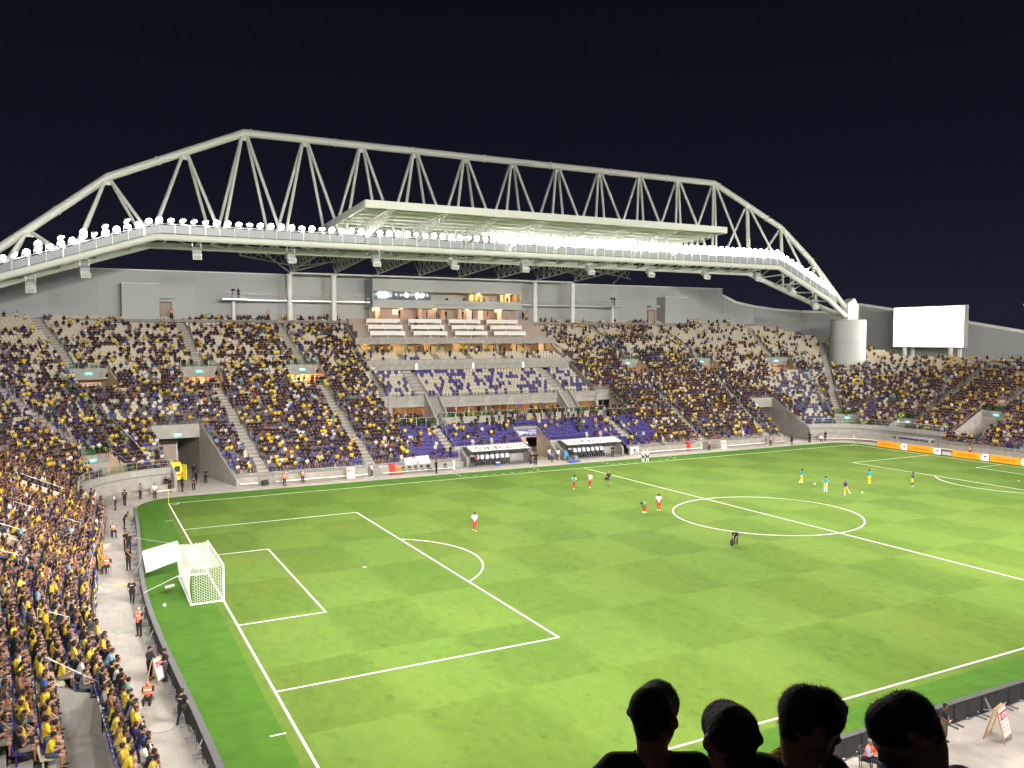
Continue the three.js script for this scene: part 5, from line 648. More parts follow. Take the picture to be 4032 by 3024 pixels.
[[3.35, 9.0, 'orange LED board with phone number, first beyond the corner flag'], [9.06, 14.7, 'orange LED board with phone number ending at the gap by the steps'], [16.5, 22.2, 'orange LED board with phone number in front of the seated orange-vested steward'], [22.26, 28, 'orange LED board with phone number, last before the goal']].forEach(([z0, z1, l]) => { const o = thing('advertising_board', l, 'advertising board', [106.35, 0, (z0 + z1) / 2], -Math.PI / 2); const w = z1 - z0; part('cabinet', [box(-w / 2, w / 2, 0.06, 1.0, -0.16, -0.01)], M.dark, o); part('border', [box(-w / 2, w / 2, 1.0, 1.03, -0.1, 0.02), box(-w / 2, w / 2, 0.03, 0.06, -0.1, 0.02), box(-w / 2, -w / 2 + 0.04, 0.06, 1.0, -0.008, 0.02)], std(rgb(0.3, 0.08, 0.05), 0.6), o); const [g, m] = face(w - 0.08, 0.93, adT, { emissive: rgb(1, 1, 1), emissiveMap: adT, emissiveIntensity: 0.24 }); g.translate(0.02, 0.53, 0.002); part('led_face', g, m, o); part('foot', [box(-w / 2 + 0.3, -w / 2 + 0.36, 0, 0.8, -0.7, -0.16)], M.dark, o); part('foot', [box(w / 2 - 0.36, w / 2 - 0.3, 0, 0.8, -0.7, -0.16)], M.dark, o); });
// LED boards seen from behind
function ledBack(x, z, ry, w, label, group, i) { const o = thing('led_board', label, 'led board', [x, 0, z], ry, group); part('cabinet', [box(-w / 2 + 0.01, w / 2 - 0.01, 0.1, 0.98, -0.12, 0.1)], M.black, o); part('back_door', [box(-w / 2 + 0.06, -0.02, 0.2, 0.92, 0.1, 0.12)], M.blackMatt, o); part('back_door', [box(0.02, w / 2 - 0.06, 0.2, 0.92, 0.1, 0.12)], M.blackMatt, o); part('top_cushion', [box(-w / 2, w / 2, 0.985, 1.03, -0.16, 0.13)], M.dark, o); part('foot', [box(-w / 2 + 0.15, -w / 2 + 0.21, 0, 0.1, -0.1, 0.5)], M.grey, o); part('foot', [box(w / 2 - 0.21, w / 2 - 0.15, 0, 0.1, -0.1, 0.5)], M.grey, o); part('cable', [rod([-w / 2 + 0.1, 0.3, 0.13], [0, 0.12, 0.24], 0.015, 4), rod([0, 0.12, 0.24], [w / 2 - 0.1, 0.3, 0.13], 0.015, 4)], i % 2 ? M.black : M.galv, o); part('plug', [box(w / 2 - 0.3, w / 2 - 0.24, 0.24, 0.3, 0.12, 0.15), box(-0.1, -0.0, 0.14, 0.18, 0.121, 0.14)], M.white, o); if (i % 3 === 1) part('strut', [rod([-w / 2 + 0.2, 0.85, 0.12], [-w / 2 + 0.15, 0.02, 0.62], 0.02, 5), rod([-w / 2 + 0.2, 0.85, 0.12], [-w / 2 + 0.45, 0.02, 0.55], 0.02, 5)], M.galv, o); }
{ const Lx = (z) => -3.55 - 1.25 * Math.exp(-(((z - 38) / 21) ** 2)); let i = 0; for (let z = 6; z < 65; z += 1.72) { const a = Lx(z), b = Lx(z + 1.72); ledBack((a + b) / 2, z + 0.86, Math.atan2(-1.72, -(a - b)) , 1.72, 'black back of a low LED board in the row behind the goal', 'LED boards behind the goal seen from behind', i++); }
  for (let x = 18.6; x < 42; x += 2.02) ledBack(x + 1, 72.15, 0, 2.0, 'black back of a low LED board along the touchline by the warning sign', 'LED boards along the touchline seen from behind', i++);
  struct('turf_kerb', [box(18.2, 44, 0.0, 0.06, 71.75, 71.95)], M.apron); }
// dugouts
const sponT = canvasTex(1024, 160, (x) => { x.fillStyle = '#fbfbfa'; x.fillRect(0, 0, 1024, 160); x.fillStyle = '#e0562a'; x.beginPath(); x.ellipse(150, 84, 58, 50, 0, 0, 7); x.fill(); x.strokeStyle = '#fbfbfa'; x.lineWidth = 9; for (const y of [62, 82, 102]) { x.beginPath(); x.moveTo(110, y + 14); x.quadraticCurveTo(150, y - 12, 212, y); x.stroke(); } const st = (pl, X, W, c) => { x.strokeStyle = c; x.lineWidth = 17; x.beginPath(); pl.forEach(([a, b], i) => { const px = X + a * W, py = 122 - b * 76; i ? x.lineTo(px, py) : x.moveTo(px, py); }); x.stroke(); }; const d = '#3d3f44', r = '#e2501f';
  let X = 270; for (const [W, c, ...pls] of [[58, d, [[0, 0], [0, 1], [1, 0], [1, 1]]], [48, d, [[1, 1], [0, 1], [0, 0.45], [0.6, 0.25], [0.5, -0.25]]], [56, d, [[1, 1.1], [1, 0], [0, 0], [0, 0.6], [1, 0.6]]], [56, d, [[0, 0], [0, 1], [1, 1], [1, 0]]], [40, d, [[0, 1.1], [0, 0], [1, 0]]], [58, d, [[0, 1], [0, 0], [1, 0], [1, 1]]], [58, r, [[0, 1], [0, 0], [1, 0], [1, 1]], [[0.5, 1], [0.5, 0.4]]], [42, r, [[0, 1], [1, 1], [1, 0]]], [52, r, [[0, 1], [1, 0]], [[1, 1], [0.5, 0.5]]], [34, r, [[0, 1], [1, 1], [1, 0.4]]], [58, r, [[0, 1], [0, 0], [1, 0], [1, 1]]]]) { for (const p of pls) st(p, X, W, c); X += W + 15; } });
[[39.32, 48.27, 'dugout with white sponsor roof on the ambulance side of the players tunnel'], [54.63, 64.0, 'dugout with white sponsor roof on the video screen side of the players tunnel']].forEach(([x0, x1, l], di) => { const o = thing('dugout', l, 'dugout'); const xm = (x0 + x1) / 2, w = x1 - x0; const dir = V(0, 2.6 - 2.15, -2), len = dir.length(), ang = Math.atan2(2, 0.45) - Math.PI / 2 + Math.PI / 2;
  const g = new THREE.PlaneGeometry(w, len); const tilt = -Math.atan2(2, 0.47); g.rotateX(tilt); g.translate(xm, 2.4, -8.6); part('sponsor_board', g, std(rgb(1, 1, 1), 0.5, { map: sponT }), o);
  part('roof', [turned(new THREE.BoxGeometry(w + 0.9, 0.1, len + 0.3), 0, xm, 2.315, -8.62, 0.229)], M.dark, o); part('back_wall', [box(x0 - 1.4, x1 + 1.2, 0, rowY(3) + 0.15, -10.5, -10.24)], M.concrete, o); for (const x of [x0 - 0.55, x1 + 0.5]) part('side_wall', [slab([[-10.2, 0], [-7.9, 0], [-7.9, 1.2], [-10.2, 2.3]], 'z', x, 0.2)], M.concrete, o); part('floor', [box(x0 - 0.4, x1 + 0.4, 0.005, 0.06, -10.2, -7.8)], M.grey, o); part('parapet', [box(x0 - 1.4, x1 + 1.2, rowY(3) + 0.15, rowY(3) + 0.5, -10.45, -10.3)], M.galv, o);
  for (let r = 0; r < 2; r++) for (let i = 0; i < (r ? 8 : 7); i++) { const x = x0 + 1.3 + i * 0.78 + (r ? -0.4 : 0) + (di ? 0.6 : 0), z = -8.55 - r * 0.85, y = 0.06 + r * 0.28; const c = thing('coaching_chair', 'black padded seat with a white head cover in the ' + (di ? 'dugout nearer the video screen' : 'dugout nearer the ambulance tunnel'), 'seat', [x, y, z], 0, di ? 'dugout seats nearer the video screen' : 'dugout seats nearer the ambulance tunnel'); part('backrest', [turned(new THREE.BoxGeometry(0.5, 0.55, 0.12), 0, 0, 0.7, -0.22, -0.15)], M.black, c); part('head_cover', [turned(new THREE.BoxGeometry(0.52, 0.42, 0.15), 0, 0, 1.02, -0.27, -0.15)], std(rgb(0.62, 0.62, 0.72), 0.8), c); part('cushion', [box(-0.25, 0.25, 0.36, 0.48, -0.2, 0.28)], M.black, c); part('leg', [box(-0.22, -0.16, 0, 0.36, -0.1, 0.2), box(0.16, 0.22, 0, 0.36, -0.1, 0.2)], M.black, c); } });
// players tunnel between the dugouts
{ const o = thing('players_tunnel', 'players tunnel with a purple banner between the two dugouts', 'tunnel'); for (const [x, e] of [[49.1, 0], [53.35, 1]]) part('side_wall', [slab([[-8.0, 0], [-8.0, e ? 0.9 : 1.1], [-14.4, 4.35], [-14.4, 0]], 'z', x, 0.28)], M.concrete, o); part('side_rail', [rod([53.35, 1.4, -8.0], [53.35, 4.8, -14.4], 0.03, 6), rod([49.1, 1.4, -8.0], [49.1, 4.8, -14.4], 0.03, 6)], M.galv, o); part('lintel', [box(49.2, 53.25, 2.75, 4.4, -14.6, -14.35)], M.concrete, o); part('back_wall', [box(49.2, 53.25, 0, 2.8, -18, -17.8)], M.warmWall, o); part('ceiling', [box(49.2, 53.25, 2.75, 2.9, -17.8, -14.6)], M.white, o); part('door', [box(50.4, 51.3, 0.02, 2.1, -17.78, -17.7)], M.brownWall, o); lampAt(o, 51.6, 2.68, -16.4, 14, 0xffc890);
  const t = canvasTex(512, 140, (x) => { x.fillStyle = '#6a5a9c'; x.fillRect(0, 0, 512, 140); x.fillStyle = '#c6cdd6'; x.beginPath(); x.moveTo(0, 20); x.lineTo(330, 62); x.lineTo(60, 140); x.lineTo(0, 140); x.fill(); x.fillStyle = '#9a9dbd'; x.fillRect(30, 48, 150, 8); x.fillRect(30, 74, 110, 8); x.fillStyle = '#493a78'; x.beginPath(); x.moveTo(330, 62); x.lineTo(512, 140); x.lineTo(60, 140); x.fill(); rtl(x, 'איצטדיון', 492, 58, 26, 6, '#efeef6'); rtl(x, 'בלומפילד', 492, 112, 34, 8, '#efeef6'); }); const [g, m] = face(4.0, 1.15, t); g.translate(51.22, 3.5, -14.33); part('banner', g, m, o); }
// wooden A-frame warning signs
const warnT = canvasTex(192, 288, (x) => { x.fillStyle = '#f4eef0'; x.fillRect(0, 0, 192, 288); x.strokeStyle = '#d0344a'; x.lineWidth = 5; x.strokeRect(5, 5, 182, 278); x.fillStyle = '#cc1f38'; x.fillRect(6, 34, 180, 78); rtl(x, 'שימו לב!', 176, 96, 40, 10, '#ffffff'); const c = '#bb4d70'; rtl(x, 'הירידה לכר הדשא', 178, 156, 16, 4, c); rtl(x, 'אסורה ומהווה', 160, 196, 16, 4, c); rtl(x, 'עבירה פלילית', 160, 236, 16, 4, c); });
function aFrame(x, z, ry, label, s = 1) { const o = thing('warning_sign', label, 'sign', [x, 0, z], ry); const a = 0.26; const lean = (g, e) => turned(g, 0, 0, 0, 0.02 * e, 0); for (const e of [1, -1]) { const gr = []; for (const px of [-0.36, 0.36]) gr.push(rod([px, 0, e * 0.38], [px, 1.3, e * 0.03], 0.03, 4)); gr.push(rod([-0.36, 1.27, e * 0.035], [0.36, 1.27, e * 0.035], 0.03, 4), rod([-0.36, 0.25, e * 0.31], [0.36, 0.25, e * 0.31], 0.025, 4)); part('leg_frame', gr, M.wood, o); } const g = new THREE.BoxGeometry(0.76, 1.06, 0.012); turned(g, 0, 0, 0.76, 0.225, -a); part('panel', [g], M.white, o); const [f, m] = face(0.74, 1.05, warnT); turned(f, 0, 0, 0.76, 0.235, -a); part('notice', f, m, o); o.scale.setScalar(s); }
aFrame(27.2, 74.0, 0.25, 'wooden warning sign with a red heading beside the touchline LED boards', 1.15); aFrame(21.6, -5.3, -0.2, 'wooden warning sign with a red heading beside the folding chairs wall', 1.3); aFrame(80.7, -4.2, -0.15, 'wooden warning sign with a red heading near the steward by the red bin', 1.3); aFrame(-5.15, 50.1, 0.9, 'warning sign tipped up between two security men');
// things along the foot wall
function bin(x, z, label) { const o = thing('refuse_bin', label, 'bin', [x, 0, z]); part('bin_body', [turned(new THREE.CylinderGeometry(0.46, 0.34, 1.25, 4), Math.PI / 4, 0, 0.68, 0)], M.red, o); part('lid', [box(-0.36, 0.36, 1.31, 1.38, -0.36, 0.36)], M.red, o); part('axle', [box(-0.34, 0.34, 0, 0.1, -0.2, 0.2)], M.black, o); }
bin(27.6, -7.0, 'red wheeled bin beside the row of black chairs'); bin(76.3, -7.2, 'lone red bin standing by the foot wall');
{ const o = thing('barrier_stack', 'orange folded plastic barrier leaning beside the red bin', 'barrier', [28.5, 0, -7.0]); part('panel', [turned(new THREE.BoxGeometry(0.9, 0.9, 0.1), 0.3, 0, 0.5, 0, 0.2), ], M.orange, o); part('foot', [box(-0.45, 0.45, 0, 0.08, -0.2, 0.2)], M.dark, o); }
function chair(x, z, ry, label, group) { const o = thing('folding_chair', label, 'chair', [x, 0, z], ry, group); part('seat', [box(-0.22, 0.22, 0.43, 0.47, -0.2, 0.22)], M.black, o); part('backrest', [turned(new THREE.BoxGeometry(0.44, 0.3, 0.04), 0, 0, 0.8, -0.24, -0.12)], M.black, o); for (const [a, b] of [[-0.2, -0.2], [0.2, -0.2], [-0.2, 0.2], [0.2, 0.2]]) part('leg', [rod([a, 0, b], [a, b < 0 ? 0.95 : 0.45, b < 0 ? b - 0.06 : b], 0.018, 5)], M.black, o); }
for (let i = 0; i < 5; i++) chair(29.2 + i * 0.85, -6.85, 0.1, 'black plastic chair in the row by the orange barrier', 'black chairs in a row against the foot wall'); chair(35, -6.8, -0.3, 'single black chair by the gate panels'); chair(32.9, -6.85, 0.6, 'low black stool at the end of the chair row'); chair(66.2, -6.9, 0.4, 'small black stool by the pale cabinet');
for (const [x, l] of [[26.6, 'pale cabinet beside the red wheeled bin'], [66.0, 'pale cabinet beside the players gate'], [78.6, 'pale cabinet near the lone red bin']]) { const o = thing('cabinet', l, 'cabinet', [x, 0, -7.55]); part('carcass', [box(-0.6, 0.6, 0, 1.15, -0.25, 0.25)], M.whiteSlab, o); part('door', [box(-0.57, -0.02, 0.06, 1.1, 0.25, 0.27)], M.white, o); part('door', [box(0.02, 0.57, 0.06, 1.1, 0.25, 0.27)], M.white, o); }
{ const o = thing('monitor_speaker', 'black wedge speaker on the ground by the foot wall', 'speaker', [11.4, 0, -6.6], 0.3); part('cabinet', [turned(new THREE.BoxGeometry(0.75, 0.55, 0.4), 0, 0, 0.36, 0, -0.5)], M.black, o); part('stand', [box(-0.4, 0.4, 0, 0.14, -0.25, 0.2)], M.dark, o); }
{ const o = thing('pitch_fan', 'grey drum fan on blue mats beside the players tunnel', 'fan', [54.6, 0, -5.6]); part('drum', [rod([-0.25, 0.45, 0], [0.25, 0.45, 0], 0.42, 20)], M.grey, o); part('stand', [box(-0.35, 0.35, 0.1, 0.2, -0.3, 0.3)], M.dark, o); part('mat', [turned(new THREE.BoxGeometry(2.1, 0.1, 0.9), 0.25, -0.4, 0.06, 0.3)], M.blue, o); part('roll', [rod([-1.3, 0.2, 0.6], [-0.3, 0.2, 0.3], 0.16, 10)], M.blue, o); }
{ const o = thing('cool_box', 'small blue cool box by the dugout seats', 'cool box', [43.2, 0, -7.6]); part('box_body', [box(-0.3, 0.3, 0, 0.4, -0.2, 0.2)], M.blue, o); part('lid', [box(-0.31, 0.31, 0.4, 0.48, -0.21, 0.21)], M.white, o); }
{ const o = thing('var_monitor', 'black screen stand with a blue cover outside the players tunnel', 'monitor', [54.2, 0, -7.6]); part('cover', [box(-0.3, 0.3, 0.55, 1.15, -0.2, 0.2)], std(rgb(0.02, 0.3, 0.6), 0.6), o); part('frame', [box(-0.42, -0.36, 0, 1.5, -0.05, 0.05), box(0.3, 0.36, 0, 1.5, -0.05, 0.05), box(-0.42, 0.36, 1.44, 1.5, -0.05, 0.05), box(-0.4, 0.4, 0, 0.08, -0.3, 0.3)], M.black, o); }
for (const [x, s] of [[48.8, 0], [48.6, 1]]) { if (s) continue; const o = thing('weight_rack', 'black upright rack beside the tunnel mouth', 'rack', [x, 0, -7.3]); part('mast', [rod([0, 0, 0], [0, 1.9, 0], 0.06, 6)], M.black, o); part('board', [box(-0.2, 0.9, 1.0, 1.15, -0.15, 0.15), box(-0.3, 0.3, 1.7, 2.3, -0.08, 0.08)], M.black, o); part('foot', [box(-0.5, 0.5, 0, 0.06, -0.3, 0.3)], M.black, o); }
// steps down from the home end onto the apron
for (const z of [18.0, 31.2, 42.6, 53.6]) { const [x] = at(sL(z), 0); const o = thing('step_block', 'pale two-step block at the foot of the packed end stand', 'steps', [x + 0.55, 0, z], 0, 'step blocks at the foot of the packed end stand'); part('step', [box(-0.45, 0.15, 0, 0.5, -0.7, 0.7)], M.apron, o); part('step', [box(0.15, 0.75, 0, 0.25, -0.7, 0.7)], M.apron, o); }
for (const [x, z] of [[-6.2, 40.8], [-5.4, 55.6]]) { const o = thing('drain_cover', 'round pale drain cover in the apron', 'drain cover', [x, 0, z], 0, 'drain covers in the apron'); part('cover', [cyl(0.55, 0.014, 0, 0, 0, 28)], std(rgb(0.45, 0.42, 0.37), 0.85, { bumpMap: rep(T.grit, 0.5), bumpScale: 0.006 }), o); part('rim', [cyl(0.6, 0.009, 0, 0, 0, 28)], M.grey, o); }
{ const o = thing('cable_cover', 'yellow cable cover laid across the apron', 'cable cover', [-6.1, 0, 30.4]); part('ramp', [box(-1.8, 1.4, 0, 0.05, -0.12, 0.12)], M.wood, o); part('stripe', [box(-1.8, 1.4, 0.05, 0.06, -0.05, 0.05)], M.yellow, o); }
// ambulance in the tunnel
{ const o = thing('ambulance', 'yellow ambulance with open rear door standing in the tunnel mouth', 'ambulance', [1.75, 0, -12.6], 0.19); const Y = std(rgb(0.82, 0.74, 0.05), 0.35); const s = new THREE.Shape(); s.moveTo(-1, 0.45); s.lineTo(1, 0.45); s.lineTo(1.02, 1.5); s.lineTo(0.86, 2.45); s.quadraticCurveTo(0.8, 2.6, 0.6, 2.62); s.lineTo(-0.6, 2.62); s.quadraticCurveTo(-0.8, 2.6, -0.86, 2.45); s.lineTo(-1.02, 1.5); const g = new THREE.ExtrudeGeometry(s, { depth: 5.2, bevelEnabled: true, bevelSize: 0.06, bevelThickness: 0.08, bevelSegments: 2 }); g.translate(0, 0, -5.2); part('body', [g], Y, o);
  part('rear_window', [box(-0.75, -0.08, 1.5, 2.2, 0.081, 0.1), box(0.08, 0.75, 1.5, 2.2, 0.081, 0.1)], M.black, o); part('rear_door', [turned(new THREE.BoxGeometry(0.06, 1.9, 0.9), 0.2, 1.15, 1.45, 0.5)], Y, o); part('stripe', [box(-1.05, 1.05, 0.95, 1.25, 0.082, 0.095)], M.orange, o); part('tail_light', [box(-1.02, -0.86, 1.1, 1.5, 0.09, 0.11), box(0.86, 1.02, 1.1, 1.5, 0.09, 0.11)], M.red, o); part('beacon', [box(0.3, 0.8, 2.62, 2.8, -0.5, -0.2)], M.red, o); part('roof_hatch', [box(-0.45, 0.1, 2.66, 2.72, -1.4, -0.5)], M.whiteSlab, o); for (const [x, z] of [[-0.95, -0.9], [0.95, -0.9], [-0.95, -4.2], [0.95, -4.2]]) { const w = part('wheel', [rod([x - 0.12, 0.36, z], [x + 0.12, 0.36, z], 0.36, 18)], M.black, o); part('rim', [rod([x - 0.13, 0.36, z], [x + 0.13, 0.36, z], 0.2, 12)], M.galv, w); } part('bumper', [box(-1, 1, 0.35, 0.55, 0.06, 0.2)], M.dark, o); }
// banners hung on the front rail of the home end
function bannerTex(kind) { return canvasTex(256, 96, (x) => { if (kind === 9) { x.fillStyle = '#e9e9ec'; x.fillRect(0, 0, 256, 96); } else if (kind === 0) { x.fillStyle = '#e7dd6a'; x.fillRect(0, 0, 256, 96); x.fillStyle = '#2f57b5'; x.fillRect(0, 0, 256, 16); x.fillRect(0, 80, 256, 16); x.fillStyle = '#f2f2e6'; x.fillRect(0, 16, 256, 8); x.font = 'bold 46px sans-serif'; x.fillStyle = '#5c5f45'; x.fillText('IFMEUKES', 8, 66); } else if (kind === 1) { x.fillStyle = '#dba81d'; x.fillRect(0, 0, 256, 96); x.strokeStyle = '#585f77'; x.lineWidth = 15; for (let i = 0; i < 6; i++) { x.beginPath(); x.moveTo(26 + i * 40, 84); x.lineTo(30 + i * 40, 18); x.lineTo(50 + i * 40, 30 + 30 * (i % 2)); x.stroke(); } } else if (kind === 2) { x.fillStyle = '#1c2c7c'; x.fillRect(0, 0, 256, 96); x.fillStyle = '#e4e52c'; x.font = 'bold 78px sans-serif'; x.fillText('SECT', 8, 78); x.fillStyle = '#ececec'; x.fillRect(196, 14, 10, 66); x.fillRect(214, 14, 10, 66); x.fillRect(232, 14, 10, 66); } else if (kind === 3) { x.fillStyle = '#dcb62a'; x.fillRect(0, 0, 256, 96); x.fillStyle = '#20357f'; x.fillRect(0, 0, 40, 96); x.fillRect(216, 0, 40, 96); x.beginPath(); x.arc(128, 48, 34, 0, 7); x.fill(); } else { x.fillStyle = '#1c6b35'; x.fillRect(0, 0, 256, 96); x.fillStyle = '#d9c12c'; x.beginPath(); x.moveTo(128, 8); x.lineTo(236, 48); x.lineTo(128, 88); x.lineTo(20, 48); x.fill(); x.fillStyle = '#1d2c6a'; x.beginPath(); x.arc(128, 48, 24, 0, 7); x.fill(); } }); }
function hang(label, a, b, h, kind, lean = 0.25) { // cloth hung between two points, wavy
  const A = V(...a), B = V(...b), N = 14, Mv = 5, d = B.clone().sub(A), n = V(-d.z, 0, d.x).normalize(), pos = [], uv = [], idx = []; for (let j = 0; j <= Mv; j++) for (let i = 0; i <= N; i++) { const u = i / N, v = j / Mv, p = A.clone().lerp(B, u); p.y -= v * h * (1 - 0.06 * Math.sin(u * 13)); p.addScaledVector(n, lean * v + 0.05 * Math.sin(u * 17 + v * 2)); pos.push(p.x, p.y, p.z); uv.push(u, 1 - v); } for (let j = 0; j < Mv; j++) for (let i = 0; i < N; i++) { const q = j * (N + 1) + i; idx.push(q, q + N + 1, q + 1, q + 1, q + N + 1, q + N + 2); } const g = new THREE.BufferGeometry(); g.setAttribute('position', new THREE.Float32BufferAttribute(pos, 3)); g.setAttribute('uv', new THREE.Float32BufferAttribute(uv, 2)); g.setIndex(idx); g.computeVertexNormals(); const m = part(numbered('banner'), g, std(rgb(1, 1, 1), 0.95, { map: bannerTex(kind), side: THREE.DoubleSide }), scene); tag(m, label, 'banner'); }
{ const P = (z, t, y) => { const [x, zz] = at(sL(z), t); return [x, y, zz]; };
  const q = (deg, t, y) => { const [x, z] = at(sCL(deg), t); return [x, y, z]; };
  hang('yellow and blue cloth banner draped over the end of the curved wall', [-8.6, 3.0, 8.6], [-7.9, 2.75, 2.6], 1.35, 0, 0.45); hang('orange-yellow banner with grey strokes on the front rail', P(27.6, -0.28, 1.75), P(21.8, -0.28, 1.75), 1.5, 1, 0.12); hang('navy banner with yellow block letters on the front rail', P(38.8, -0.28, 1.75), P(29.4, -0.28, 1.75), 1.4, 2, 0.12); hang('small yellow and blue flag on the rail of the corner stairs', [121.4, 9.9, -15.1], [123.0, 9.8, -12.9], 0.8, 3, 0.1); hang('green flag with a yellow diamond on the rail above a stairwell', [116.2, 4.9, -0.6], [116.3, 4.9, 0.9], 0.9, 4, 0.1); }
// advertising sheet lying over the front row
hang('plain white sheet draped over seats by the foot wall', [29.6, 1.9, -8.2], [33.2, 2.0, -8.4], 1.1, 9, 0.9);
// ------------------------------------------------------------------ players, staff, stewards
const HIPS = { e: [0.24, -0.08, 0.34], h: [0.06, 0.06, 0.2] }, BEHIND = { e: [0.2, -0.1, 0.24], h: [-0.02, -0.16, 0.02] }, FRONT = { e: [0.2, 0.02, 0.25], h: [0.02, 0.2, 0.03] }, UPL = { e: [0.22, 0.1, 0.24], h: [0.5, 0.24, 0.06] }, HOLD = { e: [0.2, 0.06, 0.24], h: [0.16, 0.32, 0.12] };
const aim = (x, z, tx, tz) => Math.atan2(tx - x, tz - z);
const RUN = { legL: { knee: [0.1, 0.52, 0.2], ankle: [0.11, 0.14, 0.12] }, legR: { knee: [-0.1, 0.52, -0.02], ankle: [-0.11, 0.2, -0.3] }, lean: 0.15, armL: { e: [0.22, -0.16, 0.26], h: [0.12, 0.02, 0.24] }, armR: { e: [0.24, 0.1, 0.26], h: [0.22, 0.3, 0.18] } };
const WALK = { legL: { knee: [0.1, 0.5, 0.12], ankle: [0.1, 0.09, 0.22] }, legR: { knee: [-0.1, 0.49, 0.0], ankle: [-0.1, 0.11, -0.2] } };
const KICK = { legL: { knee: [0.1, 0.5, 0.02], ankle: [0.1, 0.09, -0.04] }, legR: { knee: [-0.1, 0.6, 0.26], ankle: [-0.1, 0.3, 0.5] }, lean: -0.06, armL: { e: [0.26, 0.05, 0.32], h: [0.16, 0.16, 0.42] }, armR: { e: [0.26, -0.1, 0.32], h: [0.12, -0.08, 0.42] } };
const BEND = { lean: 1.35, nod: 0.1, hipY: 0.9, hipZ: -0.12, armL: { e: [0.34, 0.28, 0.18], h: [0.36, 0.5, 0.08] }, armR: { e: [0.34, 0.28, 0.18], h: [0.36, 0.5, 0.08] } };
const APART = { legL: { knee: [0.17, 0.5, 0.05], ankle: [0.24, 0.09, 0.0] }, legR: { knee: [-0.17, 0.5, 0.05], ankle: [-0.24, 0.09, 0.0] }, lean: 0.15 };
const P = (label, x, z, ry, key, o, w, y = 0, sc = 1) => person(o, key, w, label, [x, y, z], ry, null, 0.028, sc);
const bib = (o, key, col, name = 'bib') => { const k = kits[key]; const m = part(name, geoOf(k.sf, [SHIRT], 0.02), cloth(col), o); return m; };
// a short-sleeved vest: only the trunk
function vestOn(o, key, col, name = 'vest', stripes = true) { const sf = kits[key].sf, j = o; const sf2 = { ...sf, reg: sf.reg.map((r, i) => (r === SHIRT && Math.abs(sf.pos[i * 3]) < 0.185 ? 9 : 0)) }; part(name, geoOf(sf2, [9], 0.022), col === 'hi' ? hiVis : cloth(col), o); if (stripes) { const sf3 = { ...sf, reg: sf.reg.map((r, i) => (r === SHIRT && Math.abs(sf.pos[i * 3]) < 0.185 && ((sf.pos[i * 3 + 1] * 100 | 0) % 18 < 5) ? 9 : 0)) }; const g = geoOf(sf3, [9], 0.026); if (g.index.count) part('reflective_tape', g, std(rgb(0.75, 0.75, 0.72), 0.4), o); } }
const hiVis = std(rgb(0.95, 0.16, 0.05), 0.7);
function backPrint(o, y, z, t) { const [g, m] = face(0.28, 0.14, t); g.rotateY(Math.PI); g.translate(0, y, z); part('back_print', g, m, o); }
const secT = canvasTex(96, 48, (x) => { x.fillStyle = '#14161c'; x.fillRect(0, 0, 96, 48); rtl(x, 'מאבטח', 86, 22, 14, 4, '#e8e8e8'); });
P('player in a white shirt and red shorts walking alone in front of the penalty arc', 23.69, 26.84, aim(23.69, 26.84, -2, 90), 'pl1', { ...WALK, shorts: 1, socks: 1 }, { skin: 4, hair: 2, shirt: '#ececf2', trousers: '#c4182a', socks: '#b51d2b', shoes: '#bfe3ee' });
{ const o = P('player jogging in a green bib over white with red trousers', 42.7, 13.36, aim(42.7, 13.36, 70, 0), 'pl2', RUN, { skin: 5, hair: 2, shirt: '#e8e8ee', trousers: '#c4182a', shoes: '#f0e060' }); vestOn(o, 'pl2', '#2aa678', 'bib', false); }
P('player walking in a white shirt and red trousers beside the man with the black box', 45.2, 12.97, aim(45.2, 12.97, 30, 20), 'pl3', WALK, { skin: 3, hair: 1, shirt: '#ececf2', trousers: '#c4182a', shoes: '#f2f2f2' });
{ const o = P('grey-shorted man carrying a black box across the halfway line', 47.88, 12.87, aim(47.88, 12.87, 30, 40), 'pl4', { ...WALK, shorts: 1, armR: HOLD, bald: 1 }, { skin: 0, hair: null, shirt: '#2b2c38', trousers: '#5d5f64' }); }
{ const b = thing('equipment_box', 'small black box in the hand of the man in grey shorts', 'box', [47.3, 0.95, 13.3], 0.4); part('case', [box(-0.2, 0.2, -0.15, 0.18, -0.1, 0.1)], M.black, b); part('handle', [rod([-0.08, 0.22, 0], [0.08, 0.22, 0], 0.015, 5), rod([-0.08, 0.18, 0], [-0.08, 0.22, 0], 0.012, 5), rod([0.08, 0.18, 0], [0.08, 0.22, 0], 0.012, 5)], M.dark, b); }
P('player bending over in a green shirt and red trousers beside the centre circle', 42.34, 27.59, aim(42.34, 27.59, 20, 34), 'pl5', BEND, { skin: 5, hair: 2, shirt: '#2aa678', trousers: '#c4182a', shoes: '#eeeeee' });
P('player in a white shirt and red trousers standing with his back to the centre circle', 44.21, 27.45, aim(44.21, 27.45, 60, 5), 'pl6', { armL: HIPS, look: 0.2 }, { skin: 4, hair: 2, shirt: '#ececf2', trousers: '#c4182a', shoes: '#eeeeee' });
P('player running in a teal bib and yellow shorts beyond the centre circle', 69.38, 22.56, aim(69.38, 22.56, 90, 30), 'pl7', { ...RUN, shorts: 1, socks: 1 }, { skin: 4, hair: 2, shirt: '#1d8fb0', trousers: '#e8c520', socks: '#e8d030', shoes: '#dddddd' });
P('player in a teal bib and yellow shorts with white socks, standing between two balls', 67.66, 27.84, aim(67.66, 27.84, 90, 10), 'pl8', { shorts: 1, socks: 1, armL: HIPS, armR: HIPS }, { skin: 3, hair: 0, shirt: '#1f93a5', trousers: '#e2b77a', socks: '#f0f0f0', shoes: '#eeeeee' });
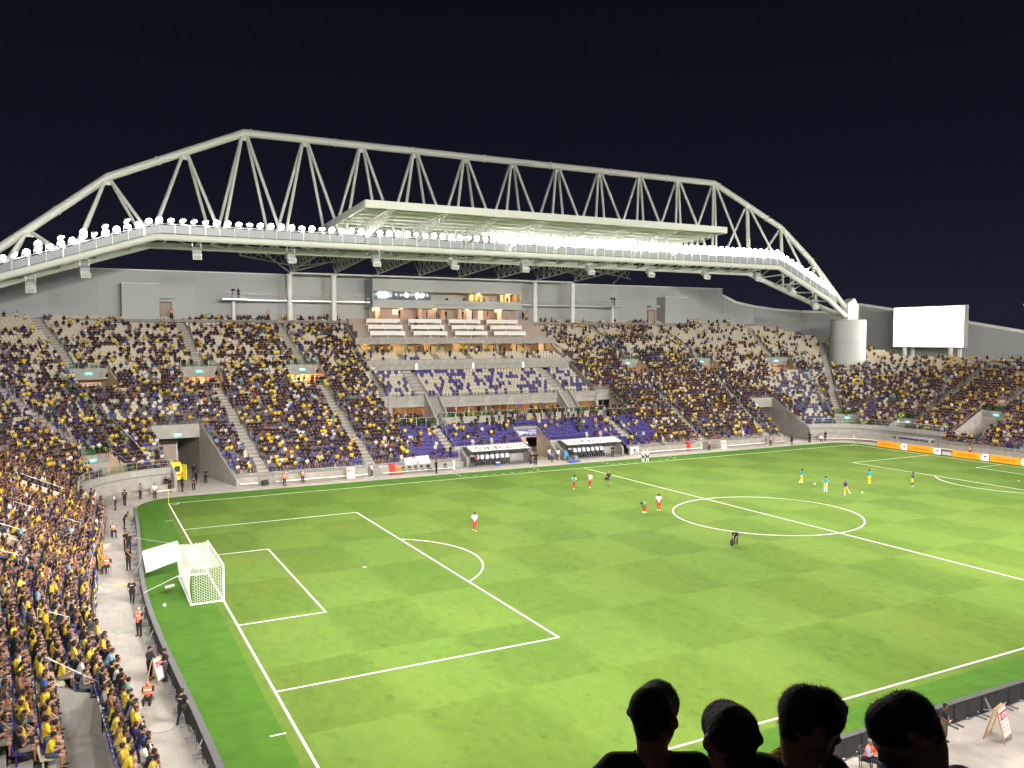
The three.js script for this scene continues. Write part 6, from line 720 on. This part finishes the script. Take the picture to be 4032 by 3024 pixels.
P('player in a purple shirt and yellow shorts kicking with a raised leg', 67.78, 30.56, aim(67.78, 30.56, 90, 32), 'pl9', { ...KICK, shorts: 1, socks: 1, bald: 1 }, { skin: 2, hair: null, shirt: '#2b2a86', trousers: '#e0a91c', socks: '#e8c86a', shoes: '#eeeeee' });
P('player in a teal bib and yellow shorts strolling behind the others', 76.34, 26.67, aim(76.34, 26.67, 120, 0), 'pl10', { ...WALK, shorts: 1, socks: 1 }, { skin: 4, hair: 2, shirt: '#1d8fb0', trousers: '#e8c520', socks: '#e8d030', shoes: '#dddddd' });
P('player in a purple shirt and yellow shorts standing astride near the far penalty area', 79.14, 30.41, aim(79.14, 30.41, 100, 80), 'pl11', { ...APART, shorts: 1 }, { skin: 4, hair: 2, shirt: '#2b2a86', trousers: '#e8c520', shoes: '#9fe6d8' });
P('man in navy bending down to the grass beside the centre circle', 41.39, 41.88, aim(41.39, 41.88, 10, 60), 'pl12', BEND, { skin: 0, hair: 1, shirt: '#14182c', trousers: '#22242a' });
{ const o = thing('kit_bag', 'dark bag on the grass under the bending man in navy', 'bag', [40.7, 0, 42.2], 0.4); const g = new THREE.SphereGeometry(0.26, 14, 10); g.scale(0.9, 1.25, 0.7); g.translate(0, 0.32, 0); part('bag_body', [g], M.blackMatt, o); part('strap', [(() => { const t = new THREE.TorusGeometry(0.12, 0.02, 6, 14); t.translate(0, 0.66, 0); return t; })()], M.dark, o); }
for (const [x, z, l] of [[62.92, -0.73, 'staff man in a white cap and white shirt at the touchline, hands down'], [63.61, -0.63, 'staff man in a white cap and white shirt at the touchline, arms folded']]) { const o = P(l, x, z, aim(x, z, 30, 60), 'staff' + (x > 63 ? 'B' : 'A'), { shorts: 1, socks: 1, ...(x > 63 ? { armL: FOLD, armR: FOLD } : {}) }, { skin: 3, hair: 1, shirt: '#f0f0f4', trousers: '#1a2246', socks: '#f0f0f0', shoes: '#eeeeee' }); part('cap', [(() => { const g = new THREE.SphereGeometry(0.112, 14, 8, 0, 7, 0, 1.6); g.translate(0, 1.685, 0.02); return g; })(), (() => { const g = cyl(0.1, 0.015, 0, 1.69, 0.12, 12); return g; })()], M.white, o); }
P('man in a purple shirt and black trousers standing in front of a dugout', 61.96, -7.0, aim(61.96, -7, 40, 40), 'st3', { armL: FRONT, armR: FRONT }, { skin: 0, hair: 4, shirt: '#2a2140', trousers: '#141417' });
P('man in black with arms down, talking beside the players tunnel', 47.5, -5.85, 0.7, 'st4', { armL: HOLD }, { skin: 0, hair: null, shirt: '#131316', trousers: '#131316', shoes: '#e8e8e8' }); P('man in black with a hand on his hip beside the players tunnel', 48.15, -5.57, -0.5, 'st5', { armR: HIPS }, { skin: 1, hair: 1, shirt: '#131316', trousers: '#131316' });
{ const o = P('boy in a blue vest walking out of the players tunnel', 51.36, -6.65, -0.3, 'st6', WALK, { skin: 0, hair: 1, shirt: '#e2e4ea', trousers: '#222b55' }, 0, 0.86); vestOn(o, 'st6', '#2c62b8', 'vest', false); }
P('woman in dark clothes at the mouth of the players tunnel', 53.0, -10.2, 0.2, 'st7', { armL: FOLD, armR: FOLD }, { skin: 0, hair: 0, shirt: '#1a1a22', trousers: '#17171b' }); P('man in a white top with dark trousers in the players tunnel', 52.2, -8.9, 0.4, 'st7b', {}, { skin: 1, hair: 0, shirt: '#e8e8ee', trousers: '#20222c' }); P('man in a white shirt and navy shorts leaving the players tunnel', 52.9, -7.6, 2.6, 'st8', { shorts: 1, ...WALK }, { skin: 0, hair: 0, shirt: '#eeeef2', trousers: '#1b2142', shoes: '#c02a2a' });
P('man in red leaning beside the first dugout seats', 40.2, -8.2, 0.4, 'st9', { armL: FOLD, armR: FOLD }, { skin: 1, hair: 0, shirt: '#b3202c', trousers: '#28344e' });
const hv = (label, x, z, ry, key, o, y = 0, w = {}) => { const p = P(label, x, z, ry, key, o, { skin: 0, hair: 1, shirt: '#17181c', trousers: '#131417', ...w }, y); vestOn(p, key, 'hi'); return p; };
hv('steward in an orange vest standing by the foot wall, arms at his sides', 13.42, -5.25, 0.3, 'hvA', {}); hv('steward in an orange vest by the foot wall with hands behind him', 15.88, -6.34, -0.1, 'hvB', { armL: BEHIND, armR: BEHIND }); hv('steward in an orange vest standing next to the lone red bin', 79.68, -6.18, 0.1, 'hvA', {}); hv('steward in an orange vest by the foot wall near the empty vehicle tunnel', 91.79, -5.3, -0.2, 'hvC', { armL: FOLD, armR: FOLD }); hv('steward in an orange vest seen over the orange LED boards', 108.6, 17.8, -1.5, 'hvA', {});
P('man in white and red standing by the foot wall steps', 24.69, -6.43, 0.9, 'st10', {}, { skin: 3, hair: 1, shirt: '#e4e2e4', trousers: '#2a2c34', shoes: '#eeeeee' }); P('police officer in black standing alone on the apron', 33.09, -5.33, 0.6, 'st11', { armL: BEHIND, armR: BEHIND }, { skin: 1, hair: 2, shirt: '#111318', trousers: '#111318' });
P('man in grey beside the empty vehicle tunnel', 101.12, -5.95, -0.3, 'st12', {}, { skin: 1, hair: 1, shirt: '#5c5a58', trousers: '#6b675e' }); P('man in black beside the empty vehicle tunnel', 100.6, -5.3, -0.5, 'st13', { armL: FOLD, armR: FOLD }, { skin: 1, hair: 0, shirt: '#15161a', trousers: '#15161a' }); P('man in white crouched on a seat by the corner wall', 102.92, -5.0, -0.6, 'sitA', CROWD[0].o, { skin: 3, hair: 1, shirt: '#d8dce8', trousers: '#3a4a7c' }); P('guard in black leaning by the white curved wall of the corner', 104.6, -5.6, -0.8, 'st14', { ...WALK, armL: FRONT, armR: FRONT }, { skin: 1, hair: 0, shirt: '#121317', trousers: '#121317' }); P('camera crew member in black near the empty vehicle tunnel', 95.54, -4.4, 2.8, 'st15', { armL: UPL }, { skin: 1, hair: 0, shirt: '#1d1f26', trousers: '#22242c' });
// around the near corner
{ const o = P('steward in a blue vest leaning on the low corner wall', -5.2, 1.0, -1.7, 'st16', { lean: 0.15, armL: HOLD, armR: HOLD }, { skin: 0, hair: 4, shirt: '#d8d8dc', trousers: '#25262c' }); vestOn(o, 'st16', '#2c5ea8', 'vest', false); }
{ const o = P('security man in black with white back print walking past the low corner wall', -4.24, -0.98, 2.9, 'st17', WALK, { skin: 1, hair: 1, shirt: '#14161c', trousers: '#14161c' }); backPrint(o, 1.3, -0.14, secT); }
P('man in a grey shirt looking at his phone by the low corner wall', -2.51, -4.4, 0.8, 'st18', { armL: PHONE, armR: PHONE, nod: 0.3 }, { skin: 1, hair: 0, shirt: '#77777a', trousers: '#1b1c22' }); P('man in a white shirt and dark trousers near the corner flag', -1.08, -3.59, -0.4, 'st19', { armL: FRONT, armR: FRONT }, { skin: 0, hair: 1, shirt: '#e9e9ef', trousers: '#1b1c22' });
{ const o = P('man in a white and red bib standing behind the low corner wall', -7.1, -0.2, 1.2, 'st20', { armL: FRONT, armR: FRONT }, { skin: 0, hair: 1, shirt: '#1c1e26', trousers: '#a99a86' }, 0.34); vestOn(o, 'st20', '#e6e4e6', 'bib', false); }
P('man in a white shirt slumped on a seat behind the low corner wall', -7.3, 3.6, 1.5, 'sitF', { sit: 1, lean: -0.35, legL: { kz: 0.5, fz: 0.75, ky: 0.42 }, legR: { kz: 0.5, fz: 0.7 }, armL: SIT, armR: SIT }, { skin: 1, hair: 1, shirt: '#e9e9ef', trousers: '#1e2436' }, 0.34);
P('photographer in black crouching over his gear behind the LED boards', -4.85, 11.0, 1.5, 'st21', { lean: 0.5, armL: HOLD, armR: HOLD }, { skin: 1, hair: 0, shirt: '#121318', trousers: '#121318' }); P('photographer in black standing behind the LED boards, arms crossed', -5.15, 20.0, 0.6, 'st22', { armL: FOLD, armR: FOLD }, { skin: 0, hair: 0, shirt: '#121318', trousers: '#121318' }); P('guard in dark blue beside the photographer with crossed arms', -4.95, 20.9, 0.2, 'st23', { armL: HOLD }, { skin: 0, hair: 0, shirt: '#11131f', trousers: '#14161e' }); P('guard in black holding a red radio in the apron lane', -5.26, 26.36, -0.5, 'st24', { armL: UPL }, { skin: 1, hair: 0, shirt: '#121318', trousers: '#121318' });
{ const o = P('security man in black with white back print walking up the apron lane', -5.52, 35.58, 2.95, 'st25', { ...WALK, bald: 1 }, { skin: 0, hair: null, shirt: '#14161c', trousers: '#14161c', shoes: '#9a9a98' }); backPrint(o, 1.3, -0.14, secT); }
const sitV = (label, x, z, ry, o = {}) => { const p = P(label, x, z, ry, 'sitV' + (o.lean ?? ''), { sit: 1, lean: 0, longSleeve: 0, armL: FOLD, armR: FOLD, ...o }, { skin: 0, hair: 4, shirt: '#17181c', trousers: '#131417' }); vestOn(p, 'sitV' + (o.lean ?? ''), 'hi'); const s = Math.sin(ry), c = Math.cos(ry); const ch = thing('folding_chair', label.replace(/^.*?steward/, 'black chair under the steward'), 'chair', [x, 0, z], ry); part('seat', [box(-0.22, 0.22, 0.41, 0.45, -0.2, 0.22)], M.black, ch); part('backrest', [turned(new THREE.BoxGeometry(0.44, 0.3, 0.04), 0, 0, 0.8, -0.27, -0.12)], M.black, ch); part('leg', [[-0.2, -0.2], [0.2, -0.2], [-0.2, 0.2], [0.2, 0.2]].map(([a, b]) => rod([a, 0, b], [a, 0.43, b], 0.018, 5)), M.black, ch); };
sitV('seated steward in an orange vest by the curved wall end', -5.85, 13.7, 0.1); sitV('seated steward in an orange vest beside the navy banner', -6.75, 26.3, -0.5, { lean: -0.12 }); sitV('seated steward in an orange vest with white hair, by the pit rail', -5.77, 53.1, -0.3, { lean: 0.08, bald: 1 });
hv('grey-haired steward in an orange vest standing with folded arms behind the LED boards', -5.5, 42.33, -0.7, 'hvC', { armL: FOLD, armR: FOLD }, 0, { hair: 4 });
{ const o = P('security man in a black coat reading a sign with his colleague', -5.45, 49.5, 0.9, 'st26', { armL: HOLD, armR: HOLD, nod: 0.4, longSleeve: 1 }, { skin: 0, hair: 2, shirt: '#14151c', trousers: '#101114' }); const q = P('security man in grey trousers reading a sign with his colleague', -4.75, 50.2, -1.4, 'st27', { armL: HOLD, armR: HOLD, nod: 0.4 }, { skin: 1, hair: 1, shirt: '#14151c', trousers: '#3c3e46' }); backPrint(q, 1.3, -0.14, secT); }
{ const o = P('broad security man in black leaning on the LED boards, white back print', -4.55, 55.9, 2.5, 'st28', { armL: { e: [0.3, 0.1, 0.34], h: [0.1, 0.24, 0.42] }, armR: HIPS, fat: 1.12, legL: APART.legL, legR: APART.legR }, { skin: 0, hair: 1, shirt: '#12141b', trousers: '#2a2a24', shoes: '#333333' }); backPrint(o, 1.3, -0.155, secT); }
// tunnel mouth
[[3.38, -7.17, 2.9, 'police officer in navy with white back print facing into the ambulance tunnel', 1], [4.35, -13.1, 2.6, 'police officer in navy with white back print deep in the ambulance tunnel', 1], [5.3, -11.66, -0.6, 'person in a long black coat by the tunnel side door', 0], [4.6, -17.4, -0.3, 'stout man in black at the back of the ambulance tunnel', 0], [2.1, -7.05, 2.4, 'officer in navy standing behind the ambulance', 0]].forEach(([x, z, ry, l, b], i) => { const o = P(l, x, z, ry, 'tn' + (i % 3), [{ armL: BEHIND, armR: BEHIND }, WALK, { armL: FOLD, armR: FOLD, fat: 1.12 }][i % 3], { skin: 1, hair: 0, shirt: '#151a2c', trousers: '#11131a' }); if (b) backPrint(o, 1.3, -0.14, secT); });
P('paramedic in navy with arms folded, seated by the tunnel wall end', 0.5, -8.4, 0.1, 'sitC', CROWD[2].o, { skin: 1, hair: 0, shirt: '#14161f', trousers: '#14161f' }, 0.34); P('man in black leaning beside the seated paramedic', 0.75, -7.0, -0.4, 'st29', { lean: 0.2, armL: HIPS, armR: FRONT }, { skin: 1, hair: 0, shirt: '#121318', trousers: '#121318' });
// touchline on this side
P('man in a black polo shirt and khaki trousers by the touchline LED boards', 24.83, 73.1, 0.2, 'st30', { armL: FRONT, armR: FRONT }, { skin: 2, hair: 0, shirt: '#13151c', trousers: '#6d675b' });
{ const o = P('grey-haired steward in a blue shirt and orange vest sitting with a hand on his cheek', 19.9, 73.2, 0.5, 'sitG', { sit: 1, lean: 0.1, longSleeve: 1, armL: CHIN, armR: FOLD }, { skin: 0, hair: 4, shirt: '#8fa9d6', trousers: '#1c1d24' }); vestOn(o, 'sitG', 'hi', 'vest', false); chair(19.85, 73.15, 0.5, 'black chair under the steward in the blue shirt'); }
// high up
hv('steward in red-orange standing by the brown doorway at the top of the stand', 5.2, -46.9, 0, 'hvA', {}, 20.74); hv('steward in red-orange at the head of the aisle below the camera walkway', 20.2, -46.9, 0.1, 'hvB', { armL: BEHIND, armR: BEHIND }, 20.74); hv('steward in red-orange beside the press gallery column', 31.8, -46.9, 0, 'hvC', { armL: FOLD, armR: FOLD }, 20.74); hv('steward in red-orange beyond the press gallery by the column', 69.0, -46.8, 0, 'hvA', {}, 20.74); P('person in black standing beyond the end of the press desks', 67.6, -45.6, 0, 'st31', {}, { skin: 1, hair: 0, shirt: '#111111', trousers: '#111111' }, 21.05);
for (const [x, l, lt] of [[15.2, 'camera operator in black on the walkway by the stair block', 'television camera on the walkway by the stair block'], [88.4, 'camera operator in black on the walkway past the last column', 'television camera on the walkway past the last column']]) { P(l, x, -45.3, 0.2, 'st15', { armL: UPL }, { skin: 1, hair: 0, shirt: '#101013', trousers: '#101013' }, 24.1); const o = thing('television_camera', lt, 'camera', [x - 0.9, 24.1, -44.9], 0.2); part('camera_body', [box(-0.15, 0.15, 1.25, 1.55, -0.3, 0.3), rod([0, 1.4, 0.3], [0, 1.4, 0.65], 0.1, 10)], M.black, o); part('tripod', [rod([0, 1.25, 0], [0.4, 0, 0.3], 0.03, 5), rod([0, 1.25, 0], [-0.4, 0, 0.3], 0.03, 5), rod([0, 1.25, 0], [0, 0, -0.45], 0.03, 5)], M.dark, o); }
// ------------------------------------------------------------------ the stand this picture is taken from, and the four men in front
const nearStand = thing('near_stand', 'terrace steps under the four dark-haired men', 'grandstand');
part('terrace_step', [box(-8.0, -5.2, 14.2, 14.72, 93.1, 95.0)], M.terrace, nearStand); part('terrace_step', [box(-9.6, -5.2, 14.2, 16.02, 95.02, 97)], M.terrace, nearStand); part('terrace_riser', [box(-8.0, -5.2, 13.6, 14.18, 93.1, 95)], M.concrete, nearStand);
function headBones(B, j, o) { // a finer head than the plain one
  const h = j.head, f = j.hf, u = j.hu, s = [u[1] * f[2] - u[2] * f[1], u[2] * f[0] - u[0] * f[2], u[0] * f[1] - u[1] * f[0]];
  const H = (U, F, S) => [0, 1, 2].map((i) => h[i] + u[i] * U + f[i] * F + s[i] * S), add = (a, b, ra, rb, reg) => { const d = [b[0] - a[0], b[1] - a[1], b[2] - a[2]]; B.push({ a, b, d, l2: Math.max(1e-6, d[0] ** 2 + d[1] ** 2 + d[2] ** 2), ra, rb, reg }); };
  add(H(0.045, -0.035, 0), H(0.048, 0.03, 0), 0.07, 0.066, SK); add(H(0.01, 0.03, 0), H(-0.07, 0.05, 0), 0.058, 0.036, SK); add(H(0, -0.03, 0), H(-0.02, 0.02, 0), 0.062, 0.06, SK);
  for (const e of [-1, 1]) { add(H(-0.012, -0.012, e * 0.064), H(0.012, -0.028, e * 0.084), 0.011, 0.013, SK); add(H(0.012, -0.028, e * 0.086), H(0.028, -0.024, e * 0.085), 0.013, 0.012, SK); add(H(-0.018, -0.014, e * 0.07), H(-0.032, -0.008, e * 0.065), 0.01, 0.009, SK); add(H(-0.03, 0.015, e * 0.036), H(-0.085, 0.055, e * 0.016), 0.03, 0.02, SK); add(H(0.034, 0.086, e * 0.026), H(0.033, 0.092, e * 0.01), 0.01, 0.012, SK); }
  add(H(0.028, 0.09, 0), H(-0.012, 0.118, 0), 0.008, 0.011, SK); add(H(-0.014, 0.106, 0.01), H(-0.014, 0.106, -0.01), 0.009, 0.009, SK); add(H(-0.043, 0.094, 0.012), H(-0.043, 0.094, -0.012), 0.0105, 0.0105, SK); add(H(-0.056, 0.092, 0.01), H(-0.056, 0.092, -0.01), 0.01, 0.01, SK); add(H(-0.09, 0.084, 0.006), H(-0.09, 0.084, -0.006), 0.018, 0.018, SK);
  const b = o.bulk || 0.008; add(H(0.05, -0.037, 0), H(0.062, 0.02, 0), 0.072 + b, 0.066 + b, HAIR); add(H(0.012, -0.04, 0), H(-0.014, -0.048, 0), 0.066 + b * 0.5, 0.05, HAIR); if (o.fringe) { add(H(0.092, 0.04, 0.015), H(0.09, 0.092, 0.0), 0.03 + b, 0.016, HAIR); add(H(0.096, 0.09, 0.004), H(0.066, 0.112, 0.0), 0.014, 0.007, HAIR); add(H(0.1, 0.07, 0.028), H(0.076, 0.098, 0.028), 0.016, 0.007, HAIR); }
  add(j.neck.map((v, i) => v - (i === 1 ? 0.06 : 0)), h.map((v, i) => v - u[i] * 0.06 - f[i] * 0.025), 0.062, 0.055, SK); for (const S of [j.shL, j.shR]) add(j.neck.map((v, i) => v - (i === 1 ? 0.015 : 0)), [S[0] * 0.8, S[1] + 0.045, S[2]], 0.052, 0.058, SHIRT);
}
const hairDark = std(rgb(0.012, 0.009, 0.008), 0.8), rh = rng(88);
function foreMan(label, headAt, ry, o, shirt, scarf) {
  const j = pose(o), B0 = personBones; const p = [headAt[0] - (Math.cos(ry) * j.head[0] + Math.sin(ry) * j.head[2]), headAt[1] - j.head[1], headAt[2] - (-Math.sin(ry) * j.head[0] + Math.cos(ry) * j.head[2])];
  const g = thing('person', label, 'person', p, ry);
  const bones = personBones(j).filter((b) => !(b.reg === SK && Math.hypot(b.a[0] - j.head[0], b.a[1] - j.head[1], b.a[2] - j.head[2]) < 0.16)); headBones(bones, j, o);
  const lo = [9, 9, 9], hi = [-9, -9, -9], K = 0.022; for (const b of bones) for (const q of [b.a, b.b]) for (let i = 0; i < 3; i++) { lo[i] = Math.min(lo[i], q[i] - Math.max(b.ra, b.rb) - 0.03); hi[i] = Math.max(hi[i], q[i] + Math.max(b.ra, b.rb) + 0.03); }
  const rough = (x, y, z) => (vnoise(x * 90 + 7, y * 40 + z * 90, 4096) - 0.5) * 0.002;
  const f = (x, y, z) => { let d = 1e3, dh = 1e3; for (const b of bones) { const e = boneDist(b, x, y, z); if (b.reg === HAIR) { dh = Math.min(dh, e); } if (e > d + K) continue; const q = clamp(0.5 + 0.5 * (d - e) / K, 0, 1); d = lerp(d, e, q) - K * q * (1 - q); } return dh < 0.02 && dh < d + 0.012 ? d + rough(x, y, z) : d; };
  const cut = j.neck[1] - 0.22; // coarse body below, fine head above, meeting in an overlap
  const mesh = (h, a, b) => { const m = netMesh(f, a, b, h), nv = m.pos.length / 3, nor = new Float32Array(nv * 3), reg = new Uint8Array(nv), e = 0.003; for (let i = 0; i < nv; i++) { const x = m.pos[i * 3], y = m.pos[i * 3 + 1], z = m.pos[i * 3 + 2], gx = f(x + e, y, z) - f(x - e, y, z), gy = f(x, y + e, z) - f(x, y - e, z), gz = f(x, y, z + e) - f(x, y, z - e), l = Math.hypot(gx, gy, gz) || 1; nor.set([gx / l, gy / l, gz / l], i * 3); let best = 9, rg = SK; for (const bo of bones) { const d = boneDist(bo, x, y, z); if (d < best) { best = d; rg = bo.reg; } } reg[i] = rg; } return { pos: m.pos, idx: m.idx, nor, reg }; };
  const fine = mesh(0.0055, [lo[0], cut - 0.02, lo[2]], [hi[0], hi[1] + 0.02, hi[2]]), low = mesh(0.02, [lo[0], lo[1], lo[2]], [hi[0], cut + 0.04, hi[2]]);
  const both = { pos: [...low.pos, ...fine.pos], idx: [...low.idx, ...fine.idx.map((i) => i + low.pos.length / 3)], nor: [...low.nor, ...fine.nor], reg: [...low.reg, ...fine.reg] };
  part('body', geoOf(both, null, 0), skinMats[o.skin ?? 1], g); part('hair', geoOf(both, [HAIR], 0.0015), hairDark, g); part('shirt', geoOf(both, [SHIRT], 0.006), cloth(shirt), g); part('trousers', geoOf(both, [PANTS], 0.006), cloth('#14161c'), g); part('shoes', geoOf(both, [SHOE], 0.005), cloth('#151515'), g);
  // short bristles so that the hair has no clean edge
  const hg = geoOf(both, [HAIR], 0.0), hp = hg.attributes.position, hn = hg.attributes.normal, tri = []; const top = j.head; for (let i = 0; i < hp.count; i++) { if (rh() > 0.9) continue; const L = (o.hairLen ?? 0.008) * (0.6 + 1.5 * rh()), n = V(hn.getX(i), hn.getY(i), hn.getZ(i)), c = V(hp.getX(i), hp.getY(i), hp.getZ(i)), s = V(rh() - 0.5, rh() - 0.5, rh() - 0.5).multiplyScalar(0.0014), tip = c.clone().addScaledVector(n, L).add(V((rh() - 0.5) * L, (rh() - 0.2) * L * 0.8, (rh() - 0.5) * L)); const a = c.clone().add(s), b = c.clone().sub(s); tri.push(...a.toArray(), ...b.toArray(), ...tip.toArray()); }
  const tg = new THREE.BufferGeometry(); tg.setAttribute('position', new THREE.Float32BufferAttribute(tri, 3)); tg.computeVertexNormals(); part('hair_bristles', metreUV(tg), hairDark, g).userData.kind = 'stuff';
  if (scarf) { const t = new THREE.TorusGeometry(0.095, 0.042, 10, 26); t.rotateX(Math.PI / 2 - 0.35); t.scale(1.12, 1, 1.05); t.translate(j.neck[0], j.neck[1] - 0.015, j.neck[2] + 0.01); const st = canvasTex(128, 32, (x) => { x.fillStyle = '#18224e'; x.fillRect(0, 0, 128, 32); x.fillStyle = '#c9a71e'; for (let i = 0; i < 4; i++) x.fillRect(i * 32, 0, 12, 32); }); part('scarf', t, std(rgb(1, 1, 1), 0.95, { map: st }), g); }
  return g;
}
const away = Math.PI - 0.478; // the way the picture looks
foreMan('dark-haired man in a black tee seen from behind, neck bare above the collar', [-6.554, 16.302, 93.748], away, { look: -0.62, nod: 0.12, fringe: 1, bulk: 0.006, skin: 2, hairLen: 0.004 }, '#0d0d0f', false);
foreMan('man with cropped hair and a visible ear seen from behind', [-6.583, 16.404, 94.178], away + 0.1, { look: 0.1, nod: 0.25, bulk: 0.005, skin: 2, hairLen: 0.0035, bristle: 0.5 }, '#0d0d0f', false);
foreMan('young man with a swept fringe and striped scarf looking down in profile', [-6.285, 16.415, 94.23], away - 0.5, { look: -0.85, nod: 0.36, fringe: 1, bulk: 0.010, skin: 2, hairLen: 0.006 }, '#0e0f14', true);
foreMan('man in a patterned scarf bowing his head with his ear showing', [-6.07, 16.43, 94.444], away + 0.45, { look: 0.8, nod: 0.6, lean: 0.22, bulk: 0.009, skin: 2, hairLen: 0.005, bristle: 0.4 }, '#0e0f14', true);
renderer.render(scene, camera);
